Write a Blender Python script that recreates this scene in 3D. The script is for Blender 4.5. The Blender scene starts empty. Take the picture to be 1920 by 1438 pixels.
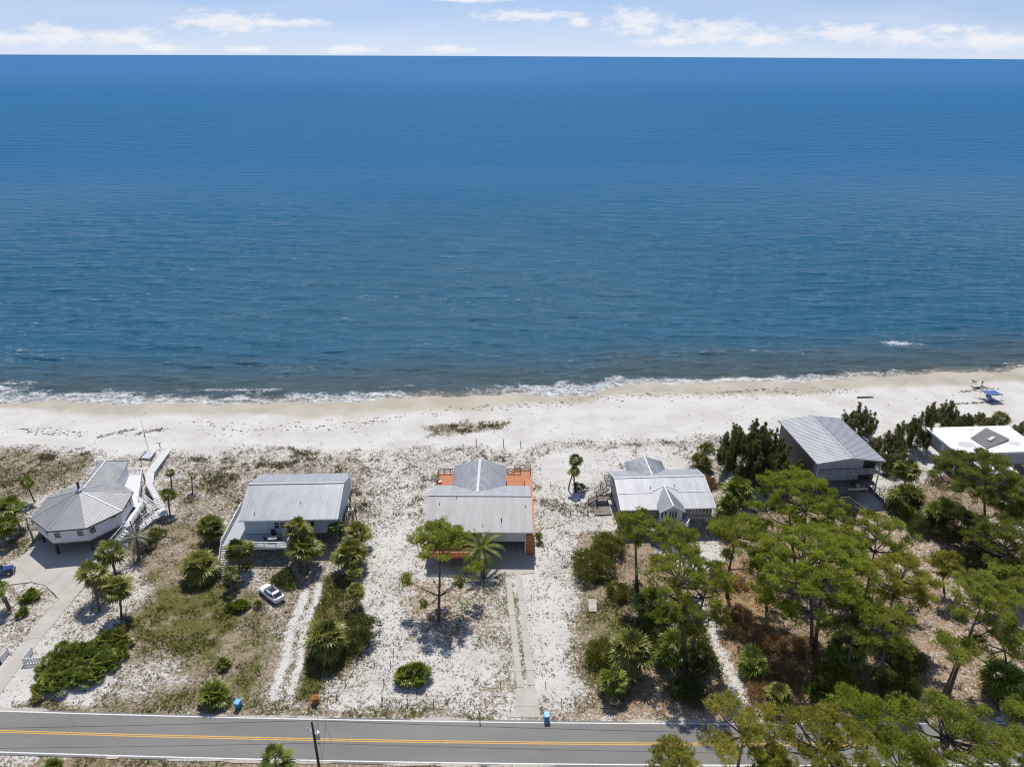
import bpy, bmesh, math, random
import numpy as np
from mathutils import Vector, Matrix

SC = bpy.context.scene
COL = SC.collection
R_ = math.radians

# ------------------------------------------------------------------ camera
CAM_H, PITCH, ROLL, FPX = 80.0, R_(24.95), R_(0.27), 1332.0
cam_data = bpy.data.cameras.new('camera')
cam_data.sensor_width = 36.0
cam_data.lens = 36.0 * FPX / 1920.0
cam_data.clip_start = 1.0
cam_data.clip_end = 60000.0
cam = bpy.data.objects.new('camera', cam_data)
COL.objects.link(cam)
cam.location = (0, 0, CAM_H)
cam.rotation_mode = 'QUATERNION'
cam.rotation_quaternion = (Matrix.Rotation(math.pi / 2 - PITCH, 4, 'X') @ Matrix.Rotation(ROLL, 4, 'Z')).to_quaternion()
SC.camera = cam


def ray(px, py):
    a = (px - 960.0) / FPX
    b = -(py - 719.0) / FPX
    c, s = math.cos(ROLL), math.sin(ROLL)
    a, b = a * c - b * s, a * s + b * c
    return a, math.cos(PITCH) + b * math.sin(PITCH), -math.sin(PITCH) + b * math.cos(PITCH)


def at(px, py, z=0.0):
    """ground-plan point (at height z) that was surveyed at this spot of the photograph"""
    x, y, zz = ray(px, py)
    t = (z - CAM_H) / zz
    return Vector((x * t, y * t, z))


# ------------------------------------------------------------------ world
SUN_EL, SUN_AZ = R_(58.0), R_(-5.0)          # azimuth from +Y towards +X
world = bpy.data.worlds.new('World')
SC.world = world
world.use_nodes = True
nt = world.node_tree
nt.nodes.clear()


def N(tree, kind, **kw):
    n = tree.nodes.new(kind)
    for k, v in kw.items():
        setattr(n, k, v)
    return n


def M2(tree, op, a, b=None, c=None, clamp=False):
    n = tree.nodes.new('ShaderNodeMath')
    n.operation = op
    n.use_clamp = clamp
    for i, v in enumerate((a, b, c)):
        if v is None:
            continue
        if isinstance(v, (int, float)):
            n.inputs[i].default_value = v
        else:
            tree.links.new(v, n.inputs[i])
    return n.outputs[0]


def build_world():
    L = nt.links.new
    out = N(nt, 'ShaderNodeOutputWorld')
    bg = N(nt, 'ShaderNodeBackground')
    bg.inputs['Strength'].default_value = 0.10
    tc = N(nt, 'ShaderNodeTexCoord')
    sep = N(nt, 'ShaderNodeSeparateXYZ')
    L(tc.outputs['Generated'], sep.inputs[0])
    z = M2(nt, 'MAXIMUM', sep.outputs[2], 0.0)
    z2 = M2(nt, 'MULTIPLY_ADD', z, 0.88, 0.115)
    cmb = N(nt, 'ShaderNodeCombineXYZ')
    L(sep.outputs[0], cmb.inputs[0]); L(sep.outputs[1], cmb.inputs[1]); L(z2, cmb.inputs[2])
    nrm = N(nt, 'ShaderNodeVectorMath', operation='NORMALIZE')
    L(cmb.outputs[0], nrm.inputs[0])
    sky = N(nt, 'ShaderNodeTexSky', sky_type='NISHITA')
    sky.sun_disc = False
    sky.sun_elevation = SUN_EL
    sky.sun_rotation = SUN_AZ
    sky.altitude = 0
    sky.air_density = 1.0
    sky.dust_density = 0.15
    sky.ozone_density = 4.0
    L(nrm.outputs[0], sky.inputs[0])
    wb = N(nt, 'ShaderNodeVectorMath', operation='MULTIPLY')      # white balance of the camera, whole sky alike
    L(sky.outputs[0], wb.inputs[0])
    wb.inputs[1].default_value = (1.02, 1.03, 1.16)
    # clouds: a band of low cumulus all round the horizon
    az = M2(nt, 'ARCTAN2', sep.outputs[0], sep.outputs[1])
    az = M2(nt, 'WRAP', az, 0.64, -0.64)
    el = M2(nt, 'ARCSINE', sep.outputs[2])
    uv = N(nt, 'ShaderNodeCombineXYZ')
    L(az, uv.inputs[0]); L(el, uv.inputs[1])
    clouds = [(30, 72, 70, 12), (105, 68, 60, 19), (230, 72, 75, 17), (300, 90, 60, 8), (420, 42, 95, 19), (520, 44, 100, 8),
              (655, 93, 60, 9), (840, 93, 55, 8), (470, 93, 50, 6), (1085, 42, 32, 9), (1195, 42, 75, 24), (1245, 78, 70, 10),
              (1340, 60, 115, 19), (1430, 73, 60, 15), (1580, 62, 80, 17), (1690, 70, 70, 17), (1850, 77, 110, 15),
              (880, 0, 90, 6), (980, 30, 120, 10), (1780, 55, 60, 8)]
    acc = None
    for px, py, w, h in clouds:
        x, y, zz = ray(px, py)
        a0, e0 = math.atan2(x, y), math.atan2(zz, math.hypot(x, y))
        iw, ih = FPX / w * 1.12, FPX / h * 1.0
        m = N(nt, 'ShaderNodeVectorMath', operation='MULTIPLY_ADD')
        L(uv.outputs[0], m.inputs[0])
        m.inputs[1].default_value = (iw, ih, 0)
        m.inputs[2].default_value = (-a0 * iw, -e0 * ih, 0)
        ln = N(nt, 'ShaderNodeVectorMath', operation='LENGTH')
        L(m.outputs[0], ln.inputs[0])
        acc = ln.outputs[1] if acc is None else M2(nt, 'SMOOTH_MIN', acc, ln.outputs[1], 0.25)
    mp = N(nt, 'ShaderNodeMapping')
    mp.inputs['Scale'].default_value = (42, 105, 1)
    L(uv.outputs[0], mp.inputs[0])
    nz = N(nt, 'ShaderNodeTexNoise')
    nz.inputs['Scale'].default_value = 1.0
    nz.inputs['Detail'].default_value = 7.0
    nz.inputs['Roughness'].default_value = 0.62
    L(mp.outputs[0], nz.inputs[0])
    f = M2(nt, 'MULTIPLY_ADD', nz.outputs[0], 2.5, -0.22)
    f = M2(nt, 'SUBTRACT', f, acc)
    mr = N(nt, 'ShaderNodeMapRange', interpolation_type='SMOOTHSTEP')
    mr.inputs['From Min'].default_value = -0.2
    mr.inputs['From Max'].default_value = 1.0
    L(f, mr.inputs['Value'])
    # thin high veil
    mp2 = N(nt, 'ShaderNodeMapping')
    mp2.inputs['Scale'].default_value = (5, 40, 1)
    L(uv.outputs[0], mp2.inputs[0])
    nz2 = N(nt, 'ShaderNodeTexNoise')
    nz2.inputs['Detail'].default_value = 4.0
    nz2.inputs['Scale'].default_value = 1.0
    L(mp2.outputs[0], nz2.inputs[0])
    veil = M2(nt, 'MULTIPLY_ADD', nz2.outputs[0], 1.3, -0.45, clamp=True)
    veil = M2(nt, 'MULTIPLY', veil, 0.45)
    msk = M2(nt, 'MULTIPLY', mr.outputs[0], 0.9)
    msk = M2(nt, 'MAXIMUM', msk, veil)
    hz_ = M2(nt, 'EXPONENT', M2(nt, 'MULTIPLY', M2(nt, 'ABSOLUTE', el), -22.0))     # pale sea haze hugging the horizon
    hz_ = M2(nt, 'MULTIPLY', hz_, 0.72)
    pale = N(nt, 'ShaderNodeMix', data_type='RGBA')
    L(hz_, pale.inputs[0])
    L(wb.outputs[0], pale.inputs[6])
    pale.inputs[7].default_value = (8.5, 9.1, 10.4, 1)
    mx = N(nt, 'ShaderNodeMix', data_type='RGBA')
    L(msk, mx.inputs[0])
    L(pale.outputs[2], mx.inputs[6])
    mx.inputs[7].default_value = (9.9, 10.0, 10.5, 1)
    L(mx.outputs[2], bg.inputs[0])
    L(bg.outputs[0], out.inputs[0])


build_world()

sun_data = bpy.data.lights.new('sun', 'SUN')
sun_data.energy = 4.8
sun_data.angle = R_(0.53)
sun_data.color = (1.0, 0.95, 0.88)
sun = bpy.data.objects.new('sun', sun_data)
COL.objects.link(sun)
sdir = Vector((math.sin(SUN_AZ) * math.cos(SUN_EL), math.cos(SUN_AZ) * math.cos(SUN_EL), math.sin(SUN_EL)))
sun.rotation_mode = 'QUATERNION'
sun.rotation_quaternion = (-sdir).to_track_quat('-Z', 'Y')
sun.location = (0, 60, 120)

SC.view_settings.view_transform = 'Standard'
SC.view_settings.look = 'None'
SC.view_settings.exposure = -0.15
SC.view_settings.gamma = 1.0
SC.view_settings.use_curve_mapping = False
SC.render.engine = 'CYCLES'
SC.cycles.use_denoising = True
SC.cycles.denoiser = 'OPENIMAGEDENOISE'
SC.cycles.denoising_input_passes = 'RGB_ALBEDO_NORMAL'
SC.cycles.denoising_prefilter = 'ACCURATE'
SC.cycles.use_adaptive_sampling = False
SC.cycles.filter_width = 1.15
SC.cycles.max_bounces = 6
SC.cycles.transparent_max_bounces = 6
SC.cycles.sample_clamp_indirect = 4.0
SC.cycles.sample_clamp_direct = 12.0

# ------------------------------------------------------------------ helpers


def tag(o, label=None, cat=None, group=None, kind=None):
    if label: o['label'] = label
    if cat: o['category'] = cat
    if group: o['group'] = group
    if kind: o['kind'] = kind
    return o


def thing(name, label, cat, loc=(0, 0, 0), rotz=0.0, group=None):
    o = bpy.data.objects.new(name, None)
    COL.objects.link(o)
    o.location = loc
    o.rotation_euler = (0, 0, rotz)
    o.empty_display_size = 0.5
    return tag(o, label, cat, group)


def link(name, me, mat, parent=None, smooth=False):
    o = bpy.data.objects.new(name, me)
    COL.objects.link(o)
    if mat is not None and len(me.materials) == 0:
        me.materials.append(mat)
    if parent is not None:
        o.parent = parent
    if smooth:
        me.polygons.foreach_set('use_smooth', np.ones(len(me.polygons), dtype=bool))
    return o


def np_mesh(name, verts, faces, attrs=None):
    """mesh from numpy arrays; faces is (M,3) or (M,4)"""
    verts = np.asarray(verts, dtype=np.float32)
    faces = np.asarray(faces, dtype=np.int32)
    me = bpy.data.meshes.new(name)
    k = faces.shape[1]
    me.vertices.add(len(verts))
    me.vertices.foreach_set('co', verts.ravel())
    me.loops.add(faces.size)
    me.loops.foreach_set('vertex_index', faces.ravel())
    me.polygons.add(len(faces))
    me.polygons.foreach_set('loop_start', np.arange(0, faces.size, k, dtype=np.int32))
    me.polygons.foreach_set('loop_total', np.full(len(faces), k, dtype=np.int32))
    me.update(calc_edges=True)
    for nme, arr in (attrs or {}).items():
        a = me.attributes.new(nme, 'FLOAT', 'POINT')
        a.data.foreach_set('value', np.asarray(arr, dtype=np.float32))
    return me


class MB:
    """collects simple solids into one mesh"""

    def __init__(self):
        self.v, self.f = [], []

    def add(self, vs, fs):
        n = len(self.v)
        self.v += [tuple(p) for p in vs]
        self.f += [tuple(i + n for i in q) for q in fs]
        return self

    def box(self, x0, x1, y0, y1, z0, z1):
        vs = [(x, y, z) for z in (z0, z1) for y in (y0, y1) for x in (x0, x1)]
        return self.add(vs, [(0, 2, 3, 1), (4, 5, 7, 6), (0, 1, 5, 4), (2, 6, 7, 3), (0, 4, 6, 2), (1, 3, 7, 5)])

    def beam(self, p, q, w, h=None, up=(0, 0, 1)):
        p, q = Vector(p), Vector(q)
        h = h or w
        d = (q - p).normalized()
        u = Vector(up)
        s = d.cross(u)
        if s.length < 1e-4:
            s = d.cross(Vector((1, 0, 0)))
        s.normalize()
        u = s.cross(d).normalized()
        s, u = s * w / 2, u * h / 2
        vs = [p - s - u, p + s - u, p + s + u, p - s + u, q - s - u, q + s - u, q + s + u, q - s + u]
        return self.add(vs, [(0, 1, 2, 3), (7, 6, 5, 4), (0, 4, 5, 1), (1, 5, 6, 2), (2, 6, 7, 3), (3, 7, 4, 0)])

    def tube(self, pts, rads, n=7, cap=True):
        pts = [Vector(p) for p in pts]
        base = len(self.v)
        for i, p in enumerate(pts):
            a = pts[max(i - 1, 0)]
            b = pts[min(i + 1, len(pts) - 1)]
            d = (b - a).normalized()
            s = d.cross(Vector((0.13, 0.99, 0.05)))
            if s.length < 1e-3:
                s = d.cross(Vector((1, 0, 0)))
            s.normalize()
            u = d.cross(s)
            for k in range(n):
                t = 2 * math.pi * k / n
                self.v.append(tuple(p + (s * math.cos(t) + u * math.sin(t)) * rads[i]))
        for i in range(len(pts) - 1):
            for k in range(n):
                a, b = base + i * n + k, base + i * n + (k + 1) % n
                self.f.append((a, a + n, b + n, b))
        if cap:
            self.f.append(tuple(base + k for k in range(n)))
            e = base + (len(pts) - 1) * n
            self.f.append(tuple(e + n - 1 - k for k in range(n)))
        return self

    def cyl(self, x, y, z0, z1, r, n=10):
        return self.tube([(x, y, z0), (x, y, z1)], [r, r], n)

    def prism(self, poly, z0, z1):
        """vertical prism over a plan polygon (counter-clockwise)"""
        n = len(poly)
        zb = z0 if isinstance(z0, (list, tuple)) else [z0] * n
        zt = z1 if isinstance(z1, (list, tuple)) else [z1] * n
        vs = [(p[0], p[1], b) for p, b in zip(poly, zb)] + [(p[0], p[1], t) for p, t in zip(poly, zt)]
        fs = [tuple(range(n - 1, -1, -1)), tuple(range(n, 2 * n))]
        fs += [(i, (i + 1) % n, (i + 1) % n + n, i + n) for i in range(n)]
        return self.add(vs, fs)

    def sheet(self, pts, t):
        """planar polygon given a thickness t downwards (roof slab)"""
        n = len(pts)
        vs = [tuple(p) for p in pts] + [(p[0], p[1], p[2] - t) for p in pts]
        fs = [tuple(range(n)), tuple(range(2 * n - 1, n - 1, -1))]
        fs += [((i + 1) % n, i, i + n, (i + 1) % n + n) for i in range(n)]
        return self.add(vs, fs)

    def build(self, name, mat, parent=None, smooth=False, bevel=0.0):
        me = bpy.data.meshes.new(name)
        me.from_pydata(self.v, [], self.f)
        bm = bmesh.new()
        bm.from_mesh(me)
        bmesh.ops.recalc_face_normals(bm, faces=bm.faces)
        bm.to_mesh(me)
        bm.free()
        o = link(name, me, mat, parent, smooth)
        if bevel:
            m = o.modifiers.new('bevel', 'BEVEL')
            m.width = bevel
            m.segments = 2
            m.limit_method = 'ANGLE'
        return o


def boxpart(name, mat, parent, *b):
    return MB().box(*b).build(name, mat, parent)


# ------------------------------------------------------------------ materials
MATS = {}


def mat(name, c1, c2=None, scale=2.0, rough=0.7, metal=0.0, bump=0.0, stretch=(1, 1, 1), detail=4.0, lo=0.35, hi=0.65, spec=0.5, bscale=None, coat=0.0):
    m = bpy.data.materials.new(name)
    m.use_nodes = True
    t = m.node_tree
    b = t.nodes['Principled BSDF']
    b.inputs['Roughness'].default_value = rough
    b.inputs['Metallic'].default_value = metal
    b.inputs['Specular IOR Level'].default_value = spec
    b.inputs['Coat Weight'].default_value = coat
    c2 = c2 or tuple(x * 0.8 for x in c1)
    tc = N(t, 'ShaderNodeTexCoord')
    mp = N(t, 'ShaderNodeMapping')
    mp.inputs['Scale'].default_value = stretch
    t.links.new(tc.outputs['Object'], mp.inputs[0])
    nz = N(t, 'ShaderNodeTexNoise')
    nz.inputs['Scale'].default_value = scale
    nz.inputs['Detail'].default_value = detail
    nz.inputs['Roughness'].default_value = 0.6
    t.links.new(mp.outputs[0], nz.inputs[0])
    mr = N(t, 'ShaderNodeMapRange')
    mr.inputs['From Min'].default_value = lo
    mr.inputs['From Max'].default_value = hi
    t.links.new(nz.outputs[0], mr.inputs[0])
    mx = N(t, 'ShaderNodeMix', data_type='RGBA')
    mx.inputs[6].default_value = (*c1, 1)
    mx.inputs[7].default_value = (*c2, 1)
    t.links.new(mr.outputs[0], mx.inputs[0])
    t.links.new(mx.outputs[2], b.inputs['Base Color'])
    if bump:
        n2 = nz
        if bscale:
            n2 = N(t, 'ShaderNodeTexNoise')
            n2.inputs['Scale'].default_value = bscale
            n2.inputs['Detail'].default_value = 3
            t.links.new(mp.outputs[0], n2.inputs[0])
        bp = N(t, 'ShaderNodeBump')
        bp.inputs['Strength'].default_value = 1.0
        bp.inputs['Distance'].default_value = bump
        t.links.new(n2.outputs[0], bp.inputs['Height'])
        t.links.new(bp.outputs[0], b.inputs['Normal'])
    MATS[name] = m
    return m


def leaf_mat(name, dark, light, trans=0.35, rough=0.55):
    """foliage: natural leaf-to-leaf colour spread (attribute tint) and light coming through"""
    m = bpy.data.materials.new(name)
    m.use_nodes = True
    t = m.node_tree
    b = t.nodes['Principled BSDF']
    out = t.nodes['Material Output']
    b.inputs['Roughness'].default_value = rough
    b.inputs['Specular IOR Level'].default_value = 0.25
    at_ = N(t, 'ShaderNodeAttribute', attribute_name='tint')
    oi = N(t, 'ShaderNodeObjectInfo')
    f = M2(t, 'MULTIPLY_ADD', oi.outputs['Random'], 0.3, -0.15)
    f = M2(t, 'ADD', at_.outputs['Fac'], f, clamp=True)
    mx = N(t, 'ShaderNodeMix', data_type='RGBA')
    mx.inputs[6].default_value = (*dark, 1)
    mx.inputs[7].default_value = (*light, 1)
    t.links.new(f, mx.inputs[0])
    t.links.new(mx.outputs[2], b.inputs['Base Color'])
    tr = N(t, 'ShaderNodeBsdfTranslucent')
    t.links.new(mx.outputs[2], tr.inputs['Color'])
    ms = N(t, 'ShaderNodeMixShader')
    ms.inputs[0].default_value = trans
    t.links.new(b.outputs[0], ms.inputs[1])
    t.links.new(tr.outputs[0], ms.inputs[2])
    t.links.new(ms.outputs[0], out.inputs[0])
    MATS[name] = m
    return m


def roof_mat(name, c1, c2, rough=0.42, metal=0.35):
    """sheet metal: streaks down the slope, sheet-to-sheet differences, a few dull stains"""
    m = mat(name, c1, c2, scale=0.9, rough=rough, metal=metal, stretch=(1.8, 0.30, 1), detail=7, lo=0.32, hi=0.70)
    t = m.node_tree
    b = t.nodes['Principled BSDF']
    src = b.inputs['Base Color'].links[0].from_socket
    tc = N(t, 'ShaderNodeTexCoord')
    sp = N(t, 'ShaderNodeSeparateXYZ')
    t.links.new(tc.outputs['Object'], sp.inputs[0])
    fl = M2(t, 'FLOOR', M2(t, 'MULTIPLY', sp.outputs[0], 1.08))
    wn = N(t, 'ShaderNodeTexWhiteNoise', noise_dimensions='1D')
    t.links.new(fl, wn.inputs['W'])
    k = M2(t, 'MULTIPLY_ADD', wn.outputs[0], 0.08, 0.95)
    nz = N(t, 'ShaderNodeTexNoise')
    nz.inputs['Scale'].default_value = 0.35
    nz.inputs['Detail'].default_value = 6
    t.links.new(tc.outputs['Object'], nz.inputs[0])
    k = M2(t, 'MULTIPLY', k, M2(t, 'MULTIPLY_ADD', nz.outputs[0], 0.30, 0.87))
    v = N(t, 'ShaderNodeVectorMath', operation='SCALE')
    t.links.new(src, v.inputs[0])
    t.links.new(k, v.inputs['Scale'])
    t.links.new(v.outputs[0], b.inputs['Base Color'])
    return m


roof_mat('roof_galv', (0.41, 0.425, 0.445), (0.335, 0.348, 0.368), rough=0.5, metal=0.15)
roof_mat('roof_grey', (0.355, 0.358, 0.36), (0.295, 0.297, 0.30), rough=0.55, metal=0.1)
roof_mat('roof_bright', (0.48, 0.49, 0.51), (0.40, 0.41, 0.435), rough=0.5, metal=0.15)
mat('roof_cap', (0.44, 0.46, 0.49), (0.38, 0.40, 0.43), rough=0.5, metal=0.15)
mat('roof_white', (0.80, 0.80, 0.79), (0.66, 0.66, 0.66), scale=0.5, rough=0.6, lo=0.45, hi=0.75)
mat('roof_slate', (0.17, 0.165, 0.165), (0.13, 0.125, 0.13), scale=1.5)
mat('stain', (0.45, 0.45, 0.46), (0.62, 0.62, 0.63), scale=1.8, lo=0.4, hi=0.6)
mat('white_paint', (0.74, 0.75, 0.76), (0.66, 0.67, 0.68), scale=1.0, rough=0.55)
mat('white_deck', (0.70, 0.70, 0.70), (0.58, 0.58, 0.58), scale=1.6, rough=0.7, stretch=(0.4, 4, 1))
mat('blue_siding', (0.50, 0.58, 0.63), (0.44, 0.52, 0.57), scale=1.2, rough=0.6, stretch=(2, 2, 0.2))
mat('grey_siding', (0.40, 0.41, 0.42), (0.34, 0.35, 0.36), scale=1.2, rough=0.65)
mat('taupe_siding', (0.30, 0.285, 0.265), (0.25, 0.235, 0.22), scale=1.2, rough=0.7, stretch=(0.4, 0.4, 4))
mat('brown_siding', (0.17, 0.145, 0.135), (0.13, 0.11, 0.10), scale=1.2, rough=0.75, stretch=(2, 2, 0.3))
mat('pale_siding', (0.60, 0.64, 0.70), (0.51, 0.55, 0.61), scale=0.9, rough=0.6, stretch=(2, 2, 0.3))
mat('cream_siding', (0.62, 0.60, 0.56), (0.55, 0.53, 0.49), rough=0.6)
mat('grey_deck', (0.42, 0.45, 0.47), (0.34, 0.37, 0.39), scale=1.5, rough=0.7, stretch=(5, 0.5, 1))
mat('weathered_wood', (0.27, 0.24, 0.21), (0.17, 0.15, 0.13), scale=3.0, rough=0.85, stretch=(1, 1, 1))
mat('dark_wood', (0.07, 0.06, 0.055), (0.045, 0.04, 0.037), scale=3.0, rough=0.85)
mat('orange_stain', (0.54, 0.195, 0.072), (0.42, 0.145, 0.055), scale=1.6, rough=0.65, stretch=(3, 0.6, 3), detail=7)
mat('brown_rail', (0.12, 0.05, 0.03), (0.08, 0.035, 0.02), rough=0.7)
mat('glass', (0.025, 0.03, 0.04), (0.04, 0.05, 0.06), scale=0.6, rough=0.08, spec=0.8)
mat('window_frame', (0.72, 0.72, 0.72), rough=0.5)
mat('curtain', (0.55, 0.53, 0.48), (0.47, 0.45, 0.41), scale=3, rough=0.8, stretch=(4, 4, 0.3))
mat('black_metal', (0.02, 0.02, 0.022), rough=0.4)
mat('concrete', (0.50, 0.475, 0.42), (0.40, 0.375, 0.325), scale=0.35, rough=0.85, detail=8, bump=0.004, bscale=6, lo=0.3, hi=0.7)
mat('concrete_joint', (0.28, 0.265, 0.24), rough=0.9)
mat('line_white', (0.74, 0.74, 0.72), (0.58, 0.58, 0.56), scale=1.6, rough=0.7, lo=0.5, hi=0.72)
mat('line_yellow', (0.66, 0.38, 0.06), (0.52, 0.31, 0.07), scale=1.8, rough=0.7, lo=0.5, hi=0.72)
mat('bin_blue', (0.05, 0.27, 0.55), (0.04, 0.23, 0.48), rough=0.45)
mat('bin_lid', (0.10, 0.42, 0.72), (0.08, 0.36, 0.64), rough=0.45)
mat('car_white', (0.80, 0.80, 0.81), (0.78, 0.78, 0.79), rough=0.25, coat=0.6)
mat('car_blue', (0.012, 0.045, 0.18), (0.011, 0.040, 0.16), rough=0.25, coat=0.6)
mat('car_grey_top', (0.30, 0.32, 0.34), rough=0.6)
mat('tyre', (0.025, 0.025, 0.026), rough=0.85)
mat('rim', (0.5, 0.5, 0.52), rough=0.3, metal=0.8)
mat('tail_red', (0.35, 0.02, 0.02), rough=0.3)
mat('lamp_clear', (0.6, 0.62, 0.65), rough=0.15)
mat('bark', (0.16, 0.125, 0.10), (0.08, 0.062, 0.05), scale=3.0, rough=0.95, stretch=(1, 1, 0.5))
mat('palm_trunk', (0.20, 0.165, 0.13), (0.11, 0.09, 0.07), scale=4, rough=0.95, stretch=(1, 1, 3))
mat('dead_branch', (0.36, 0.33, 0.30), (0.26, 0.24, 0.22), rough=0.9)
mat('steel_grey', (0.50, 0.52, 0.54), (0.42, 0.44, 0.46), rough=0.45, metal=0.4)
mat('wire', (0.05, 0.05, 0.055), rough=0.6)
mat('rope', (0.34, 0.30, 0.25), rough=0.9)
mat('tent_blue', (0.045, 0.12, 0.30), (0.04, 0.10, 0.25), rough=0.7)
mat('tent_pale', (0.42, 0.45, 0.56), (0.36, 0.39, 0.5), rough=0.7)
mat('tent_grey', (0.20, 0.21, 0.20), rough=0.8)
mat('skin', (0.36, 0.20, 0.14), rough=0.6)
mat('hair', (0.03, 0.02, 0.016), rough=0.7)
mat('swim', (0.12, 0.03, 0.035), rough=0.8)
mat('dog_black', (0.015, 0.014, 0.014), rough=0.7)
mat('wrack', (0.07, 0.06, 0.045), (0.13, 0.11, 0.08), scale=3, rough=0.95)
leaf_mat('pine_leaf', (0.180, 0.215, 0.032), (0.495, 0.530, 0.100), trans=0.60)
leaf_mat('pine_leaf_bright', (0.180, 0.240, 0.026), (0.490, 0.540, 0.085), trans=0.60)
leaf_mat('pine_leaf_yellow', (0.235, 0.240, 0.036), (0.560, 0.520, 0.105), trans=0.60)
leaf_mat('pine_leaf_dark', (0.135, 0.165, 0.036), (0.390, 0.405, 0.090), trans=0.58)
leaf_mat('palm_leaf', (0.070, 0.095, 0.018), (0.380, 0.370, 0.090), trans=0.33, rough=0.36)
leaf_mat('palm_leaf_green', (0.060, 0.100, 0.014), (0.310, 0.350, 0.060), trans=0.33, rough=0.36)
leaf_mat('palm_leaf_silver', (0.14, 0.165, 0.11), (0.36, 0.38, 0.27), trans=0.25, rough=0.45)
leaf_mat('palm_dead', (0.17, 0.115, 0.055), (0.38, 0.28, 0.16), trans=0.2, rough=0.8)
leaf_mat('frond_orange', (0.36, 0.15, 0.04), (0.58, 0.28, 0.10), trans=0.2, rough=0.8)
leaf_mat('cedar_leaf', (0.105, 0.118, 0.042), (0.320, 0.300, 0.110), trans=0.50)
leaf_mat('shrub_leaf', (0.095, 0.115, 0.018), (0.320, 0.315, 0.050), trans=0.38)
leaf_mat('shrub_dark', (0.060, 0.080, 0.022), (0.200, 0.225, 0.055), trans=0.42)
leaf_mat('shrub_lime', (0.14, 0.19, 0.016), (0.38, 0.42, 0.04), trans=0.40)
leaf_mat('grass_dry', (0.17, 0.120, 0.062), (0.43, 0.335, 0.19), trans=0.2, rough=0.8)
leaf_mat('grass_green', (0.075, 0.086, 0.016), (0.280, 0.250, 0.062), trans=0.28, rough=0.7)
leaf_mat('weed', (0.055, 0.058, 0.030), (0.180, 0.160, 0.085), trans=0.15, rough=0.8)
leaf_mat('brush_brown', (0.22, 0.125, 0.052), (0.50, 0.33, 0.15), trans=0.25, rough=0.8)

# ------------------------------------------------------------------ land and sea
rng = np.random.default_rng(7)
_perm = rng.random((256, 256)).astype(np.float32)


def vnoise(x, y, s, seed=0):
    """smooth value noise, 0..1"""
    x = np.asarray(x) / s + seed * 17.3
    y = np.asarray(y) / s + seed * 9.1
    xi, yi = np.floor(x).astype(int), np.floor(y).astype(int)
    fx, fy = x - xi, y - yi
    fx, fy = fx * fx * (3 - 2 * fx), fy * fy * (3 - 2 * fy)
    g = lambda a, b: _perm[a % 256, b % 256]
    return (g(xi, yi) * (1 - fx) + g(xi + 1, yi) * fx) * (1 - fy) + (g(xi, yi + 1) * (1 - fx) + g(xi + 1, yi + 1) * fx) * fy


def fbm(x, y, s, seed=0, o=4):
    a, r, t = 1.0, 0.0, 0.0
    for i in range(o):
        r = r + a * vnoise(x, y, s / 2 ** i, seed + i)
        t += a
        a *= 0.55
    return r / t


def sstep(a, b, x):
    t = np.clip((np.asarray(x) - a) / (b - a), 0, 1)
    return t * t * (3 - 2 * t)


SEA_Z = -1.0
_sh = [(-60, 760), (0, 757), (120, 753), (240, 758), (400, 756), (560, 757), (640, 752), (760, 748), (880, 741), (960, 741), (1060, 743), (1110, 738),
       (1180, 722), (1280, 718), (1400, 716), (1480, 715), (1560, 713), (1640, 704), (1760, 700), (1860, 697), (1920, 690), (2000, 684)]
_sh = [at(px, py, SEA_Z) for px, py in _sh]
_shx = [-700] + [p.x for p in _sh] + [700]
_shy = [_sh[0].y - 6] + [p.y for p in _sh] + [_sh[-1].y + 40]
_wet = [(-60, 762), (0, 765), (200, 777), (400, 779), (600, 781), (680, 776), (800, 766), (900, 766), (1000, 758), (1100, 751), (1200, 741), (1400, 741),
        (1600, 733), (1800, 722), (1920, 716)]
_wet = [at(px, py, -0.4) for px, py in _wet]
_fo = [(0, 722), (200, 730), (300, 735), (500, 736), (640, 735), (800, 729), (900, 720), (1000, 711), (1100, 712), (1200, 702), (1300, 706), (1500, 702),
       (1700, 696), (1900, 686)]
_fo = [at(px, py, SEA_Z) for px, py in _fo]


def shore(x):
    return np.interp(x, _shx, _shy) + 0.7 * np.sin(x * 0.21 + 1.0) + 0.45 * np.sin(x * 0.53 + 0.3)


def wet_edge(x):
    return np.interp(x, [p.x for p in _wet], [p.y for p in _wet])


def foam_edge(x):
    return np.interp(x, [p.x for p in _fo], [p.y for p in _fo])


def hz(x, y):
    """ground height"""
    x, y = np.asarray(x, dtype=float), np.asarray(y, dtype=float)
    d = shore(x) - y
    beach = np.interp(d, [-60, -20, 0, 4, 14, 30], [-6, -2.6, SEA_Z, SEA_Z + 0.35, -0.25, 0.0])
    dune = sstep(112, 122, y) * sstep(14, 26, d) * (1 - sstep(52, 60, x) * sstep(150, 146, y))
    hum = dune * (0.55 * (fbm(x, y, 11, 3) - 0.5) + 0.25 * (fbm(x, y, 3.2, 5, 2) - 0.5) + 0.15)
    micro = sstep(70, 74, y) * sstep(2, 10, d) * 0.10 * (fbm(x, y, 2.2, 8, 2) - 0.5)
    return beach + hum + micro


def hz1(x, y):
    return float(hz(np.array([x]), np.array([y]))[0])


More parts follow.
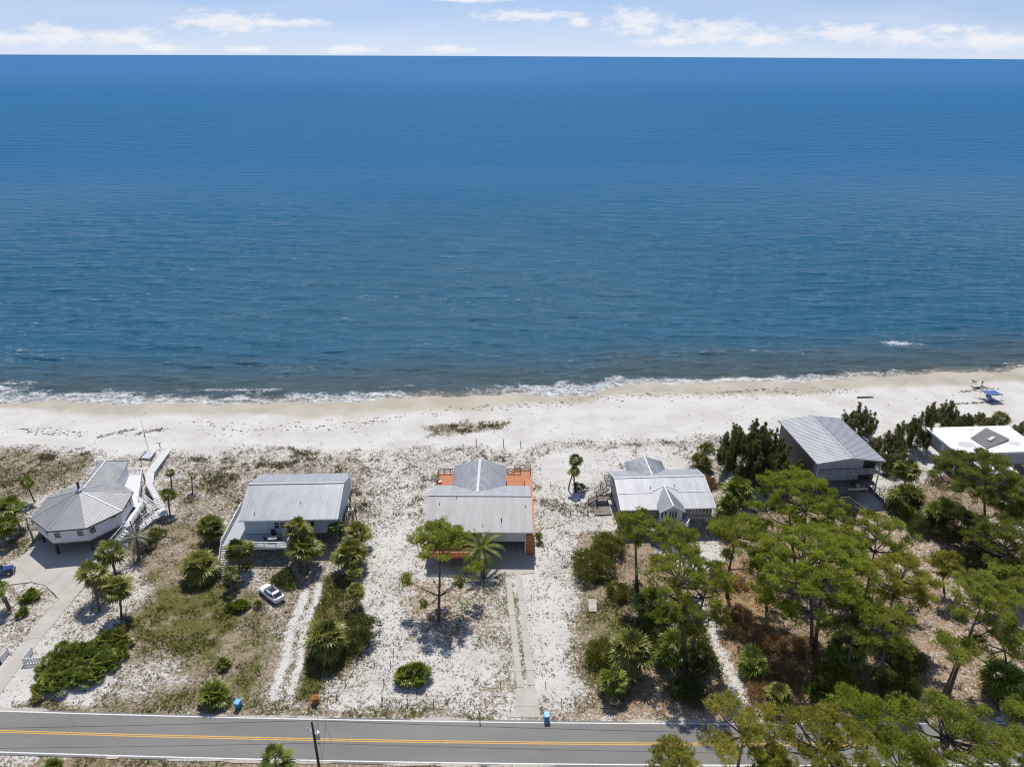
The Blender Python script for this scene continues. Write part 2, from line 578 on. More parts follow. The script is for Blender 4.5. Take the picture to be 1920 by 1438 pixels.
def poly_sd(x, y, poly):
    """signed distance to a polygon (positive inside)"""
    d = np.full(x.shape, 1e9)
    ins = np.zeros(x.shape, dtype=bool)
    n = len(poly)
    for i in range(n):
        ax, ay = poly[i]
        bx, by = poly[(i + 1) % n]
        ex, ey = bx - ax, by - ay
        t = np.clip(((x - ax) * ex + (y - ay) * ey) / (ex * ex + ey * ey + 1e-9), 0, 1)
        d = np.minimum(d, np.hypot(x - ax - t * ex, y - ay - t * ey))
        c = ((ay > y) != (by > y)) & (x < (bx - ax) * (y - ay) / (by - ay + 1e-12) + ax)
        ins ^= c
    return np.where(ins, d, -d)


def W(pts, z=0.0):
    return [(at(px, py, z).x, at(px, py, z).y) for px, py in pts]


# plan of the plots: (outline, plant cover, greenness, tuft density per m2, rust/pine straw), later entries lie over earlier ones
REG = [
    # dune belt
    ([(-300, 832), (0, 832), (60, 838), (130, 840), (210, 850), (330, 853), (430, 843), (560, 836), (690, 852), (740, 850), (800, 832), (860, 838), (960, 842), (1040, 825), (1130, 822),
      (1230, 830), (1320, 815), (1420, 830), (1480, 850), (1480, 1010), (-300, 1010)], 0.42, 0.28, 1.9, 0.0),
    ([(-300, 850), (0, 848), (120, 850), (170, 862), (150, 900), (60, 935), (-300, 960)], 0.74, 0.42, 3.0, 0.0),
    ([(330, 865), (520, 860), (640, 860), (700, 880), (700, 960), (650, 985), (440, 985), (350, 960)], 0.60, 0.30, 2.4, 0.0),
    ([(300, 905), (440, 915), (430, 965), (330, 975)], 0.68, 0.30, 2.6, 0.0),
    ([(690, 850), (800, 835), (800, 905), (780, 945), (700, 985)], 0.40, 0.32, 1.8, 0.0),
    ([(1000, 850), (1290, 840), (1290, 880), (1130, 885), (1090, 920), (1010, 935)], 0.10, 0.30, 0.5, 0.0),
    ([(800, 795), (880, 790), (945, 788), (940, 800), (870, 812), (800, 818)], 0.72, 0.42, 3.2, 0.0),
    # house three's sandy plot
    ([(690, 985), (800, 1000), (800, 1070), (1000, 1070), (1005, 900), (1100, 920), (1140, 1000), (1085, 1120), (1080, 1340), (700, 1340), (690, 1200)], 0.30, 0.42, 1.6, 0.0),
    ([(1020, 940), (1130, 930), (1150, 1000), (1100, 1010), (1040, 1000)], 0.36, 0.32, 1.8, 0.0),
    ([(1050, 1010), (1110, 1000), (1110, 1250), (1060, 1300), (1050, 1150)], 0.42, 0.42, 2.0, 0.1),
    ([(990, 1085), (1050, 1085), (1060, 1310), (1010, 1310)], 0.20, 0.45, 1.3, 0.0),
    ([(755, 1100), (820, 1080), (905, 1110), (930, 1150), (905, 1200), (820, 1215), (765, 1185)], 0.60, 0.20, 2.0, 0.55),
    ([(880, 1090), (950, 1085), (968, 1290), (955, 1330), (900, 1330), (930, 1240), (880, 1190)], 0.58, 0.42, 2.2, 0.2),
    ([(958, 1081), (968, 1079), (978, 1180), (990, 1288), (980, 1289), (969, 1180)], 0.85, 0.35, 3.0, 0.3),
    # house two's lawn
    ([(250, 1080), (330, 1050), (430, 1090), (480, 1110), (540, 1150), (500, 1330), (0, 1330), (150, 1330), (230, 1240)], 0.86, 0.48, 3.0, 0.12),
    ([(265, 1090), (330, 1075), (420, 1095), (450, 1160), (400, 1230), (300, 1220), (250, 1180)], 0.97, 0.72, 4.4, 0.1),
    ([(420, 975), (600, 975), (700, 985), (690, 1080), (600, 1075), (500, 1070), (420, 1080)], 0.55, 0.32, 1.6, 0.0),
    ([(500, 1060), (620, 1070), (585, 1150), (545, 1320), (500, 1320), (520, 1160), (480, 1140)], 0.66, 0.38, 2.0, 0.15),
    ([(568, 1108), (580, 1108), (555, 1180), (520, 1310), (504, 1318), (528, 1225), (548, 1160)], 0.14, 0.3, 0.33, 0.0),
    ([(594, 1096), (608, 1090), (585, 1170), (556, 1290), (540, 1310), (560, 1215), (578, 1150)], 0.14, 0.3, 0.33, 0.0),
    ([(612, 1080), (650, 1075), (685, 1150), (690, 1210), (655, 1290), (600, 1320), (557, 1318), (567, 1220), (592, 1140)], 0.97, 0.78, 5.2, 0.0),
    ([(655, 1240), (700, 1200), (715, 1300), (640, 1325), (600, 1325)], 0.42, 0.35, 1.8, 0.2),
    # house one's yard
    ([(-200, 1060), (60, 1090), (110, 1110), (80, 1180), (0, 1260), (-200, 1300)], 0.50, 0.25, 2.0, 0.15),
    ([(160, 1060), (250, 1030), (330, 1000), (330, 1070), (260, 1160), (180, 1200), (120, 1230), (90, 1220), (130, 1140)], 0.46, 0.30, 1.8, 0.1),
    ([(255, 1000), (330, 970), (430, 985), (420, 1040), (350, 1090), (270, 1090), (250, 1050)], 0.84, 0.42, 3.0, 0.15),
    ([(255, 990), (330, 985), (335, 1040), (280, 1060), (240, 1040)], 0.75, 0.36, 3.0, 0.1),
    ([(-200, 930), (40, 960), (75, 1010), (60, 1045), (20, 1055), (-200, 1070)], 0.72, 0.42, 3.0, 0.05),
    ([(230, 1240), (310, 1230), (350, 1290), (250, 1300), (200, 1300)], 0.50, 0.3, 1.6, 0.0),
    ([(20, 1250), (70, 1245), (75, 1310), (20, 1318)], 0.10, 0.3, 0.6, 0.0),
    # woods
    ([(1085, 1010), (1200, 1000), (1350, 1000), (1500, 920), (1680, 960), (1760, 850), (2200, 850), (2200, 1350), (1085, 1350)], 0.80, 0.30, 2.4, 0.45),
    ([(1340, 1060), (1400, 1040), (1440, 1130), (1520, 1250), (1560, 1330), (1380, 1330), (1350, 1200)], 0.95, 0.12, 3.4, 0.95),
    ([(1120, 1080), (1170, 1080), (1200, 1180), (1180, 1320), (1100, 1310), (1085, 1240)], 0.85, 0.62, 3.6, 0.1),
    ([(1225, 1010), (1345, 1010), (1345, 1050), (1290, 1062), (1240, 1050)], 0.12, 0.2, 0.5, 0.3),
    ([(1295, 1100), (1320, 1120), (1360, 1200), (1395, 1320), (1360, 1330), (1335, 1230), (1305, 1150)], 0.22, 0.2, 0.8, 0.4),
    ([(1560, 1010), (1600, 960), (1680, 955), (1760, 975), (1800, 1040), (1820, 1110), (1750, 1150), (1690, 1080), (1600, 1060)], 0.66, 0.10, 1.0, 0.55),
    ([(1690, 1180), (1760, 1140), (2050, 1120), (2050, 1340), (1700, 1345)], 0.68, 0.20, 1.5, 0.6),
    ([(1860, 960), (2050, 940), (2050, 1040), (1880, 1010)], 0.5, 0.2, 1.0, 0.4),
    ([(1700, 860), (1760, 850), (1770, 880), (1720, 905)], 0.25, 0.2, 0.8, 0.3),
    ([(1300, 880), (1350, 880), (1360, 960), (1330, 985), (1310, 940)], 0.62, 0.2, 2.2, 0.25),
    # verge beside the road
    ([(-400, 1308), (0, 1316), (400, 1326), (700, 1338), (940, 1342), (940, 1358), (-400, 1345)], 0.85, 0.55, 4.2, 0.15),
    ([(1010, 1345), (1250, 1336), (2300, 1340), (2300, 1365), (1010, 1362)], 0.70, 0.25, 2.5, 0.75),
    ([(-400, 1400), (0, 1410), (960, 1430), (2300, 1432), (2300, 1900), (-400, 1900)], 0.80, 0.42, 3.4, 0.45),
    ([(0, 1416), (60, 1414), (70, 1438), (0, 1445)], 0.2, 0.3, 0.8, 0.0),
]
REG = [(W(p), c, g, t, r) for p, c, g, t, r in REG]


def cover(x, y):
    """plant cover, greenness, tuft density, straw at plan positions"""
    wx = (fbm(x, y, 6, 11, 3) - 0.5) * 5.0
    wy = (fbm(x, y, 6, 15, 3) - 0.5) * 5.0
    q = np.zeros((4,) + x.shape)
    q[0], q[1], q[2], q[3] = 0.30, 0.35, 1.2, 0.0
    d = shore(x) - y
    bch = (y > 128)
    q[0] = np.where(bch, 0.0, q[0])
    q[2] = np.where(bch, 0.02, q[2])
    for poly, c, g, t, r in REG:
        xs = [p[0] for p in poly]; ys = [p[1] for p in poly]
        m = (x > min(xs) - 6) & (x < max(xs) + 6) & (y > min(ys) - 6) & (y < max(ys) + 6)
        if not m.any():
            continue
        soft = 0.45 if t == 0.33 else (0.8 if t > 5 else 2.2)
        wk = 0.2 if t == 0.33 else (0.35 if t > 5 else 1.15)
        s = sstep(-soft, soft, poly_sd(x[m] + wx[m] * wk, y[m] + wy[m] * wk, poly))
        for k, v in enumerate((c, g, t, r)):
            q[k][m] += (v - q[k][m]) * s
    keep = sstep(11, 17, d)
    q[0] *= keep
    q[2] *= keep
    return q


def nonuni(lo, a, b, hi, fine, coarse):
    l = np.arange(lo, a, coarse)
    m = np.arange(a, b, fine)
    h = np.arange(b, hi + coarse, coarse)
    return np.concatenate([l, m, h])


def build_ground():
    gx = nonuni(-700, -135, 150, 700, 0.62, 9.0)
    gy = nonuni(-260, 52, 192, 262, 0.62, 9.0)
    X, Y = np.meshgrid(gx, gy)
    Z = hz(X, Y)
    q = cover(X.ravel(), Y.ravel())
    wet = sstep(-2.2, 2.2, (Y - wet_edge(X)) + (fbm(X, Y, 9, 21, 3) - 0.5) * 6.0)
    nx, ny = len(gx), len(gy)
    i = np.arange(nx * ny).reshape(ny, nx)
    F = np.stack([i[:-1, :-1], i[:-1, 1:], i[1:, 1:], i[1:, :-1]], -1).reshape(-1, 4)
    V = np.stack([X.ravel(), Y.ravel(), Z.ravel()], -1)
    me = np_mesh('ground', V, F, dict(cover=q[0], green=q[1], straw=q[3], wet=wet.ravel()))
    m = bpy.data.materials.new('sand_ground')
    m.use_nodes = True
    t = m.node_tree
    L = t.links.new
    b = t.nodes['Principled BSDF']
    b.inputs['Specular IOR Level'].default_value = 0.2
    tc = N(t, 'ShaderNodeTexCoord')

    def noise(s, det=4, ro=0.6):
        n = N(t, 'ShaderNodeTexNoise')
        n.inputs['Scale'].default_value = s
        n.inputs['Detail'].default_value = det
        n.inputs['Roughness'].default_value = ro
        L(tc.outputs['Object'], n.inputs[0])
        return n.outputs[0]

    def attr(n):
        return N(t, 'ShaderNodeAttribute', attribute_name=n).outputs['Fac']

    def ramp(v, a, bb):
        r = N(t, 'ShaderNodeMapRange', interpolation_type='SMOOTHSTEP')
        L(v, r.inputs[0])
        r.inputs[1].default_value = a
        r.inputs[2].default_value = bb
        return r.outputs[0]

    def mix(f, a, bb):
        x = N(t, 'ShaderNodeMix', data_type='RGBA')
        L(f, x.inputs[0])
        for k, v in ((6, a), (7, bb)):
            if isinstance(v, tuple):
                x.inputs[k].default_value = (*v, 1)
            else:
                L(v, x.inputs[k])
        return x.outputs[2]

    grit = noise(2.3, 4, 0.7)
    big, mid, fine = noise(0.12, 5), noise(0.9, 5, 0.65), noise(5.0, 3, 0.7)
    sand = mix(ramp(big, 0.35, 0.68), (0.63, 0.615, 0.575), (0.53, 0.508, 0.465))
    sand = mix(ramp(fine, 0.45, 0.75), sand, (0.50, 0.475, 0.445))
    wetc = mix(ramp(big, 0.4, 0.62), (0.44, 0.40, 0.32), (0.37, 0.335, 0.262))
    sand = mix(attr('wet'), sand, wetc)
    soil = mix(ramp(grit, 0.35, 0.65), (0.200, 0.160, 0.112), (0.355, 0.295, 0.220))
    straw = mix(ramp(fine, 0.3, 0.7), (0.24, 0.15, 0.082), (0.40, 0.275, 0.165))
    soil = mix(attr('straw'), soil, straw)
    grn = mix(ramp(fine, 0.3, 0.7), (0.068, 0.074, 0.018), (0.155, 0.140, 0.040))
    gf = M2(t, 'MULTIPLY_ADD', mid, 1.3, -0.65)
    gf = M2(t, 'ADD', gf, M2(t, 'MULTIPLY_ADD', noise(0.28, 3), 1.8, -0.9))
    gf = M2(t, 'ADD', gf, attr('green'))
    soil = mix(ramp(gf, 0.25, 0.75), soil, grn)
    pat = M2(t, 'ADD', M2(t, 'MULTIPLY', fine, 0.9), M2(t, 'MULTIPLY', grit, 1.3))
    pat = M2(t, 'MULTIPLY_ADD', mid, 1.1, pat)         # mean 1.65
    pat = M2(t, 'MULTIPLY_ADD', pat, 1.15, -1.40)      # spread over roughly 0 .. 1
    cf = M2(t, 'SUBTRACT', attr('cover'), pat)
    cf = ramp(cf, -0.16, 0.20)
    cf = M2(t, 'MULTIPLY', cf, ramp(attr('cover'), 0.02, 0.12))
    col = mix(cf, sand, soil)
    L(col, b.inputs['Base Color'])
    ro = M2(t, 'MULTIPLY_ADD', attr('wet'), -0.35, 0.95)
    L(ro, b.inputs['Roughness'])
    hgt = M2(t, 'MULTIPLY_ADD', fine, 0.4, mid)
    bp = N(t, 'ShaderNodeBump')
    bp.inputs['Distance'].default_value = 0.16
    st = M2(t, 'MULTIPLY_ADD', attr('wet'), -0.85, 0.9)
    L(st, bp.inputs['Strength'])
    L(hgt, bp.inputs['Height'])
    L(bp.outputs[0], b.inputs['Normal'])
    o = link('ground', me, m, smooth=True)
    tag(o, 'white beach sand and sandy plots sloping from the road to the sea', kind='structure')
    return o


build_ground()


def build_sea():
    rows = [118.0]
    while rows[-1] < 16000:
        r = rows[-1]
        rows.append(r + (2.5 if r < 138 else max(0.65, r * r / 72000.0)))
    rows = np.array(rows)
    nth = 560
    th = np.linspace(-R_(58), R_(58), nth)
    Rr, T = np.meshgrid(rows, th, indexing='ij')
    X, Y = Rr * np.sin(T), Rr * np.cos(T)
    d = Y - shore(X)
    fade = np.clip(1.3 - Rr / 420.0, 0, 1) * sstep(-2, 14, d)
    Z = np.zeros_like(X)
    for lam, ang, amp, ph in ((11.0, 80, 0.17, 0.3), (7.3, 96, 0.12, 1.9), (15.0, 87, 0.16, 4.0), (5.2, 72, 0.09, 2.2), (3.4, 108, 0.06, 5.1)):
        k = 2 * math.pi / lam
        u = X * math.cos(R_(ang)) + Y * math.sin(R_(ang)) + (fbm(X, Y, 30, int(lam)) - 0.5) * lam * 1.6
        env = 0.35 + 1.3 * vnoise(X, Y * 2, 26, int(lam) + 3)
        s = np.sin(u * k + ph)
        Z += amp * env * (s + 0.28 * np.cos(2 * (u * k + ph)))
    Z = SEA_Z + Z * fade
    # last breaker and swash near the beach
    fw = np.maximum(foam_edge(X) - shore(X), 1.5) + 2.0
    f = d / fw
    br = np.exp(-((f - 0.95 - 0.25 * (vnoise(X, X * 0, 22, 4) - 0.5)) / 0.16) ** 2)
    Z += 0.28 * br * sstep(0.25, 0.6, vnoise(X, X * 0, 18, 9))
    nb = fbm(X, Y, 5, 31, 3)
    lon = vnoise(X, X * 0, 24, 12)
    foam = sstep(1.05, 0.35, f + (nb - 0.5) * 0.9) * sstep(-0.35, -0.02, f) * (0.48 + 0.52 * lon)
    foam = np.maximum(foam, 0.78 * sstep(0.14, 0.0, np.abs(f - 0.06) - 0.02) * (0.55 + 0.6 * nb))
    foam = np.maximum(foam, br * 0.75 * sstep(0.45, 0.7, vnoise(X, X * 0, 18, 9)))
    # one whitecap off the right-hand beach, and the small crest left of it
    for px, py, a, bb, k in ((1680, 643, 5.5, 3.6, 1.15), (1110, 626, 11.0, 0.8, 0.62), (985, 569, 8.0, 0.7, 0.5), (1160, 626, 6, 0.7, 0.5)):
        p = at(px, py, SEA_Z)
        foam = np.maximum(foam, k * np.exp(-((X - p.x) / a) ** 2 - ((Y - p.y) / bb) ** 2) * (0.7 + 0.5 * nb))
    i = np.arange(X.size).reshape(X.shape)
    F = np.stack([i[:-1, :-1], i[1:, :-1], i[1:, 1:], i[:-1, 1:]], -1).reshape(-1, 4)
    # drop what lies well inland
    keep = (d.ravel()[F] > -12).any(axis=1)
    F = F[keep][:, ::-1]
    used = np.unique(F)
    remap = np.zeros(X.size, dtype=np.int64)
    remap[used] = np.arange(len(used))
    V = np.stack([X.ravel(), Y.ravel(), Z.ravel()], -1)[used]
    me = np_mesh('sea', V, remap[F], dict(foam=foam.ravel()[used], deep=d.ravel()[used]))
    m = bpy.data.materials.new('sea_water')
    m.use_nodes = True
    t = m.node_tree
    L = t.links.new
    b = t.nodes['Principled BSDF']
    b.inputs['IOR'].default_value = 1.333
    tc = N(t, 'ShaderNodeTexCoord')

    def noise(scale, s=1.0, det=4, ro=0.6, rot=0.0):
        mp = N(t, 'ShaderNodeMapping')
        mp.inputs['Scale'].default_value = scale
        mp.inputs['Rotation'].default_value = (0, 0, rot)
        L(tc.outputs['Object'], mp.inputs[0])
        n = N(t, 'ShaderNodeTexNoise')
        n.inputs['Scale'].default_value = s
        n.inputs['Detail'].default_value = det
        n.inputs['Roughness'].default_value = ro
        L(mp.outputs[0], n.inputs[0])
        return n.outputs[0]

    def ramp(v, a, bb, c=0.0, dd=1.0):
        r = N(t, 'ShaderNodeMapRange', interpolation_type='SMOOTHSTEP')
        L(v, r.inputs[0])
        for k, q in zip((1, 2, 3, 4), (a, bb, c, dd)):
            r.inputs[k].default_value = q
        return r.outputs[0]

    def mix(f_, a, bb):
        x = N(t, 'ShaderNodeMix', data_type='RGBA')
        L(f_, x.inputs[0])
        for k, v in ((6, a), (7, bb)):
            if isinstance(v, tuple):
                x.inputs[k].default_value = (*v, 1)
            else:
                L(v, x.inputs[k])
        return x.outputs[2]

    dp = N(t, 'ShaderNodeAttribute', attribute_name='deep').outputs['Fac']
    fo = N(t, 'ShaderNodeAttribute', attribute_name='foam').outputs['Fac']
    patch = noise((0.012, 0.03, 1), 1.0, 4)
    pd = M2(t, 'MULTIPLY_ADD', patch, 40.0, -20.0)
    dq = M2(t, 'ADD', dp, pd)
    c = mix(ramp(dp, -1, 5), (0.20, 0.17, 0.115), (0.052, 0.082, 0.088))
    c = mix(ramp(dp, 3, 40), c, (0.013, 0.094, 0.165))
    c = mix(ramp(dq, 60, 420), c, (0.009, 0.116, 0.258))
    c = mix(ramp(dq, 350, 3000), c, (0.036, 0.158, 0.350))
    lace = noise((1, 1.6, 1), 1.3, 5, 0.65)
    lace2 = noise((0.35, 0.6, 1), 1.0, 3)
    lf = M2(t, 'MULTIPLY_ADD', lace2, 0.5, M2(t, 'MULTIPLY', lace, 0.7))
    ln = M2(t, 'MULTIPLY_ADD', lf, 2.4, -0.86)
    ff = M2(t, 'SUBTRACT', fo, ln)
    ff = ramp(ff, -0.06, 0.58)
    ff = M2(t, 'MULTIPLY', ff, ramp(fo, 0.03, 0.25))
    # sun glints off the beach, painted into the water colour as pale flecks
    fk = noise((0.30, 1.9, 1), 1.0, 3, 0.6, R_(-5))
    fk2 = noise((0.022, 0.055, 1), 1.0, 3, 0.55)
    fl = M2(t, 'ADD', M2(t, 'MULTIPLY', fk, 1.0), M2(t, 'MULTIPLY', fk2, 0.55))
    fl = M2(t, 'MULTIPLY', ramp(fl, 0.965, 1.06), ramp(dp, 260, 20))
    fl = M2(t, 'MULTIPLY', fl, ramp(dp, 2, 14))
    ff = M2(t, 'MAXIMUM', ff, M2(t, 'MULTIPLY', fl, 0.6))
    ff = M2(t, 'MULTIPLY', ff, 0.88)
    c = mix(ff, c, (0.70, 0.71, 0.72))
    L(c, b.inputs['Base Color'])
    ro = M2(t, 'MULTIPLY_ADD', ff, 0.6, 0.11)
    ro = M2(t, 'ADD', ro, ramp(dp, 100, 1500, 0.0, 0.12))
    L(ro, b.inputs['Roughness'])
    gust = noise((0.0035, 0.016, 1), 1.0, 4, 0.55, R_(4))
    L(M2(t, 'MULTIPLY', ramp(dp, 5, 300, 0.20, 0.05), M2(t, 'MULTIPLY_ADD', gust, 1.6, 0.2)), b.inputs['Specular IOR Level'])
    w1 = noise((0.55, 1.7, 1), 1.0, 5, 0.66, R_(-6))
    w2 = noise((0.07, 0.30, 1), 1.0, 3, 0.5, R_(5))
    w3 = noise((0.018, 0.09, 1), 1.0, 3, 0.5, R_(-3))
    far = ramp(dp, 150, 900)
    h = M2(t, 'MULTIPLY', w1, 0.55)
    h = M2(t, 'MULTIPLY_ADD', w2, 3.0, h)
    h = M2(t, 'ADD', h, M2(t, 'MULTIPLY', M2(t, 'MULTIPLY', w3, 11.0), far))
    bp = N(t, 'ShaderNodeBump')
    bp.inputs['Distance'].default_value = 0.9
    bp.inputs['Strength'].default_value = 0.75
    L(h, bp.inputs['Height'])
    L(bp.outputs[0], b.inputs['Normal'])
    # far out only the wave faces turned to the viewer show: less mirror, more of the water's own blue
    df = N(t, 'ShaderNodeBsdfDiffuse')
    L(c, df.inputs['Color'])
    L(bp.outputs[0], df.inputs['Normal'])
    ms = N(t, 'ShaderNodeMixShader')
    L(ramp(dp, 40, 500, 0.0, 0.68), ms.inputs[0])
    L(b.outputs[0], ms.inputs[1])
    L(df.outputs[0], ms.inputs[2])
    L(ms.outputs[0], t.nodes['Material Output'].inputs[0])
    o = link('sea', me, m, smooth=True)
    tag(o, 'blue sea with small wind waves and foam at the beach', kind='structure')


build_sea()


# ------------------------------------------------------------------ road
def road_y(x, off):
    """Y of a line parallel to the road; off runs 0 (sea-side edge line) .. 1 (inland edge line)"""
    xc = np.clip(x, -95, 95)
    top = 66.09 - 0.008 * xc + 0.00018 * xc * xc + (x - xc) * np.where(x < 0, -0.042, 0.026)
    return top - 6.0 * off


def strip(name, off0, off1, z, material, parent=None, x0=-600, x1=600, thick=0.0):
    xs = np.concatenate([np.arange(x0, -120, 20.0) if x0 < -120 else [], np.arange(max(x0, -120), min(x1, 120) + 0.1, 3.0), np.arange(123, x1 + 1, 20.0) if x1 > 120 else []])
    a = np.stack([xs, road_y(xs, off0), np.full_like(xs, z)], -1)
    b = np.stack([xs, road_y(xs, off1), np.full_like(xs, z)], -1)
    n = len(xs)
    V = np.concatenate([a, b])
    i = np.arange(n - 1)
    F = np.stack([i, i + n, i + n + 1, i + 1], -1)
    return link(name, np_mesh(name, V, F), material, parent)


def asphalt_mat():
    m = mat('asphalt', (0.225, 0.219, 0.205), (0.172, 0.168, 0.158), scale=0.25, rough=0.9, stretch=(0.25, 1.2, 1), detail=8, bump=0.003, bscale=14, lo=0.3, hi=0.7)
    t = m.node_tree
    b = t.nodes['Principled BSDF']
    src = b.inputs['Base Color'].links[0].from_socket
    tc = N(t, 'ShaderNodeTexCoord')
    # fine cracks and joints
    mp = N(t, 'ShaderNodeMapping')
    mp.inputs['Scale'].default_value = (0.16, 0.5, 1)
    t.links.new(tc.outputs['Object'], mp.inputs[0])
    nz = N(t, 'ShaderNodeTexNoise')
    nz.inputs['Scale'].default_value = 0.8
    t.links.new(mp.outputs[0], nz.inputs[0])
    ad = N(t, 'ShaderNodeMix', data_type='RGBA')
    ad.inputs[0].default_value = 0.25
    t.links.new(mp.outputs[0], ad.inputs[6])
    t.links.new(nz.outputs['Color'], ad.inputs[7])
    vo = N(t, 'ShaderNodeTexVoronoi', feature='DISTANCE_TO_EDGE')
    vo.inputs['Scale'].default_value = 1.1
    t.links.new(ad.outputs[2], vo.inputs['Vector'])
    mr = N(t, 'ShaderNodeMapRange')
    mr.inputs[1].default_value = 0.0
    mr.inputs[2].default_value = 0.012
    mr.inputs[3].default_value = 0.22
    mr.inputs[4].default_value = 0.0
    t.links.new(vo.outputs['Distance'], mr.inputs[0])
    mx = N(t, 'ShaderNodeMix', data_type='RGBA')
    t.links.new(mr.outputs[0], mx.inputs[0])
    t.links.new(src, mx.inputs[6])
    mx.inputs[7].default_value = (0.09, 0.088, 0.085, 1)
    t.links.new(mx.outputs[2], b.inputs['Base Color'])
    return m


road = strip('road', -0.055, 1.06, 0.062, asphalt_mat())
tag(road, 'grey two-lane asphalt road along the bottom of the scene', kind='structure')
strip('edge_line', -0.012, 0.014, 0.068, MATS['line_white'], road)
strip('edge_line', 0.986, 1.012, 0.068, MATS['line_white'], road)
strip('centre_line', 0.475, 0.497, 0.068, MATS['line_yellow'], road)
strip('centre_line', 0.519, 0.541, 0.068, MATS['line_yellow'], road)
mrk = MB()
for k in range(-6, 8):
    x = k * 12.2 + 4
    for o_ in (0.46, 0.556):
        y = float(road_y(np.array(x), o_))
        mrk.box(x - 0.06, x + 0.06, y - 0.05, y + 0.05, 0.06, 0.085)
tag(mrk.build('road_studs', MATS['line_yellow'], road), kind='stuff')

# sand blown over the road edges
def drifts():
    g = np.random.default_rng(31)
    mb = MB()
    for i in range(34):
        x = g.uniform(-75, 75)
        e = 0 if g.random() < 0.6 else 1
        y = float(road_y(np.array(x), -0.05 if e == 0 else 1.05))
        L, w = g.uniform(0.8, 4.5), g.uniform(0.15, 0.42)
        pts = []
        for k in range(14):
            a = 2 * math.pi * k / 14
            pts.append((x + L * math.cos(a) * g.uniform(0.75, 1.1), y + w * math.sin(a) * g.uniform(0.5, 1.2)))
        mb.prism(pts, 0.03, 0.0635 + 0.00012 * i)
    o = mb.build('sand_drift', MATS['drift_sand'])
    tag(o, 'thin pale sand blown over the road edges', kind='stuff')


mat('drift_sand', (0.50, 0.47, 0.41), (0.36, 0.33, 0.28), scale=3, rough=0.95, detail=6)
drifts()

# paved drives
drive1 = W([(-60, 1112), (0, 1098), (60, 1091), (85, 1097), (103, 1112), (111, 1122), (80, 1155), (30, 1220), (-30, 1300), (-60, 1342), (-26, 1337), (0, 1302), (60, 1218),
            (92, 1180), (125, 1140), (148, 1112), (168, 1090), (158, 1068), (190, 1048), (240, 1030), (238, 1000), (120, 990), (70, 1015), (36, 1050), (0, 1068), (-60, 1090)])
drv = MB().prism(drive1[::-1] if sum((drive1[i][0] * drive1[(i + 1) % len(drive1)][1] - drive1[(i + 1) % len(drive1)][0] * drive1[i][1]) for i in range(len(drive1))) < 0 else drive1, -0.3, 0.075)
drv = drv.build('driveway', MATS['concrete'])
tag(drv, 'pale concrete driveway curving to the round house', kind='structure')
jb = MB()
for p, q in (((50, 1197), (77, 1197)), ((8, 1272), (30, 1268)), ((95, 1065), (20, 1100)), ((90, 1096), (128, 1068)), ((104, 1116), (150, 1082)), ((60, 1090), (36, 1062))):
    a, b_ = at(*p), at(*q)
    jb.beam((a.x, a.y, 0.074), (b_.x, b_.y, 0.074), 0.06, 0.008)
tag(jb.build('joint', MATS['concrete_joint'], drv), kind='stuff')
kb = MB()
kp = W([(-60, 1112), (0, 1098), (60, 1091), (85, 1097), (103, 1112), (111, 1122), (80, 1155)])
for a, b_ in zip(kp[:-1], kp[1:]):
    kb.beam((a[0], a[1], 0.06), (b_[0], b_[1], 0.06), 0.22, 0.16)
kb.build('kerb', MATS['concrete'], drv)

for i, (pts, lbl) in enumerate((([(947, 1082), (958, 1081), (969, 1180), (981, 1288), (969, 1289), (957, 1180)], 'left concrete wheel track leading to the orange decked house'),
                               ([(968, 1078), (978, 1076), (990, 1180), (1004, 1284), (989, 1285), (978, 1180)], 'right concrete wheel track leading to the orange decked house'))):
    n = 6
    L1, R1 = [at(*pts[0]), at(*pts[5]), at(*pts[4])], [at(*pts[1]), at(*pts[2]), at(*pts[3])]
    o = thing('wheel_track', lbl, 'path')
    tag(o, kind='structure')
    for k in range(8):
        def lp(Q, s):
            s *= 2
            j = min(int(s), 1)
            return Q[j].lerp(Q[j + 1], s - j)
        a0, a1 = k / 8 + 0.001, (k + 1) / 8 - 0.001
        q = [lp(L1, a1), lp(R1, a1), lp(R1, a0), lp(L1, a0)]
        MB().prism([(p.x, p.y) for p in q], -0.2, 0.06 + 0.002 * ((k * 7) % 3)).build('slab', MATS['concrete'], o)
ap = MB().prism(W([(968, 1290), (1003, 1286), (1010, 1322), (1014, 1345), (956, 1345), (966, 1322)])[::-1], -0.3, 0.07).build('driveway_apron', MATS['concrete'])
tag(ap, 'concrete apron where the wheel tracks meet the road', kind='structure')
ja = MB().beam(tuple(at(962, 1325)[:2]) + (0.069,), tuple(at(1011, 1324)[:2]) + (0.069,), 0.07, 0.008)
ja.build('joint', MATS['concrete_joint'], ap)
pad = MB().prism(W([(800, 1042), (1000, 1040), (1000, 1074), (965, 1078), (930, 1076), (800, 1078)])[::-1], -0.3, 0.045).build('carport_slab', MATS['concrete'])
tag(pad, 'concrete slab under and before the orange decked house', kind='structure')

# ------------------------------------------------------------------ plants
def unit(v):
    return v / (np.linalg.norm(v, axis=-1, keepdims=True) + 1e-9)


def blades(P, D, ln, wd, g, droop=0.0):
    """one thin triangle per blade: roots P, directions D"""
    n = len(P)
    s = unit(np.cross(D, g.normal(size=(n, 3))))
    a = P - s * wd[:, None] / 2
    b = P + s * wd[:, None] / 2
    c = P + D * ln[:, None]
    c[:, 2] -= droop * ln
    V = np.stack([a, b, c], 1).reshape(-1, 3)
    F = np.arange(3 * n).reshape(n, 3)
    return V, F


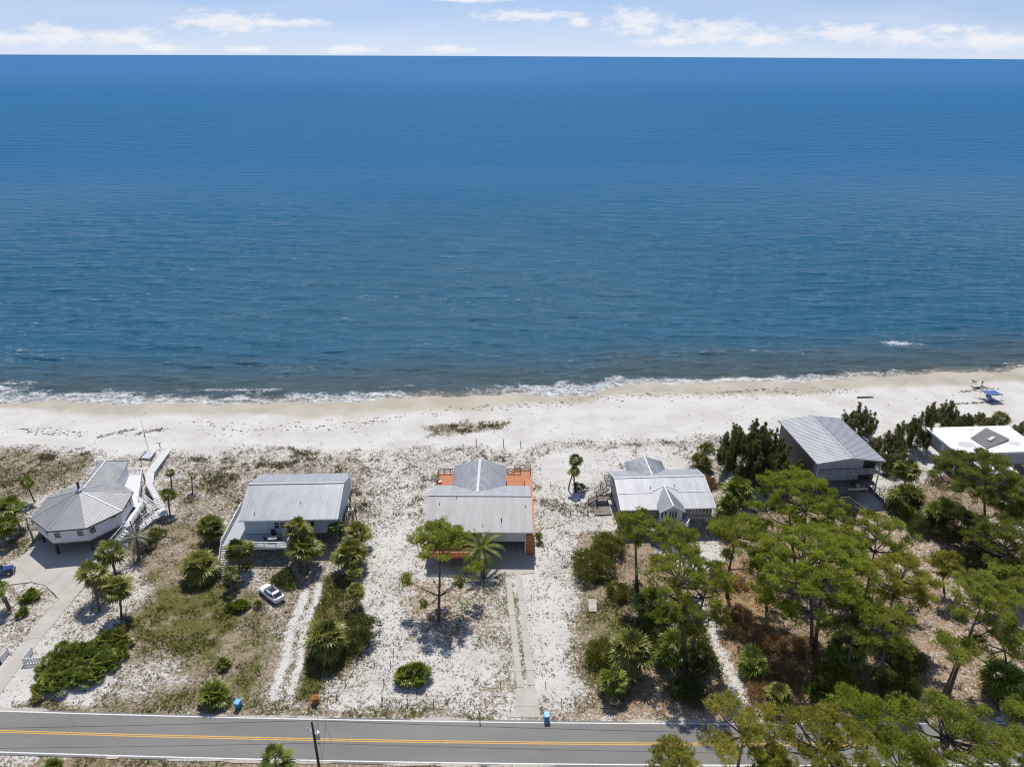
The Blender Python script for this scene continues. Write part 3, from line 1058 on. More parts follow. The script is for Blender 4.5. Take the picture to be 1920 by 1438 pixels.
def leafy_mesh(name, centers, radii, tufts, per, ln, wd, g, up=0.5, squash=0.8, tints=None):
    """clumps of needle tufts / leaves round the given centres"""
    n = len(centers)
    tint = g.random(n) if tints is None else tints
    ci = np.repeat(np.arange(n), tufts)
    off = unit(g.normal(size=(len(ci), 3))) * (g.random(len(ci)) ** 0.45)[:, None]
    off[:, 2] *= squash
    tp = centers[ci] + off * radii[ci][:, None]
    ax = unit(off + np.array([0, 0, up]) + g.normal(size=off.shape) * 0.25)
    ti = np.repeat(np.arange(len(ci)), per)
    D = unit(ax[ti] + g.normal(size=(len(ti), 3)) * 0.75)
    sc = radii[ci][ti] ** 0.35
    V, F = blades(tp[ti], D, ln * (0.6 + 0.8 * g.random(len(ti))) * sc, wd * (0.7 + 0.6 * g.random(len(ti))) * sc, g)
    tt = np.clip(tint[ci] * 0.75 + g.random(len(ci)) * 0.4 - 0.1, 0, 1)
    return np_mesh(name, V, F, dict(tint=np.repeat(np.repeat(tt, per), 3)))


def bent(p, q, bend, g, n=5):
    p, q = Vector(p), Vector(q)
    o = Vector((g.normal() * bend, g.normal() * bend, 0))
    return [p.lerp(q, i / n) + o * math.sin(math.pi * i / n) for i in range(n + 1)]


PINES = 'pines among the beach houses'


def pine(label, crown, zc, rad, base=None, flat=0.62, leaf='pine_leaf', seed=1, low=(), trunk_r=None, dens=1.0, lean=0.0, trunks=1, open_=0.0):
    """slash pine: bare trunk, spreading limbs, clumped needle crown. crown = surveyed spot of the crown centre at height zc"""
    g = np.random.default_rng(seed)
    rnd = random.Random(seed)
    c = at(crown[0], crown[1], zc)
    b = at(*base) if base else Vector((c.x + g.normal() * 0.5, c.y + g.normal() * 0.5, 0))
    z0 = hz1(b.x, b.y)
    t = thing('pine_tree', label, 'tree', (b.x, b.y, z0), group=PINES)
    c = c - Vector((b.x, b.y, z0))
    top = Vector((c.x, c.y, c.z + rad * flat * 0.75))
    tr = trunk_r or (0.10 + 0.013 * zc + 0.008 * rad)
    mb = MB()
    stems = []
    for k in range(trunks):
        o = Vector((0.5 * (k - (trunks - 1) / 2), 0.25 * (k % 2), -0.4))
        e = top + Vector((rad * 0.45 * (k - (trunks - 1) / 2), rad * 0.2 * ((k % 2) - 0.5), 0)) * (1 if trunks > 1 else 0)
        pts = bent(o, e, 0.25 + 0.02 * zc, g, 7)
        stems.append(pts)
        mb.tube(pts, [tr * (1.15 - 0.95 * (i / 7) ** 0.8) for i in range(8)], 8)
    # lobes of foliage spread over the crown, each a knot of needle clumps
    cc = []
    ncl = int((0.86 * rad * rad + 6) * dens)
    flat = flat + 0.10
    lobes = []
    for i in range(ncl):
        a = 2 * math.pi * (i * 0.618034) + rnd.uniform(-0.25, 0.25)
        q = math.sqrt((i + 0.5) / ncl)
        rr = rad * q * rnd.uniform(0.82, 1.04)
        shell = math.sqrt(max(0.0, 1 - min(1, rr / rad) ** 2))
        under = rnd.random() < 0.30
        zz = flat * rad * ((rnd.uniform(-0.35, 0.35) * shell) if under else (0.92 * shell - 0.18 + rnd.uniform(-0.16, 0.12)))
        lobes.append(Vector((c.x + rr * math.cos(a), c.y + rr * math.sin(a), c.z + zz)))
        ls = rnd.uniform(0.40, 0.62)
        for j in range(6):
            cc.append((lobes[-1].x + g.normal() * ls, lobes[-1].y + g.normal() * ls, lobes[-1].z + abs(g.normal()) * ls * 0.55 - 0.1))
    for lx, ly, lz, lr in low:
        p = at(lx, ly, lz) - Vector((b.x, b.y, z0))
        lobes.append(p)
        for i in range(max(4, int(7 * lr * lr))):
            cc.append((p.x + g.normal() * lr * 0.45, p.y + g.normal() * lr * 0.45, p.z + g.normal() * lr * 0.28))
    cc = np.array(cc)
    rr = 0.50 + 0.22 * g.random(len(cc))
    me = leafy_mesh('needles', cc, rr, 26, 6, 0.42, 0.095, g, up=0.8, squash=0.62)
    # limbs
    for lb in (lobes if len(lobes) < 40 else lobes[::2]):
        st = stems[rnd.randrange(trunks)]
        best = min(range(len(st)), key=lambda k: abs(st[k].z - (lb.z - 0.35 * (lb - c).length - 0.2)))
        s0 = st[max(2, min(best, 6))]
        mid = s0.lerp(lb, 0.55) + Vector((rnd.uniform(-.3, .3), rnd.uniform(-.3, .3), -0.10 * (lb - s0).length))
        r0 = min(tr * 0.5, 0.035 + 0.022 * (lb - s0).length)
        mb.tube([s0, mid, lb], [r0, r0 * 0.65, r0 * 0.25], 5, cap=False)
        for k in range(2):
            e = lb + Vector((rnd.uniform(-1, 1), rnd.uniform(-1, 1), rnd.uniform(0, .5))) * rad * 0.22
            mb.tube([mid.lerp(lb, 0.5), e], [r0 * 0.4, r0 * 0.15], 4, cap=False)
    mb.build('trunk', MATS['bark'], t, smooth=True)
    link('crown', me, MATS[leaf], t)
    return t


def fan_leaf(root, d, R, lp, g, V, F, T, tint, nseg=15, spread=2.1):
    """costapalmate palm leaf: petiole and drooping fan of blades"""
    d = d / np.linalg.norm(d)
    s = np.cross(d, [0, 0, 1.0])
    if np.linalg.norm(s) < 1e-3:
        s = np.array([1.0, 0, 0])
    s /= np.linalg.norm(s)
    u = np.cross(s, d)
    roll = g.normal() * 0.35
    s, u = s * math.cos(roll) + u * math.sin(roll), u * math.cos(roll) - s * math.sin(roll)
    e = root + d * lp
    e[2] -= lp * 0.10
    k = len(V)
    V += [root - s * 0.03, root + s * 0.03, e + s * 0.02, e - s * 0.02]
    F += [(k, k + 1, k + 2), (k, k + 2, k + 3)]
    T += [tint * 0.6] * 4
    for i in range(nseg):
        a = spread * (2 * (i + 0.5) / nseg - 1)
        L = R * (1 - 0.22 * (abs(a) / spread) ** 2) * (0.9 + 0.2 * g.random())
        dd = d * math.cos(a) + s * math.sin(a) + u * (0.30 * (abs(a) / spread) + 0.10 * (i % 2))
        dd /= np.linalg.norm(dd)
        side = s * math.cos(a) - d * math.sin(a)
        m = e + dd * L * 0.55
        m[2] -= 0.06 * L
        tip = e + dd * L
        tip[2] -= (0.22 + 0.30 * g.random()) * L
        w = R * 0.085
        k = len(V)
        V += [e.copy(), m - side * w, m + side * w, tip]
        F += [(k, k + 2, k + 1), (k + 1, k + 2, k + 3)]
        tt = min(1, max(0, tint + g.normal() * 0.10))
        T += [tt * 0.7, tt, tt, min(1, tt + 0.25)]


def tri_mesh(name, V, F, T):
    return np_mesh(name, np.array(V), np.array(F), dict(tint=np.array(T)))


PALMS = 'fan palms around the beach houses'


def palm(label, crown, zc, R, base=None, n=38, leaf='palm_leaf', seed=1, dead=8, name='cabbage_palm', cat='palm', group=PALMS, low=-0.75, trunk_r=0.17, boots=True):
    """sabal palm: trunk, round head of fans, brown skirt. R = head radius"""
    g = np.random.default_rng(seed)
    c = at(crown[0], crown[1], zc)
    b = at(*base) if base else Vector((c.x, c.y, 0))
    z0 = hz1(b.x, b.y)
    t = thing(name, label, cat, (b.x, b.y, z0), rotz=0, group=group)
    cl = np.array([c.x - b.x, c.y - b.y, c.z - z0])
    if zc > 0.9:
        pts = bent((0, 0, -0.3), tuple(cl), 0.12 + 0.01 * zc, g, 6)
        mb = MB().tube(pts, [trunk_r * (1.25 if i == 0 else 1.0 + 0.12 * (i % 2)) for i in range(7)], 9)
        mb.build('trunk', MATS['palm_trunk'], t, smooth=True)
    n = int(n * g.uniform(0.72, 1.08))
    low = low + g.uniform(-0.1, 0.45)
    V, F, T = [], [], []
    for i in range(n):
        ph = i * 2.399963 + g.random() * 0.9
        el = math.asin(min(1.0, max(low, 1.0 - (1.0 - low) * ((i + 0.5) / n) ** 0.9)))
        d = np.array([math.cos(ph) * math.cos(el), math.sin(ph) * math.cos(el), math.sin(el)])
        fan_leaf(cl + d * 0.1, d, R * 0.60 * (0.75 + 0.45 * g.random()), R * 0.48 * (0.6 + 0.7 * g.random()), g, V, F, T, 0.05 + 0.75 * g.random())
    link('fronds', tri_mesh('fronds', V, F, T), MATS[leaf], t)
    if dead:
        V, F, T = [], [], []
        for i in range(dead):
            ph = g.random() * 6.28
            el = -0.7 - 0.5 * g.random()
            d = np.array([math.cos(ph) * math.cos(el), math.sin(ph) * math.cos(el), math.sin(el)])
            fan_leaf(cl + np.array([0, 0, -0.15]), d, R * 0.42, R * 0.38, g, V, F, T, g.random(), nseg=9, spread=1.4)
        link('dead_fronds', tri_mesh('dead_fronds', V, F, T), MATS['palm_dead'], t)
    return t


def palmetto(label, spot, R, n=24, leaf='palm_leaf_green', seed=1, group='low palmettos in the yards', z=0.25, name='saw_palmetto'):
    g = np.random.default_rng(seed)
    b = at(*spot)
    t = thing(name, label, 'palmetto', (b.x, b.y, hz1(b.x, b.y)), group=group)
    V, F, T = [], [], []
    for i in range(n):
        ph = i * 2.399963 + g.random() * 0.6
        el = math.asin(0.98 - 0.90 * ((i + 0.5) / n))
        d = np.array([math.cos(ph) * math.cos(el), math.sin(ph) * math.cos(el), math.sin(el)])
        r0 = np.array([g.normal() * R * 0.12, g.normal() * R * 0.12, z])
        fan_leaf(r0, d, R * 0.58, R * 0.45 * (0.8 + 0.5 * g.random()), g, V, F, T, 0.1 + 0.7 * g.random())
    link('fronds', tri_mesh('fronds', V, F, T), MATS[leaf], t)
    mb = MB()
    for k in range(3):
        a = 2.1 * k + seed
        mb.tube([(0, 0, -0.15), (0.25 * R * math.cos(a), 0.25 * R * math.sin(a), z + 0.05)], [0.10, 0.07], 6)
    mb.build('stem', MATS['palm_trunk'], t)
    if R > 1.0:
        V, F, T = [], [], []
        for i in range(5):
            ph = g.random() * 6.28
            d = np.array([math.cos(ph), math.sin(ph), 0.05])
            fan_leaf(np.array([0, 0, z * 0.6]), d, R * 0.45, R * 0.4, g, V, F, T, g.random(), nseg=9, spread=1.5)
        link('dead_fronds', tri_mesh('dead_fronds', V, F, T), MATS['palm_dead'], t)
    return t


def feather_palm(label, name, crown, zc, R, base, leaf, n=44, seed=5, leaflets=30, trunk_r=0.3, group=None):
    """date or jelly palm with arching feather fronds"""
    g = np.random.default_rng(seed)
    c = at(crown[0], crown[1], zc)
    b = at(*base)
    z0 = hz1(b.x, b.y)
    t = thing(name, label, 'palm', (b.x, b.y, z0), group=group)
    cl = np.array([c.x - b.x, c.y - b.y, c.z - z0])
    MB().tube(bent((0, 0, -0.3), tuple(cl), 0.05, g, 6), [trunk_r * (1.2, 1.0, 1.05, 0.95, 1.05, 1.1, 1.25)[i] for i in range(7)], 10).build('trunk', MATS['palm_trunk'], t, smooth=True)
    V, F, T = [], [], []
    for i in range(n):
        ph = i * 2.399963 + g.random() * 0.3
        el = 1.35 - 1.75 * ((i + 0.5) / n) ** 0.8
        h = np.array([math.cos(ph), math.sin(ph), 0.0])
        sd = np.array([-math.sin(ph), math.cos(ph), 0.0])
        L = R * (0.95 + 0.2 * g.random()) * (0.85 if el > 1.0 else 1.0)
        p = cl.copy()
        a = el
        st = L / leaflets
        tint = 0.15 + 0.6 * g.random()
        prev = p.copy()
        for k in range(leaflets):
            a -= (0.9 + 0.5 * math.cos(el)) / leaflets * (0.5 + 1.2 * k / leaflets)
            d = h * math.cos(a) + np.array([0, 0, math.sin(a)])
            p = p + d * st
            s = k / leaflets
            if k % 3 == 0 or k == leaflets - 1:
                q = len(V)
                w = 0.05 * (1 - s) + 0.012
                V += [prev - sd * w, prev + sd * w, p + sd * w * 0.9, p - sd * w * 0.9]
                F += [(q, q + 1, q + 2), (q, q + 2, q + 3)]
                T += [min(1, tint + 0.3)] * 4
                prev = p.copy()
            if s < 0.08:
                continue
            ll = R * 0.17 * math.sin(math.pi * (0.15 + 0.8 * s)) + 0.05
            nrm = np.cross(d, sd)
            for sg in (-1, 1):
                dd = d * 0.75 + sd * sg * 0.8 + nrm * (-0.30) * (1 if nrm[2] < 0 else -1)
                dd /= np.linalg.norm(dd)
                tip = p + dd * ll
                tip[2] -= 0.22 * ll
                q = len(V)
                V += [p - d * 0.045 * R / 4, p + d * 0.045 * R / 4, tip]
                F += [(q, q + 1, q + 2)]
                T += [tint, tint, min(1, tint + 0.2)]
    link('fronds', tri_mesh('fronds', V, F, T), MATS[leaf], t)
    return t


SHRUBS = 'leafy shrubs in the yards'


def shrub(label, spot, z, rx, rz, leaf='shrub_leaf', seed=1, name='shrub', cat='shrub', n=None, ll=0.24, lw=0.12, up=0.4, group=SHRUBS, stems=5, cs=0.42):
    """rounded bush of leaf clumps; spot = surveyed centre of the bush at height z"""
    g = np.random.default_rng(seed)
    c = at(spot[0], spot[1], z)
    z0 = hz1(c.x, c.y)
    t = thing(name, label, cat, (c.x, c.y, z0), group=group)
    n = n or int(26 * rx ** 1.5 * max(rz, 0.6) ** 0.5) + 6
    dr = unit(g.normal(size=(n, 3)))
    dr[:, 2] = np.abs(dr[:, 2]) * 1.05 - 0.28
    k = (0.45 + 0.55 * g.random(n) ** 0.6)[:, None]
    lob = 1 + 0.28 * np.sin(3 * np.arctan2(dr[:, 1], dr[:, 0]) + seed) * (1 - np.abs(dr[:, 2]))
    cc = dr * k * np.array([rx, rx, rz * 1.0]) * lob[:, None] + np.array([0, 0, z - z0])
    cc[:, 2] = np.maximum(cc[:, 2], 0.08)
    rr = cs * (0.7 + 0.6 * g.random(n)) * max(0.55, min(1.3, rx / 2.0))
    link('foliage', leafy_mesh('foliage', cc, rr, 22, 4, ll, lw, g, up=up, squash=0.8), MATS[leaf], t)
    mb = MB()
    for i in range(stems):
        e = cc[g.integers(n)]
        mb.tube([(g.normal() * 0.1, g.normal() * 0.1, -0.15), (e[0] * 0.4, e[1] * 0.4, max(0.1, e[2] * 0.55)), tuple(e)], [0.07, 0.05, 0.02], 5)
    mb.build('stem', MATS['bark'], t)
    return t


CEDARS = 'dark feathery cedars behind the beach'


def cedar(label, spot, z, rx, h, leaf='cedar_leaf', seed=1, plumes=None, base_z=None):
    """dark coastal cedar: many upright feathery plumes; spot = surveyed middle of the tree at height z, h = height"""
    g = np.random.default_rng(seed)
    c = at(spot[0], spot[1], z)
    z0 = hz1(c.x, c.y)
    t = thing('cedar_tree', label, 'tree', (c.x, c.y, z0), group=CEDARS)
    pl = plumes or max(7, int(rx * rx * 1.7))
    cc, rr, tints = [], [], []
    mb = MB()
    mb.tube([(0, 0, -0.3), (0.1, 0, h * 0.4), (0, 0.1, h * 0.85)], [0.22, 0.15, 0.04], 7)
    for i in range(pl):
        a = i * 2.399963 + g.random() * 0.4
        q = math.sqrt((i + 0.4) / pl)
        r = rx * q * 0.9
        tp = h * (1.0 - 0.42 * q ** 1.6) * (0.66 + 0.42 * g.random())
        x, y = r * math.cos(a), r * math.sin(a)
        lo = h * (0.12 + 0.1 * q)
        hh = max(1.0, (tp - lo) * (0.55 if q < 0.6 else 1.0))
        nk = max(5, int(hh * 2.6))
        ti = g.random()
        for k in range(nk):
            s = (k + g.random()) / nk
            w = 0.62 * (1 - s) ** 0.75 + 0.14
            cc.append((x * (1 + 0.10 * s) + g.normal() * 0.2, y * (1 + 0.10 * s) + g.normal() * 0.2, tp - hh * (1 - s)))
            rr.append(w * 0.95)
            tints.append(min(1, max(0, ti + g.normal() * 0.12)))
        if i % 2 == 0:
            mb.tube([(0, 0, h * 0.3 * q + 0.2), (x * 0.6, y * 0.6, tp * 0.6), (x, y, tp * 0.92)], [0.08, 0.05, 0.02], 4, cap=False)
    me = leafy_mesh('foliage', np.array(cc), np.array(rr), 30, 6, 0.46, 0.10, g, up=1.3, squash=1.25, tints=np.array(tints))
    mb.build('trunk', MATS['bark'], t)
    link('foliage', me, MATS[leaf], t)
    return t


# ---- pines
pine('rounded pine standing alone in front of the orange decked house', (825, 1013), 11.4, 4.4, (822, 1165), 0.28, 'pine_leaf', 11,
     low=((762, 1085, 5.5, 1.3), (862, 1090, 5.0, 1.2), (885, 1064, 6.0, 1.5), (795, 1135, 3.2, 0.9)), trunk_r=0.26, dens=1.3)
pine('tall thin pine with a small crown before the left end of the cross-gabled house', (1190, 984), 13.5, 3.4, (1196, 1122), 0.45, 'pine_leaf', 12, low=((1165, 1000, 11, 1.0), (1193, 1012, 11.5, 1.1)))
pine('loose-crowned pine covering the front steps of the cross-gabled house', (1262, 1012), 10.0, 3.9, (1262, 1090), 0.55, 'pine_leaf', 13, low=((1230, 1050, 6, 1.6), (1295, 1045, 6, 1.4)))
pine('large dark pine with three trunks beside the sandy path', (1292, 1100), 12.5, 6.0, (1288, 1245), 0.68, 'pine_leaf', 14, trunks=3, low=((1245, 1150, 9, 2.0), (1345, 1150, 9, 1.8), (1300, 1175, 8.5, 2.0)))
pine('slender single pine left of the orange brush patch', (1386, 1003), 12.5, 4.2, (1364, 1116), 0.55, 'pine_leaf', 15, low=((1362, 1040, 8, 1.2), (1420, 1060, 8, 1.2)))
pine('broad bright green pine hiding the front corner of the tall brown house', (1488, 945), 11.5, 7.6, (1500, 1085), 0.62, 'pine_leaf_bright', 16, trunks=2, dens=1.15, low=((1430, 985, 8, 2.2), (1550, 985, 8, 2.0)))
pine('widest bright green pine in the middle of the woods', (1520, 1075), 12.0, 8.6, (1525, 1225), 0.62, 'pine_leaf_bright', 17, trunks=2, dens=1.15, low=((1440, 1115, 9, 2.2), (1600, 1110, 9, 2.4), (1480, 1140, 8.5, 2)))
pine('open pine with bare limbs at the edge of the sandy clearing', (1640, 1015), 11.0, 5.4, (1618, 1140), 0.72, 'pine_leaf', 18, dens=0.75, low=((1690, 1045, 7, 1.8), (1610, 1060, 7, 1.5)))
pine('yellowish pine leaning over the shaded hollow', (1690, 1090), 11.0, 5.0, (1650, 1230), 0.62, 'pine_leaf_yellow', 19, dens=0.8, low=((1730, 1120, 8, 1.8), (1655, 1110, 8, 1.8)))
pine('young lime green pine right of the sandy clearing', (1768, 1062), 5.5, 2.4, (1772, 1110), 1.15, 'pine_leaf_yellow', 20, dens=1.1)
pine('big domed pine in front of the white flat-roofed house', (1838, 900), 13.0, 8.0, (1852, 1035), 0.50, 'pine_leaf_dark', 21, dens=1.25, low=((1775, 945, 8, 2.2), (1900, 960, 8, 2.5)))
pine('umbrella-shaped pine on a long leaning trunk', (1846, 1122), 13.5, 4.5, (1777, 1306), 0.42, 'pine_leaf', 22, trunk_r=0.27, dens=1.0, low=((1893, 1165, 10, 1.3), (1800, 1150, 11, 1.2)))
pine('thin companion pine left of the long leaning trunk', (1798, 1222), 8.0, 2.6, (1764, 1312), 0.8, 'pine_leaf', 23, dens=0.7, low=((1775, 1195, 8, 1.0),))
pine('pine with a drooping side crown over the straw-covered bank', (1868, 1205), 8.0, 3.6, (1888, 1300), 0.65, 'pine_leaf', 24, dens=0.75)
pine('pine cut by the right edge beside the umbrella-shaped pine', (1922, 1110), 12.0, 4.2, (1925, 1240), 0.7, 'pine_leaf', 25)
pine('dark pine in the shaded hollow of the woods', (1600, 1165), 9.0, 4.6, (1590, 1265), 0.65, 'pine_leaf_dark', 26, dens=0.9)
pine('green pine right behind the widest woodland pine', (1585, 1030), 10.0, 4.2, (1590, 1130), 0.6, 'pine_leaf', 27)
pine('dark pine between the broad pine and the slender pine', (1432, 1055), 8.0, 3.2, (1440, 1140), 0.7, 'pine_leaf', 28, dens=0.8)
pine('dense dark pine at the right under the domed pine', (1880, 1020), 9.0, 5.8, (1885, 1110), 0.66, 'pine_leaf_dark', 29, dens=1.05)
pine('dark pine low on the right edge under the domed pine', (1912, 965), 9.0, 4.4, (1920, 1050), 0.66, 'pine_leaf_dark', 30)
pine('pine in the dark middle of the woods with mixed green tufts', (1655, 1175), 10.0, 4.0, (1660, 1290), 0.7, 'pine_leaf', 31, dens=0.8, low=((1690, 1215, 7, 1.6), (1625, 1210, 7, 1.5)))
# pines on the inland side of the road, crowns in front of it
pine('pine beside the road with its crown over the double yellow line', (1396, 1378), 13.0, 4.4, None, 0.55, 'pine_leaf_yellow', 32, dens=0.85, open_=0.2)
pine('small low pine crown at the bottom left of the roadside trees', (1262, 1425), 12.0, 2.5, None, 0.5, 'pine_leaf_yellow', 33, dens=0.9)
pine('round roadside pine between the road edge line and the woods', (1622, 1342), 12.0, 3.6, None, 0.6, 'pine_leaf_bright', 34, dens=0.95)
pine('large yellow green pine filling the bottom edge right of centre', (1545, 1410), 13.0, 5.6, None, 0.5, 'pine_leaf_yellow', 35, dens=1.0)
pine('large green pine in front of the road near the bottom right corner', (1780, 1390), 13.0, 6.2, None, 0.55, 'pine_leaf', 36, dens=1.0)
pine('narrow pine at the bottom right corner', (1905, 1400), 11.0, 2.4, None, 0.8, 'pine_leaf', 37, dens=0.7)
pine('pine crown at the bottom edge below the large green roadside pine', (1690, 1438), 12.0, 3.7, None, 0.5, 'pine_leaf_bright', 38)
pine('pine crown at the bottom edge left of the large yellow green pine', (1445, 1446), 12.0, 2.6, None, 0.5, 'pine_leaf_bright', 39)
pine('small bright pine against the road on the far right', (1905, 1335), 7.0, 1.8, None, 0.7, 'pine_leaf', 40, dens=0.8)

# ---- cedars
cedar('massive dark cedar left of the tall brown house', (1412, 858), 5.0, 7.4, 13.0, seed=51)
cedar('dark cedar behind the roof of the tall brown house', (1612, 796), 3.2, 3.8, 8.6, seed=52)
cedar('low dark cedar right of the tall brown house', (1668, 840), 2.8, 3.8, 7.0, seed=53)
cedar('feathery cedar at the left corner of the white flat-roofed house', (1712, 818), 3.2, 4.0, 8.8, seed=54)
cedar('widest cedar behind the white flat roof', (1770, 790), 3.2, 4.7, 8.6, seed=55)
cedar('small cedar behind the right part of the white flat roof', (1843, 792), 2.4, 3.0, 5.4, seed=56)
cedar('cedar cut by the right edge behind the white roof', (1918, 808), 2.0, 2.4, 4.6, seed=57)
cedar('low cedar at the foot of the brown side wall', (1492, 888), 2.8, 3.0, 6.0, seed=58)
cedar('sparse cedar spur beside the widest cedar', (1812, 792), 2.0, 1.3, 4.4, seed=59)
cedar('dark cedar under the eave left of the white house', (1690, 868), 2.2, 2.2, 5.0, seed=60)

# ---- fan palms
palm('cabbage palm left of the grey stair at the light blue house', (394, 990), 3.0, 2.9, seed=61, n=44)
palm('low wide cabbage palm at the foot of the grey stair', (376, 1060), 2.2, 3.3, seed=62, n=48)
palm('cabbage palm before the left end of the grey deck', (446, 1030), 4.2, 2.5, (446, 1085), seed=63)
palm('small cabbage palm below the bottom of the grey stair', (431, 1075), 3.0, 1.4, (436, 1112), seed=64, n=26, dead=4)
palm('cabbage palm standing highest before the light blue wall', (557, 990), 6.0, 2.4, (562, 1075), seed=65)
palm('broad cabbage palm under the highest one at the deck corner', (570, 1026), 4.0, 2.9, (572, 1082), seed=66, n=44)
palm('small cabbage palm at the right end of the light blue house', (631, 989), 4.0, 1.6, (636, 1035), seed=67, n=28)
palm('cabbage palm right of the light blue house, rearmost of its row', (669, 998), 3.0, 2.5, seed=68)
palm('cabbage palm right of the light blue house, widest of its row', (655, 1036), 3.2, 3.1, seed=69, n=46)
palm('small cabbage palm under the widest one of the right row', (664, 1072), 2.2, 1.6, seed=70, n=26)
palm('small cabbage palm on thin trunk at the top of the dark grass strip', (666, 1108), 3.2, 1.6, (670, 1160), seed=71, n=28)
palm('large cabbage palm in the middle of the dark grass strip', (612, 1195), 3.0, 3.2, seed=72, n=50)
palm('cabbage palm at the left edge beside the round house', (20, 950), 4.6, 2.6, (46, 1006), seed=73, leaf='palm_leaf_green')
palm('drooping cabbage palm under the left edge palm crown', (12, 985), 3.4, 2.2, seed=74, leaf='palm_leaf_green', n=30)
palm('thin leaning cabbage palm left behind the round house', (50, 903), 4.4, 1.5, (66, 942), seed=75, n=24, dead=3, trunk_r=0.13, leaf='palm_leaf_green')
palm('small cabbage palm left of the other one beyond the boardwalk', (319, 886), 3.4, 1.0, (322, 919), seed=76, n=18, dead=4, trunk_r=0.13)
palm('smallest cabbage palm on a bare trunk in the open dune', (359, 892), 3.6, 0.85, (361, 930), seed=77, n=16, dead=3, trunk_r=0.12)
palm('cabbage palm touching the boardwalk landing', (315, 928), 4.0, 1.5, (320, 972), seed=78, n=26, trunk_r=0.14, leaf='palm_leaf_green')
palm('cabbage palm leaning over the driveway, uppermost of the three', (203, 1032), 4.5, 2.5, (222, 1090), seed=79, n=30, dead=5)
palm('cabbage palm leaning over the driveway, left of the three', (172, 1076), 5.0, 2.6, (186, 1148), seed=80, n=32, dead=6, trunk_r=0.24)
palm('cabbage palm leaning over the driveway, lowest of the three', (220, 1102), 5.2, 2.5, (227, 1162), seed=81, n=32, dead=6)
palm('cabbage palm cut by the left edge in the drive island', (-12, 1105), 4.0, 2.2, (18, 1142), seed=82, n=30, trunk_r=0.26, leaf='palm_leaf_green')
palm('taller of the twin cabbage palms on the white sand', (1080, 862), 6.0, 1.5, (1078, 918), seed=83, n=30, dead=5, trunk_r=0.13)
palm('leaning shorter twin of the cabbage palms on the white sand', (1077, 883), 4.6, 1.3, (1066, 918), seed=84, n=26, dead=6, trunk_r=0.13)
palm('round cabbage palm right behind the cross-gabled house', (1316, 864), 2.4, 2.3, seed=85, n=40, leaf='palm_leaf')
palm('cabbage palm in the green strip with pale blades', (1184, 1215), 4.0, 3.2, (1184, 1272), seed=86, n=46)
palm('low cabbage palm at the bottom of the green strip', (1150, 1274), 2.4, 2.3, seed=87, n=36, leaf='palm_leaf_green')
palm('dark cabbage palm behind the thin tall pine trunk', (1222, 1130), 3.2, 3.0, seed=88, n=36, leaf='palm_leaf_green')
palm('cabbage palm in the orange brush near the path', (1414, 1240), 2.0, 2.4, seed=89, n=34, leaf='palm_leaf_green', dead=4)
palm('upright cabbage palm by the road under the orange brush', (1461, 1302), 2.0, 2.1, seed=90, n=34)
palm('cabbage palm between the massive cedar and the broad pine', (1385, 918), 3.5, 3.2, seed=91, n=40, leaf='palm_leaf_green')
palm('cabbage palm below the cedar at the right of the cross-gabled house', (1366, 945), 2.4, 2.4, seed=92, n=34, leaf='palm_leaf_green')
palm('pale cabbage palm right of the tall brown house, upper of two', (1702, 880), 4.0, 2.8, seed=93, n=44)
palm('pale cabbage palm right of the tall brown house, lower of two', (1700, 932), 3.4, 3.6, seed=94, n=50)
palm('cabbage palm beside the ramp wall under the domed pine', (1760, 960), 3.5, 3.0, seed=95, n=40, leaf='palm_leaf_green')
palm('cabbage palm at the right edge above the straw bank', (1882, 1268), 3.2, 3.0, seed=96, n=44, leaf='palm_leaf_green')
palm('cabbage palm behind the right end of the white flat roof', (1878, 785), 2.4, 2.2, seed=97, n=34)
palm('cabbage palm across the road at the bottom edge', (517, 1425), 4.5, 2.3, (524, 1475), seed=98, n=32, leaf='palm_leaf_green', dead=3)
palm('dark cabbage palm in the shaded hollow of the woods', (1590, 1215), 3.2, 3.0, seed=99, n=36, leaf='palm_leaf_green')
palm('dark cabbage palm at the trunk foot of the three-trunked pine', (1262, 1215), 2.6, 2.8, seed=100, n=34, leaf='palm_leaf_green')
feather_palm('big date palm with arching feather fronds before the orange decked house', 'date_palm', (903, 1030), 4.2, 4.3, (906, 1082), 'palm_leaf_green', n=46, seed=101, trunk_r=0.42)
feather_palm('silvery jelly palm beside the steps of the round house', 'jelly_palm', (256, 1008), 3.8, 2.5, (260, 1050), 'palm_leaf_silver', n=40, seed=102, leaflets=24, trunk_r=0.26)

# ---- palmettos
palmetto('round palmetto clump alone on the white sand before the orange decked house', (764, 1276), 2.0, 34, seed=111, z=0.7)
palmetto('right half of the palmetto clump on the white sand', (783, 1272), 2.1, 34, seed=112, z=0.8)
palmetto('palmetto in the drive island with a dark base', (58, 1122), 1.7, 26, seed=113, leaf='palm_leaf_green')
palmetto('smaller palmetto below the one in the drive island', (43, 1152), 1.2, 20, seed=114, leaf='palm_leaf_green')
palmetto('yellowish palmetto alone on the brown lawn', (420, 1248), 1.4, 22, seed=115, leaf='palm_leaf')
palmetto('tall palmetto at the road left of the blue bin', (403, 1312), 2.4, 32, seed=116, z=0.8)
palmetto('small palmetto cut by the bottom edge left', (100, 1442), 1.5, 20, seed=117)
palmetto('palmetto under the grey stair palms at the lawn edge', (455, 1140), 1.5, 22, seed=118, leaf='palm_leaf_green')
palmetto('palmetto in the straw under the leaning trunk', (1700, 1300), 1.6, 22, seed=119)
palmetto('palmetto left of the apron bin among the road weeds', (1535, 1300), 2.2, 28, seed=120)
g0 = np.random.default_rng(5)
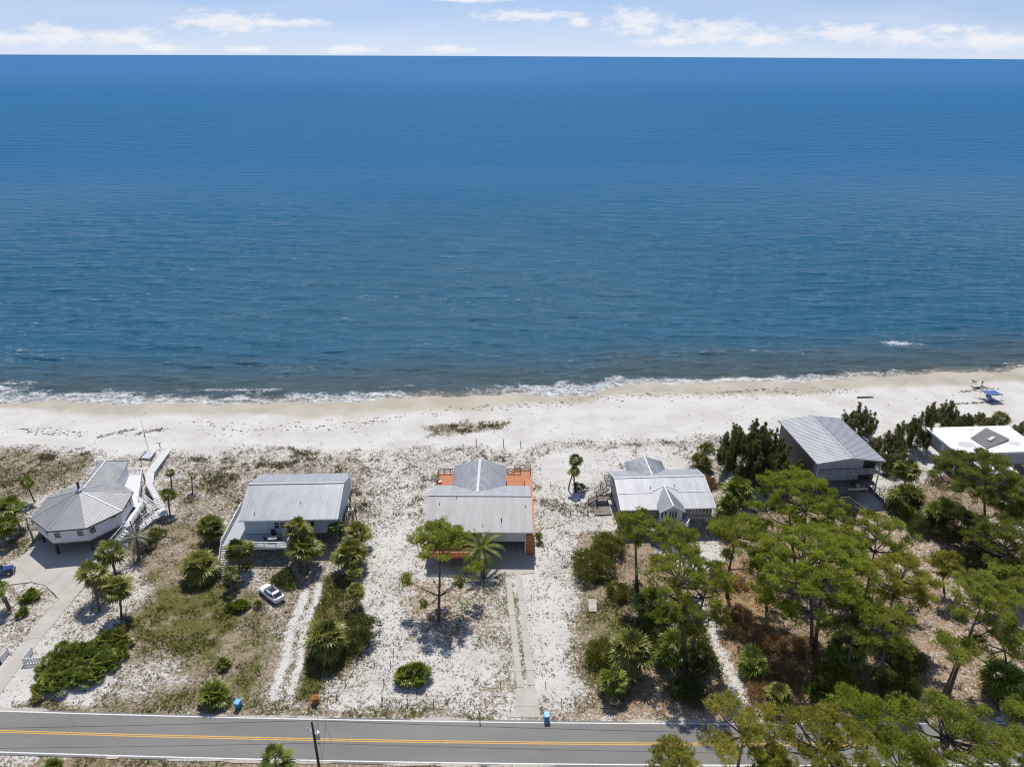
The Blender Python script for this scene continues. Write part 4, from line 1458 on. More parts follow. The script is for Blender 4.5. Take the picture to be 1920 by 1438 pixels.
mass = W([(66, 1290), (75, 1255), (110, 1225), (160, 1205), (200, 1192), (235, 1195), (243, 1215), (225, 1245), (190, 1275), (140, 1285), (105, 1300), (75, 1310)])
k = 0
xs, ys = [p[0] for p in mass], [p[1] for p in mass]
cand = []
for i in range(4000):
    x, y = g0.uniform(min(xs), max(xs)), g0.uniform(min(ys), max(ys))
    if poly_sd(np.array([x]), np.array([y]), mass)[0] > 0.3 and all((x - a) ** 2 + (y - b) ** 2 > 1.3 ** 2 for a, b in cand):
        cand.append((x, y))
for i, (x, y) in enumerate(cand):
    g = np.random.default_rng(300 + i)
    if i < 6:
        V, F, T = [], [], []
        for j in range(20):
            ph = j * 2.4 + g.random()
            el = math.asin(0.97 - 0.85 * (j + 0.5) / 20)
            d = np.array([math.cos(ph) * math.cos(el), math.sin(ph) * math.cos(el), math.sin(el)])
            fan_leaf(np.array([g.normal() * 0.25, g.normal() * 0.25, 0.35]), d, 0.85, 0.75, g, V, F, T, 0.1 + 0.8 * g.random(), nseg=13)
        proto = tri_mesh('fronds', V, F, T)
        MASSM = globals().setdefault('MASSM', [])
        MASSM.append(proto)
    t = thing('saw_palmetto', 'saw palmetto packed in the large thicket by the white gate fence', 'palmetto', (x, y, 0.0), group='palmettos of the large thicket')
    o = link('fronds', MASSM[i % 6], MATS['shrub_leaf'] if i % 3 == 0 else MATS['palm_leaf_green'], t)
    o.rotation_euler = (0, 0, g.random() * 6.28)
    s = 0.62 + 0.75 * g.random()
    o.scale = (s, s, s * 1.15)

# ---- shrubs
shrub('large rounded bush left of the thin tall pine, lower half', (1108, 1058), 1.5, 3.6, 2.6, seed=121, ll=0.2)
shrub('large rounded bush left of the thin tall pine, upper half', (1140, 1022), 1.4, 3.2, 2.3, seed=122, ll=0.2)
shrub('dark bush with lime shoots behind the white car', (533, 1082), 0.9, 1.8, 1.5, 'shrub_dark', seed=123)
shrub('lime shoots left of the dark bush behind the white car', (519, 1086), 0.5, 1.0, 0.8, 'shrub_lime', seed=124)
shrub('low lime bush right of the dark bush behind the white car', (545, 1097), 0.4, 1.0, 0.6, 'shrub_lime', seed=125)
shrub('dark evergreen bush right of the large palm in the grass strip', (678, 1180), 1.7, 2.9, 2.6, 'shrub_dark', seed=126, n=120)
shrub('dark round bush under the twin palms', (1087, 914), 0.7, 1.4, 1.1, 'shrub_dark', seed=127)
shrub('lime shrub with a dark side on the lawn below the stair', (448, 1134), 0.7, 1.2, 1.0, 'shrub_lime', seed=128)
shrub('dark shrub half of the pair on the lawn below the stair', (434, 1136), 0.5, 1.0, 0.9, 'shrub_dark', seed=129)
shrub('small dark shrub by the lawn left of the white car', (484, 1133), 0.4, 0.8, 0.6, 'shrub_leaf', seed=130)
shrub('dark shrub right of the silvery jelly palm', (272, 1018), 1.0, 1.9, 1.5, 'shrub_dark', seed=131)
shrub('brown shrub above the silvery jelly palm', (295, 1000), 0.6, 1.6, 0.9, 'shrub_leaf', seed=132)
shrub('ivy-wrapped dark column at the foot of the thin tall pine', (1194, 1105), 1.8, 0.75, 2.6, 'shrub_dark', seed=133)
shrub('green bush in the shaded strip under the large bush', (1160, 1110), 0.7, 2.4, 1.2, 'shrub_leaf', seed=134)
shrub('green bush at the sand edge above the low strip palm', (1130, 1225), 0.7, 2.6, 1.1, 'shrub_leaf', seed=135)
shrub('dark bush under the three-trunked pine', (1310, 1230), 1.2, 3.2, 2.0, 'shrub_dark', seed=136)
shrub('dark bush by the road under the three-trunked pine', (1290, 1290), 1.0, 2.6, 1.6, 'shrub_dark', seed=137)
shrub('bush in the shaded strip left of the three-trunked pine', (1222, 1190), 1.0, 2.6, 1.8, 'shrub_dark', seed=138)
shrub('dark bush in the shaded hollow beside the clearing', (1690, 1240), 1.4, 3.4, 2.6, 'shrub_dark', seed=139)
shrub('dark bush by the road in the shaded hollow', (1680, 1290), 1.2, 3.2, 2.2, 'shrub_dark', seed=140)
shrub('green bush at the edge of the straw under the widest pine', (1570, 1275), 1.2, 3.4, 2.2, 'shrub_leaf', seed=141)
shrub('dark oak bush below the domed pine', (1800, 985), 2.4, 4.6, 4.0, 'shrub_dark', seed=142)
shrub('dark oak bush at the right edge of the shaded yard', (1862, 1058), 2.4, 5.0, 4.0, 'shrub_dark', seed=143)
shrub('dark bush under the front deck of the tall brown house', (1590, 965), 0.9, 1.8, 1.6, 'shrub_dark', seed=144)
shrub('green bush right of the garage of the cross-gabled house', (1358, 985), 1.4, 2.6, 2.0, 'shrub_leaf', seed=145)
shrub('bush at the right edge above the roadside pines', (1890, 1300), 1.2, 2.6, 2.0, 'shrub_leaf', seed=146)
shrub('small lime weed bush right of the orange side wall, upper', (1010, 1003), 0.3, 0.75, 0.45, 'shrub_lime', seed=147, stems=2)
shrub('small olive weed bush right of the orange side wall, lower', (1011, 1018), 0.3, 0.75, 0.4, 'shrub_leaf', seed=148, stems=2)
shrub('olive undergrowth between the three palms leaning over the driveway', (208, 1098), 0.9, 2.2, 1.5, 'shrub_leaf', seed=154)
shrub('small green shrub behind the round cabbage palm', (1325, 840), 0.9, 1.8, 1.4, 'shrub_leaf', seed=149)
shrub('dark shrub under the front of the light blue house', (462, 1062), 0.5, 1.0, 0.7, 'shrub_lime', seed=150, stems=2)
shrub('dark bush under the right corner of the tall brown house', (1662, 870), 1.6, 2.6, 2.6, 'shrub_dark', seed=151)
shrub('tan bush between the cross-gabled house and the massive cedar', (1330, 905), 0.8, 2.0, 1.2, 'brush_brown', seed=152)
shrub('bush at the foot of the pale palms right of the brown house', (1725, 985), 1.2, 2.8, 2.0, 'shrub_dark', seed=153)
for i, (px, py, r, zz, lb) in enumerate(((1385, 1150, 2.2, 0.8, 'tangled orange brown brush at the upper end of the brush patch'), (1440, 1200, 2.6, 0.9, 'tangled orange brown brush in the middle of the brush patch'),
                                    (1400, 1185, 2.2, 0.7, 'tangled orange brown brush left in the brush patch'), (1475, 1260, 2.4, 0.8, 'tangled orange brown brush right in the brush patch'),
                                    (1510, 1215, 2.4, 0.9, 'tangled orange brown brush by the shaded trunks'), (1350, 1080, 2.0, 0.8, 'orange brown brush above the slender pine foot'),
                                    (1420, 1290, 2.0, 0.6, 'orange brown brush by the road beside the upright palm'), (1378, 1090, 1.8, 0.6, 'orange brown brush right of the slender pine trunk'))):
    shrub(lb, (px, py), zz, r, zz * 1.3, 'brush_brown', seed=160 + i, name='brush', cat='brush', ll=0.4, lw=0.05, cs=0.5, group='orange brown brush', stems=3)


# ---- grass and weeds
def grass(name, mat_, pos, h, spread, blades_n, g, label, width=0.05):
    n = len(pos)
    ti = np.repeat(np.arange(n), blades_n)
    P = pos[ti] + np.concatenate([g.normal(size=(len(ti), 2)) * spread * h[ti][:, None] * 0.35, np.zeros((len(ti), 1))], 1)
    D = g.normal(size=(len(ti), 3))
    D[:, 2] = 0
    D = unit(D) * (0.25 + 0.75 * g.random(len(ti)))[:, None] * spread
    D[:, 2] = 1
    D = unit(D)
    V, F = blades(P, D, h[ti] * (0.6 + 0.7 * g.random(len(ti))), width * (0.6 + 0.9 * g.random(len(ti))) * (0.6 + h[ti]), g)
    tt = np.repeat(np.clip(g.random(n) * 0.8 + 0.1, 0, 1), blades_n)
    o = link(name, np_mesh(name, V, F, dict(tint=np.repeat(tt, 3))), MATS[mat_])
    return tag(o, label, kind='stuff')


HOUSES_KEEP = []      # plan outlines without grass


def scatter():
    g = np.random.default_rng(77)
    x = g.uniform(-112, 128, 900000)
    y = g.uniform(48, 168, 900000)
    # inside what the plots show
    vis = np.abs(x) < y * 0.86 + 14
    x, y = x[vis], y[vis]
    q = cover(x, y)
    area = 240 * 120 / 900000.0
    clump = sstep(0.36, 0.62, fbm(x, y, 2.6, 41, 3))
    p = q[2] * 2.2 * area * (0.12 + 1.75 * clump)
    k = g.random(len(x)) < p
    x, y, q = x[k], y[k], q[:, k]
    off = (road_y(x, -0.06) > y) & (road_y(x, 1.07) < y)
    bad = off.copy()
    for poly in [drive1] + HOUSES_KEEP:
        bad |= poly_sd(x, y, poly) > -0.1
    for pts in ([(947, 1082), (958, 1081), (981, 1288), (969, 1289)], [(968, 1078), (978, 1076), (1004, 1284), (989, 1285)], [(968, 1290), (1003, 1286), (1014, 1345), (956, 1345)],
                [(800, 1042), (1000, 1040), (1000, 1074), (800, 1078)]):
        bad |= poly_sd(x, y, W(pts)) > 0
    x, y, q = x[~bad], y[~bad], q[:, ~bad]
    z = hz(x, y) - 0.02
    P = np.stack([x, y, z], -1)
    gr = q[1] + g.normal(size=len(x)) * 0.22
    kind = g.random(len(x))
    sel_g = (gr > 0.5)
    sel_w = (~sel_g) & (kind < 0.45)
    sel_d = (~sel_g) & (kind >= 0.45)
    dens = np.clip(q[2] / 4.0, 0, 1)
    hgt = 0.11 + 0.24 * g.random(len(x)) ** 3 + 0.10 * dens
    dune = y > 112
    hgt = hgt * np.where(dune, 1.0 + 1.3 * sstep(0.5, 0.68, fbm(x, y, 5.0, 61, 3)), 1.0)
    s = q[3] > 0.5
    grass('grass_tufts', 'grass_green', P[sel_g], hgt[sel_g], 0.8, 7, g, 'olive green grass tufts of the yards, verge and dune', 0.07)
    grass('weeds', 'weed', P[sel_w], hgt[sel_w] * 0.8, 1.3, 7, g, 'dark grey green weeds dotted over the white sand', 0.09)
    grass('dry_grass', 'grass_dry', P[sel_d & ~s], hgt[sel_d & ~s], 0.9, 7, g, 'tan dry grass tufts of the yards and dune', 0.065)
    grass('straw_brush', 'brush_brown', P[sel_d & s], hgt[sel_d & s] * 1.1, 1.2, 7, g, 'rusty dry undergrowth in the pine woods', 0.055)



# ------------------------------------------------------------------ houses
def slope(parent, p0, p1, p2, p3, mt, pitch=0.45, t=0.12, rib=0.06, name='roof_slope', ribs=True, rw=0.07):
    """sheet-metal roof plane: eave p0>p1, ridge p3>p2, standing seams running up the slope"""
    P = [Vector(p) for p in (p0, p1, p2, p3)]
    tri = (P[2] - P[3]).length < 1e-3
    o = MB().sheet([tuple(p) for p in (P[:3] if tri else P)], t).build(name, MATS[mt], parent)
    if ribs:
        w = max((P[1] - P[0]).length, (P[2] - P[3]).length)
        n = max(2, int(w / pitch))
        mb = MB()
        nr = (P[1] - P[0]).cross(P[3] - P[0]).normalized()
        if nr.z < 0:
            nr = -nr
        for i in range(1, n):
            a, b = P[0].lerp(P[1], i / n), P[3].lerp(P[2], i / n)
            if (b - a).length > 0.3:
                mb.beam(a + nr * rib * 0.5, b + nr * rib * 0.5, rw, rib, up=nr)
        tag(mb.build('seams', MATS[mt], o), kind='stuff')
    return o


def cap(parent, p, q, mt='roof_cap', w=0.35, h=0.09, name='ridge_cap'):
    p, q = Vector(p) + Vector((0, 0, 0.04)), Vector(q) + Vector((0, 0, 0.04))
    return MB().beam(p, q, w, h).build(name, MATS[mt], parent)


def rail(parent, pts, h=1.0, mt='white_paint', post=1.7, pw=0.11, bal=0.0, mid=1, name='railing', toprail=0.10):
    mb = MB()
    for a, b in zip(pts[:-1], pts[1:]):
        a, b = Vector(a), Vector(b)
        up = Vector((0, 0, h))
        mb.beam(a + up, b + up, toprail + 0.04, 0.07)
        for k in range(mid):
            mb.beam(a + up * (k + 0.6) / (mid + 0.7), b + up * (k + 0.6) / (mid + 0.7), 0.05, 0.09)
        n = max(1, int(round((b - a).length / post)))
        for i in range(n + 1):
            p = a.lerp(b, i / n)
            mb.box(p.x - pw / 2, p.x + pw / 2, p.y - pw / 2, p.y + pw / 2, p.z - 0.15, p.z + h)
        if bal:
            m = int((b - a).length / bal)
            for i in range(m):
                p = a.lerp(b, (i + 0.5) / m)
                mb.box(p.x - 0.022, p.x + 0.022, p.y - 0.022, p.y + 0.022, p.z + 0.08, p.z + h - 0.03)
    return mb.build(name, MATS[mt], parent)


def window(parent, c, right, w, h, frame='window_frame', pane='glass', cols=1, rows=2, name='window'):
    c, r = Vector(c), Vector(right).normalized()
    n = r.cross(Vector((0, 0, 1)))
    u = Vector((0, 0, 1))
    fr = MB()
    t = 0.09
    for s in (-1, 1):
        fr.beam(c + r * s * (w / 2) - u * (h / 2 + t / 2) + n * 0.03, c + r * s * (w / 2) + u * (h / 2 + t / 2) + n * 0.03, t, 0.10, up=n)
        fr.beam(c + u * s * (h / 2) - r * (w / 2 - t / 2) + n * 0.03, c + u * s * (h / 2) + r * (w / 2 - t / 2) + n * 0.03, t, 0.10, up=n)
    for i in range(1, cols):
        x = -w / 2 + w * i / cols
        fr.beam(c + r * x - u * (h / 2 - t / 2) + n * 0.03, c + r * x + u * (h / 2 - t / 2) + n * 0.03, 0.06, 0.08, up=n)
    for i in range(1, rows):
        z = -h / 2 + h * i / rows
        fr.beam(c + u * z - r * (w / 2 - t / 2) + n * 0.028, c + u * z + r * (w / 2 - t / 2) + n * 0.028, 0.05, 0.07, up=n)
    f = fr.build(name, MATS[frame], parent)
    q = MB()
    q.beam(c - r * (w / 2 - 0.02) + n * 0.012, c + r * (w / 2 - 0.02) + n * 0.012, 0.02, h - 0.04, up=u)
    q.build('pane', MATS[pane], f)
    return f


def posts(parent, pts, z0, z1, w=0.28, mt='weathered_wood', name='pile'):
    for x, y in pts:
        MB().box(x - w / 2, x + w / 2, y - w / 2, y + w / 2, z0, z1).build(name, MATS[mt], parent)


def stairs(parent, top, bot, width, n, mt='white_deck', rails='white_paint', tname='tread', h=0.95, stringer='white_paint'):
    """flight of single treads from top to bottom (points in the middle of the flight)"""
    top, bot = Vector(top), Vector(bot)
    d = bot - top
    f = Vector((d.x, d.y, 0)).normalized()
    s = Vector((-f.y, f.x, 0))
    run = math.hypot(d.x, d.y) / n
    for i in range(n):
        p = top.lerp(bot, (i + 0.5) / n)
        MB().beam(p - s * width / 2, p + s * width / 2, run * 0.82, 0.05, up=(0, 0, 1)).build(tname, MATS[mt], parent)
    mb = MB()
    for k in (-1, 1):
        mb.beam(top + s * k * (width / 2 + 0.04) - Vector((0, 0, .12)), bot + s * k * (width / 2 + 0.04) - Vector((0, 0, .12)), 0.07, 0.26)
    mb.build('stringer', MATS[stringer], parent)
    if rails:
        for k in (-1, 1):
            rail(parent, [top + s * k * (width / 2), bot + s * k * (width / 2)], h, rails, 1.6, mid=1, name='stair_rail')


def loc2world(t, pts):
    c, s = math.cos(t.rotation_euler.z), math.sin(t.rotation_euler.z)
    return [(t.location.x + x * c - y * s, t.location.y + x * s + y * c) for x, y in pts]


def vent(parent, x, y, z, h=0.5, r=0.07, mt='black_metal'):
    MB().tube([(x, y, z - 0.3), (x, y, z + h)], [r, r], 7).build('vent_pipe', MATS[mt], parent)


def gable_walls(parent, x0, x1, y0, y1, z0, z1, zr, yr, mt, name='wall', th=0.15):
    """four walls under a gable roof whose ridge runs along x"""
    boxpart(name, MATS[mt], parent, x0, x1, y0, y0 + th, z0, z1)
    boxpart(name, MATS[mt], parent, x0, x1, y1 - th, y1, z0, z1)
    for x in (x0, x1 - th):
        v = [(x, y0 + th, z0), (x, y1 - th, z0), (x, y1 - th, z1), (x, yr, zr), (x, y0 + th, z1)]
        v += [(a + th, b, c) for a, b, c in v]
        MB().add(v, [(0, 1, 2, 3, 4), (9, 8, 7, 6, 5)] + [(i, (i + 1) % 5, (i + 1) % 5 + 5, i + 5) for i in range(5)]).build(name, MATS[mt], parent)


def battens(parent, x0, x1, y, z0, z1, mt, step=0.45):
    mb = MB()
    n = int((x1 - x0) / step)
    for i in range(1, n):
        x = x0 + (x1 - x0) * i / n
        mb.box(x - 0.025, x + 0.025, y - 0.03, y + 0.002, z0 + 0.02, z1 - 0.02)
    tag(mb.build('batten', MATS[mt], parent), kind='stuff')


HOUSES = 'stilt houses along the beach'


# ---- light blue house (second from the left)
def house_blue():
    t = thing('beach_house', 'light blue house on stilts with grey metal gable roof and front deck', 'house', (-47.6, 101.95, 0), R_(2.3), HOUSES)
    Wd, De, ze, zr, yr = 17.25, 14.9, 6.0, 8.55, 7.6
    slope(t, (0, 0, ze), (Wd, 0, ze), (Wd, yr, zr), (0, yr, zr), 'roof_galv', 0.46)
    slope(t, (Wd, De, ze), (0, De, ze), (0, yr, zr), (Wd, yr, zr), 'roof_galv', 0.46)
    cap(t, (-0.02, yr, zr), (Wd + 0.02, yr, zr))
    for k, (a, b) in enumerate((((0, 0, ze), (0, yr, zr)), ((0, De, ze), (0, yr, zr)), ((Wd, 0, ze), (Wd, yr, zr)), ((Wd, De, ze), (Wd, yr, zr)))):
        MB().beam(Vector(a) + Vector((0, 0, -0.10)), Vector(b) + Vector((0, 0, -0.10)), 0.06, 0.28).build('barge_board', MATS['white_paint'], t)
    boxpart('fascia', MATS['white_paint'], t, 0.03, Wd - 0.03, -0.06, -0.01, ze - 0.26, ze - 0.02)
    gable_walls(t, 0.75, Wd - 0.35, 0.55, De - 0.5, 2.7, ze - 0.05, zr - 0.25, yr, 'blue_siding')
    battens(t, 0.75, Wd - 0.35, 0.55, 2.7, ze - 0.1, 'blue_siding')
    boxpart('floor', MATS['weathered_wood'], t, 0.8, Wd - 0.4, 0.6, De - 0.55, 2.38, 2.695)
    window(t, (1.55, 0.54, 4.75), (1, 0, 0), 0.55, 0.85, pane='curtain', rows=1)
    window(t, (2.25, 0.54, 4.75), (1, 0, 0), 0.4, 0.85, pane='curtain', rows=1)
    window(t, (6.35, 0.54, 4.55), (1, 0, 0), 0.95, 1.45)
    window(t, (7.45, 0.54, 4.55), (1, 0, 0), 0.95, 1.45)
    window(t, (12.6, 0.54, 4.7), (1, 0, 0), 0.75, 1.1, rows=1)
    window(t, (13.4, 0.54, 4.6), (1, 0, 0), 0.4, 0.7, pane='curtain', rows=1)
    posts(t, [(x, y) for x in (1.0, 4.9, 8.8, 12.7, Wd - 0.7) for y in (0.9, 5.2, 9.6, De - 0.9)], -0.4, 2.38, 0.3)
    # deck round the left front corner
    dk = [(-2.55, -2.75), (9.0, -3.3), (9.0, 0.5), (0.7, 0.5), (0.7, 9.2), (-2.55, 9.2)]
    MB().prism(dk, 2.48, 2.68).build('deck', MATS['grey_deck'], t)
    boxpart('deck_fascia', MATS['white_paint'], t, -0.9, 9.05, -3.38, -3.31, 2.35, 2.72)
    rail(t, [(-0.9, -3.1, 2.68), (8.92, -3.25, 2.68), (8.92, 0.3, 2.68)], 1.0, 'white_paint', 1.9, bal=0.16, mid=1)
    rail(t, [(-2.5, -2.7, 2.68), (-2.5, 9.1, 2.68), (0.7, 9.1, 2.68)], 1.0, 'white_paint', 1.9, bal=0.16, mid=1)
    posts(t, [(-2.2, 8.6), (-2.2, 2.5), (-2.2, -2.3), (4.0, -2.9), (8.6, -2.9)], -0.4, 2.48, 0.2)
    stairs(t, (-1.75, -2.8, 2.6), (-1.35, -7.4, 0.1), 1.25, 13, 'white_deck')
    # side stair and platform on the right gable
    boxpart('side_platform', MATS['weathered_wood'], t, Wd - 0.1, Wd + 1.5, 5.6, 8.2, 2.45, 2.6)
    rail(t, [(Wd + 1.45, 5.6, 2.6), (Wd + 1.45, 8.2, 2.6), (Wd, 8.2, 2.6)], 1.0, 'weathered_wood', 1.3)
    posts(t, [(Wd + 1.4, 5.7), (Wd + 1.4, 8.1)], -0.4, 2.45, 0.16, name='deck_post')
    stairs(t, (Wd + 0.8, 5.6, 2.5), (Wd + 0.8, 1.9, 0.1), 1.1, 10, 'weathered_wood', 'weathered_wood', stringer='weathered_wood')
    dsh = MB()
    for k in range(6):
        a = k / 6 * 1.5
        dsh.tube([(Wd - 0.2 + 0.02 * k, 13.2, 7.1 - 0.02 * k), (Wd - 0.17 + 0.02 * k, 13.2, 7.1 - 0.02 * k)], [0.55 - 0.05 * k, 0.55 - 0.05 * k], 14)
    dsh.build('satellite_dish', MATS['white_paint'], t)
    vent(t, 2.6, 1.3, ze + 0.45, 0.3)
    vent(t, 10.2, 3.3, ze + 1.1, 0.3)
    HOUSES_KEEP.append(loc2world(t, [(-2.5, -3.2), (Wd, -3.2), (Wd, De), (-2.5, De)]))
    # things on and under the deck
    def place(x, y):
        return loc2world(t, [(x, y)])[0]
    x, y = place(6.0, -1.5)
    tb = thing('deck_table', 'small tan table on the grey front deck of the light blue house', 'table', (x, y, 2.68), R_(8))
    MB().box(-0.75, 0.75, -0.45, 0.45, 0.68, 0.74).build('table_top', MATS['curtain'], tb)
    for sx in (-0.65, 0.65):
        for sy in (-0.37, 0.37):
            MB().box(sx - 0.03, sx + 0.03, sy - 0.03, sy + 0.03, 0, 0.68).build('leg', MATS['dark_wood'], tb)
    for k, (cx, cy, rz, lb) in enumerate(((-1.15, 0.1, -1.57, 'dark deck chair at the left end of the deck table'), (1.15, 0.1, 1.57, 'dark deck chair at the right end of the deck table'))):
        x, y = place(6.0 + cx, -1.5 + cy)
        ch = thing('deck_chair', lb, 'chair', (x, y, 2.68), rz, 'chairs on the front deck')
        boxpart('seat', MATS['dark_wood'], ch, -0.28, 0.28, -0.28, 0.28, 0.42, 0.47)
        MB().beam((0, -0.27, 0.45), (0, -0.38, 1.0), 0.52, 0.05, up=(0, 1, 0)).build('backrest', MATS['dark_wood'], ch)
        for sx in (-0.24, 0.24):
            for sy in (-0.24, 0.24):
                boxpart('leg', MATS['dark_wood'], ch, sx - 0.025, sx + 0.025, sy - 0.025, sy + 0.025, 0, 0.42)
    x, y = place(5.7, 0.1)
    g = thing('grill', 'dark grill against the light blue front wall', 'grill', (x, y, 2.68), 0)
    MB().box(-0.35, 0.35, -0.25, 0.25, 0.65, 0.9).build('firebox', MATS['black_metal'], g)
    MB().tube([(-0.35, 0, 0.9), (0.35, 0, 0.9)], [0.24, 0.24], 10).build('lid', MATS['black_metal'], g)
    MB().box(-0.3, 0.3, -0.2, 0.2, 0, 0.65).build('cabinet', MATS['black_metal'], g)
    x, y = place(Wd + 0.9, 6.6)
    ac = thing('air_conditioner', 'grey white air conditioner on the side platform of the light blue house', 'air conditioner', (x, y, 2.6), R_(2.3))
    MB().box(-0.45, 0.45, -0.4, 0.4, 0.02, 0.85).build('casing', MATS['white_paint'], ac, bevel=0.03)
    MB().cyl(0, 0, 0.83, 0.88, 0.33, 14).build('fan_grille', MATS['dark_wood'], ac)


house_blue()


# ---- orange decked house (middle)
def house_orange():
    x0, x1, y0 = -15.1, 3.7, 99.95
    t = thing('beach_house', 'grey roofed house with bright orange decks and side wall', 'house', (x0, y0, 0), 0, HOUSES)
    Wd, ze, zr, yr, De = x1 - x0, 5.3, 7.75, 7.4, 14.5
    slope(t, (0, 0, ze), (Wd, 0, ze), (Wd - 0.15, yr, zr), (0.15, yr, zr), 'roof_grey', 0.30, rib=0.045, rw=0.05)
    slope(t, (Wd - 0.3, De, ze), (0.0, De, ze), (0.15, yr, zr), (Wd - 0.15, yr, zr), 'roof_galv', 0.5)
    cap(t, (0.1, yr, zr), (Wd - 0.1, yr, zr), 'roof_grey', 0.3)
    boxpart('fascia', MATS['cream_siding'], t, 0.02, Wd - 0.02, -0.06, -0.01, ze - 0.24, ze - 0.02)
    for x in (0.02, Wd - 0.02):
        MB().beam((x, 0, ze - 0.10), (x + (0.13 if x < 1 else -0.13), yr, zr - 0.10), 0.06, 0.26).build('barge_board', MATS['cream_siding'], t)
    # rear wing
    xl, xr, xm, zw, yb, zwr = 3.75, 14.05, 8.85, 5.3, 21.5, 6.95
    ym = yr + (zr - zwr) / (zr - ze) * (De - yr)
    slope(t, (xl, yb, zw), (xl, De - 0.05, zw), (xm, ym, zwr), (xm, yb, zwr), 'roof_galv', 0.42, rib=0.05)
    slope(t, (xr, De - 0.05, zw), (xr, yb, zw), (xm, yb, zwr), (xm, ym, zwr), 'roof_galv', 0.42, rib=0.05)
    cap(t, (xm, ym, zwr), (xm, yb + 0.05, zwr), 'roof_cap', 0.5)
    for a, b in ((xl, xm), (xr, xm)):
        MB().beam((a, yb + 0.02, zw - 0.1), (b, yb + 0.02, zwr - 0.1), 0.06, 0.26).build('barge_board', MATS['cream_siding'], t)
    gable_walls(t, 0.5, Wd - 2.0, 1.5, De - 0.4, 2.7, ze - 0.02, zr - 0.3, yr, 'cream_siding')
    boxpart('wall', MATS['cream_siding'], t, xl + 0.4, xr - 0.4, De - 0.3, yb - 0.6, 2.7, zw - 0.02)
    boxpart('beam', MATS['cream_siding'], t, Wd - 8.2, Wd - 1.05, 1.0, 1.2, 2.6, ze - 0.1)
    boxpart('floor', MATS['weathered_wood'], t, 0.5, Wd - 2.0, 1.5, De - 0.4, 2.3, 2.695)
    posts(t, [(x, y) for x in (0.8, 4.5, 8.2, 12.0) for y in (1.9, 6.0, 10.2, 13.8)] + [(4.4, 20.5), (13.3, 20.5)], -0.4, 2.4, 0.3)
    boxpart('carport_post', MATS['white_paint'], t, Wd - 1.35, Wd - 1.12, 0.75, 0.98, -0.2, ze - 0.15)
    window(t, (7.0, 1.49, 4.35), (1, 0, 0), 0.8, 1.0)
    window(t, (3.2, 1.49, 4.35), (1, 0, 0), 1.0, 1.0)
    boxpart('door', MATS['dark_wood'], t, 8.3, 9.2, 1.44, 1.5, 2.72, 4.7)
    # orange side storage along the right wall
    so = MB().prism([(Wd - 1.1, 0.55), (Wd + 0.28, 0.55), (Wd + 0.28, 18.2), (Wd - 1.1, 18.2)], -0.2, 4.35).build('side_wall', MATS['orange_stain'], t)
    mb = MB()
    for i in range(40):
        y = 0.6 + i * 0.44
        mb.box(Wd + 0.285, Wd + 0.315, y, y + 0.36, 0.0, 4.30)
    tag(mb.build('plank', MATS['orange_stain'], so), kind='stuff')
    for k in range(9):
        MB().box(Wd - 1.08 + k * 0.15, Wd - 0.95 + k * 0.15, 0.515, 0.548, -0.1, 4.33).build('plank', MATS['orange_stain'], so)
    # front deck
    MB().box(0.6, 8.9, -3.1, 1.45, 2.35, 2.55).build('front_deck', MATS['orange_stain'], t)
    fr = MB()
    for i in range(38):
        x = 0.62 + i * 0.218
        fr.box(x, x + 0.19, -3.16, -3.12, 2.2, 3.45)
    fr.box(0.6, 8.9, -3.19, -3.06, 3.45, 3.52)
    fr.build('front_railing', MATS['orange_stain'], t)
    rail(t, [(0.65, -3.1, 2.55), (0.65, 1.4, 2.55)], 0.95, 'orange_stain', 1.5, bal=0.2)
    MB().box(8.2, 8.95, -1.5, -0.6, 2.55, 3.6).build('stair_head', MATS['orange_stain'], t)
    rail(t, [(8.85, -3.1, 2.55), (8.85, -1.5, 2.55)], 0.95, 'orange_stain', 1.5, bal=0.2)
    posts(t, [(0.8, -2.9), (4.7, -2.9), (8.7, -2.9)], -0.4, 2.35, 0.2)
    # rear decks
    def boards(x_0, x_1, y_0, y_1):
        mb = MB()
        n = int((y_1 - y_0) / 0.3)
        for i in range(n):
            ya = y_0 + (y_1 - y_0) * i / n
            mb.box(x_0, x_1, ya + 0.02, y_0 + (y_1 - y_0) * (i + 1) / n - 0.02, 2.60, 2.675 + 0.006 * ((i * 5) % 3))
        mb.box(x_0 + 0.05, x_1 - 0.05, y_0 + 0.05, y_1 - 0.05, 2.45, 2.595)
        mb.build('rear_deck', MATS['orange_stain'], t)
    boards(0.3, xl + 0.35, De - 0.35, 23.0)
    boards(xr - 0.35, Wd + 0.25, De - 0.35, 23.2)
    boards(Wd - 3.2, Wd + 0.25, 23.21, 24.6)
    rail(t, [(0.35, 18.6, 2.68), (0.35, 22.85, 2.68), (xl + 0.2, 23.0, 2.68)], 1.0, 'brown_rail', 1.4, mid=1)
    rail(t, [(xr + 0.1, 23.1, 2.68), (Wd - 1.9, 23.1, 2.68)], 1.0, 'brown_rail', 1.4, mid=1)
    rail(t, [(Wd - 3.1, 24.55, 2.68), (Wd + 0.15, 24.55, 2.68), (Wd + 0.15, 22.6, 2.68)], 1.0, 'brown_rail', 1.2, mid=1)
    rail(t, [(Wd - 1.2, 18.6, 2.68), (Wd + 0.15, 18.6, 2.68)], 1.0, 'brown_rail', 1.3, mid=1)
    xb = MB()
    for a, b, y in ((Wd - 1.2, Wd + 0.15, 18.6), (Wd - 1.4, Wd + 0.15, 24.55), (Wd - 3.1, Wd - 1.5, 24.55), (xr + 0.1, xr + 1.6, 23.1)):
        xb.beam((a, y, 2.75), (b, y, 3.62), 0.06)
        xb.beam((a, y, 3.62), (b, y, 2.75), 0.06)
    xb.build('cross_brace', MATS['brown_rail'], t)
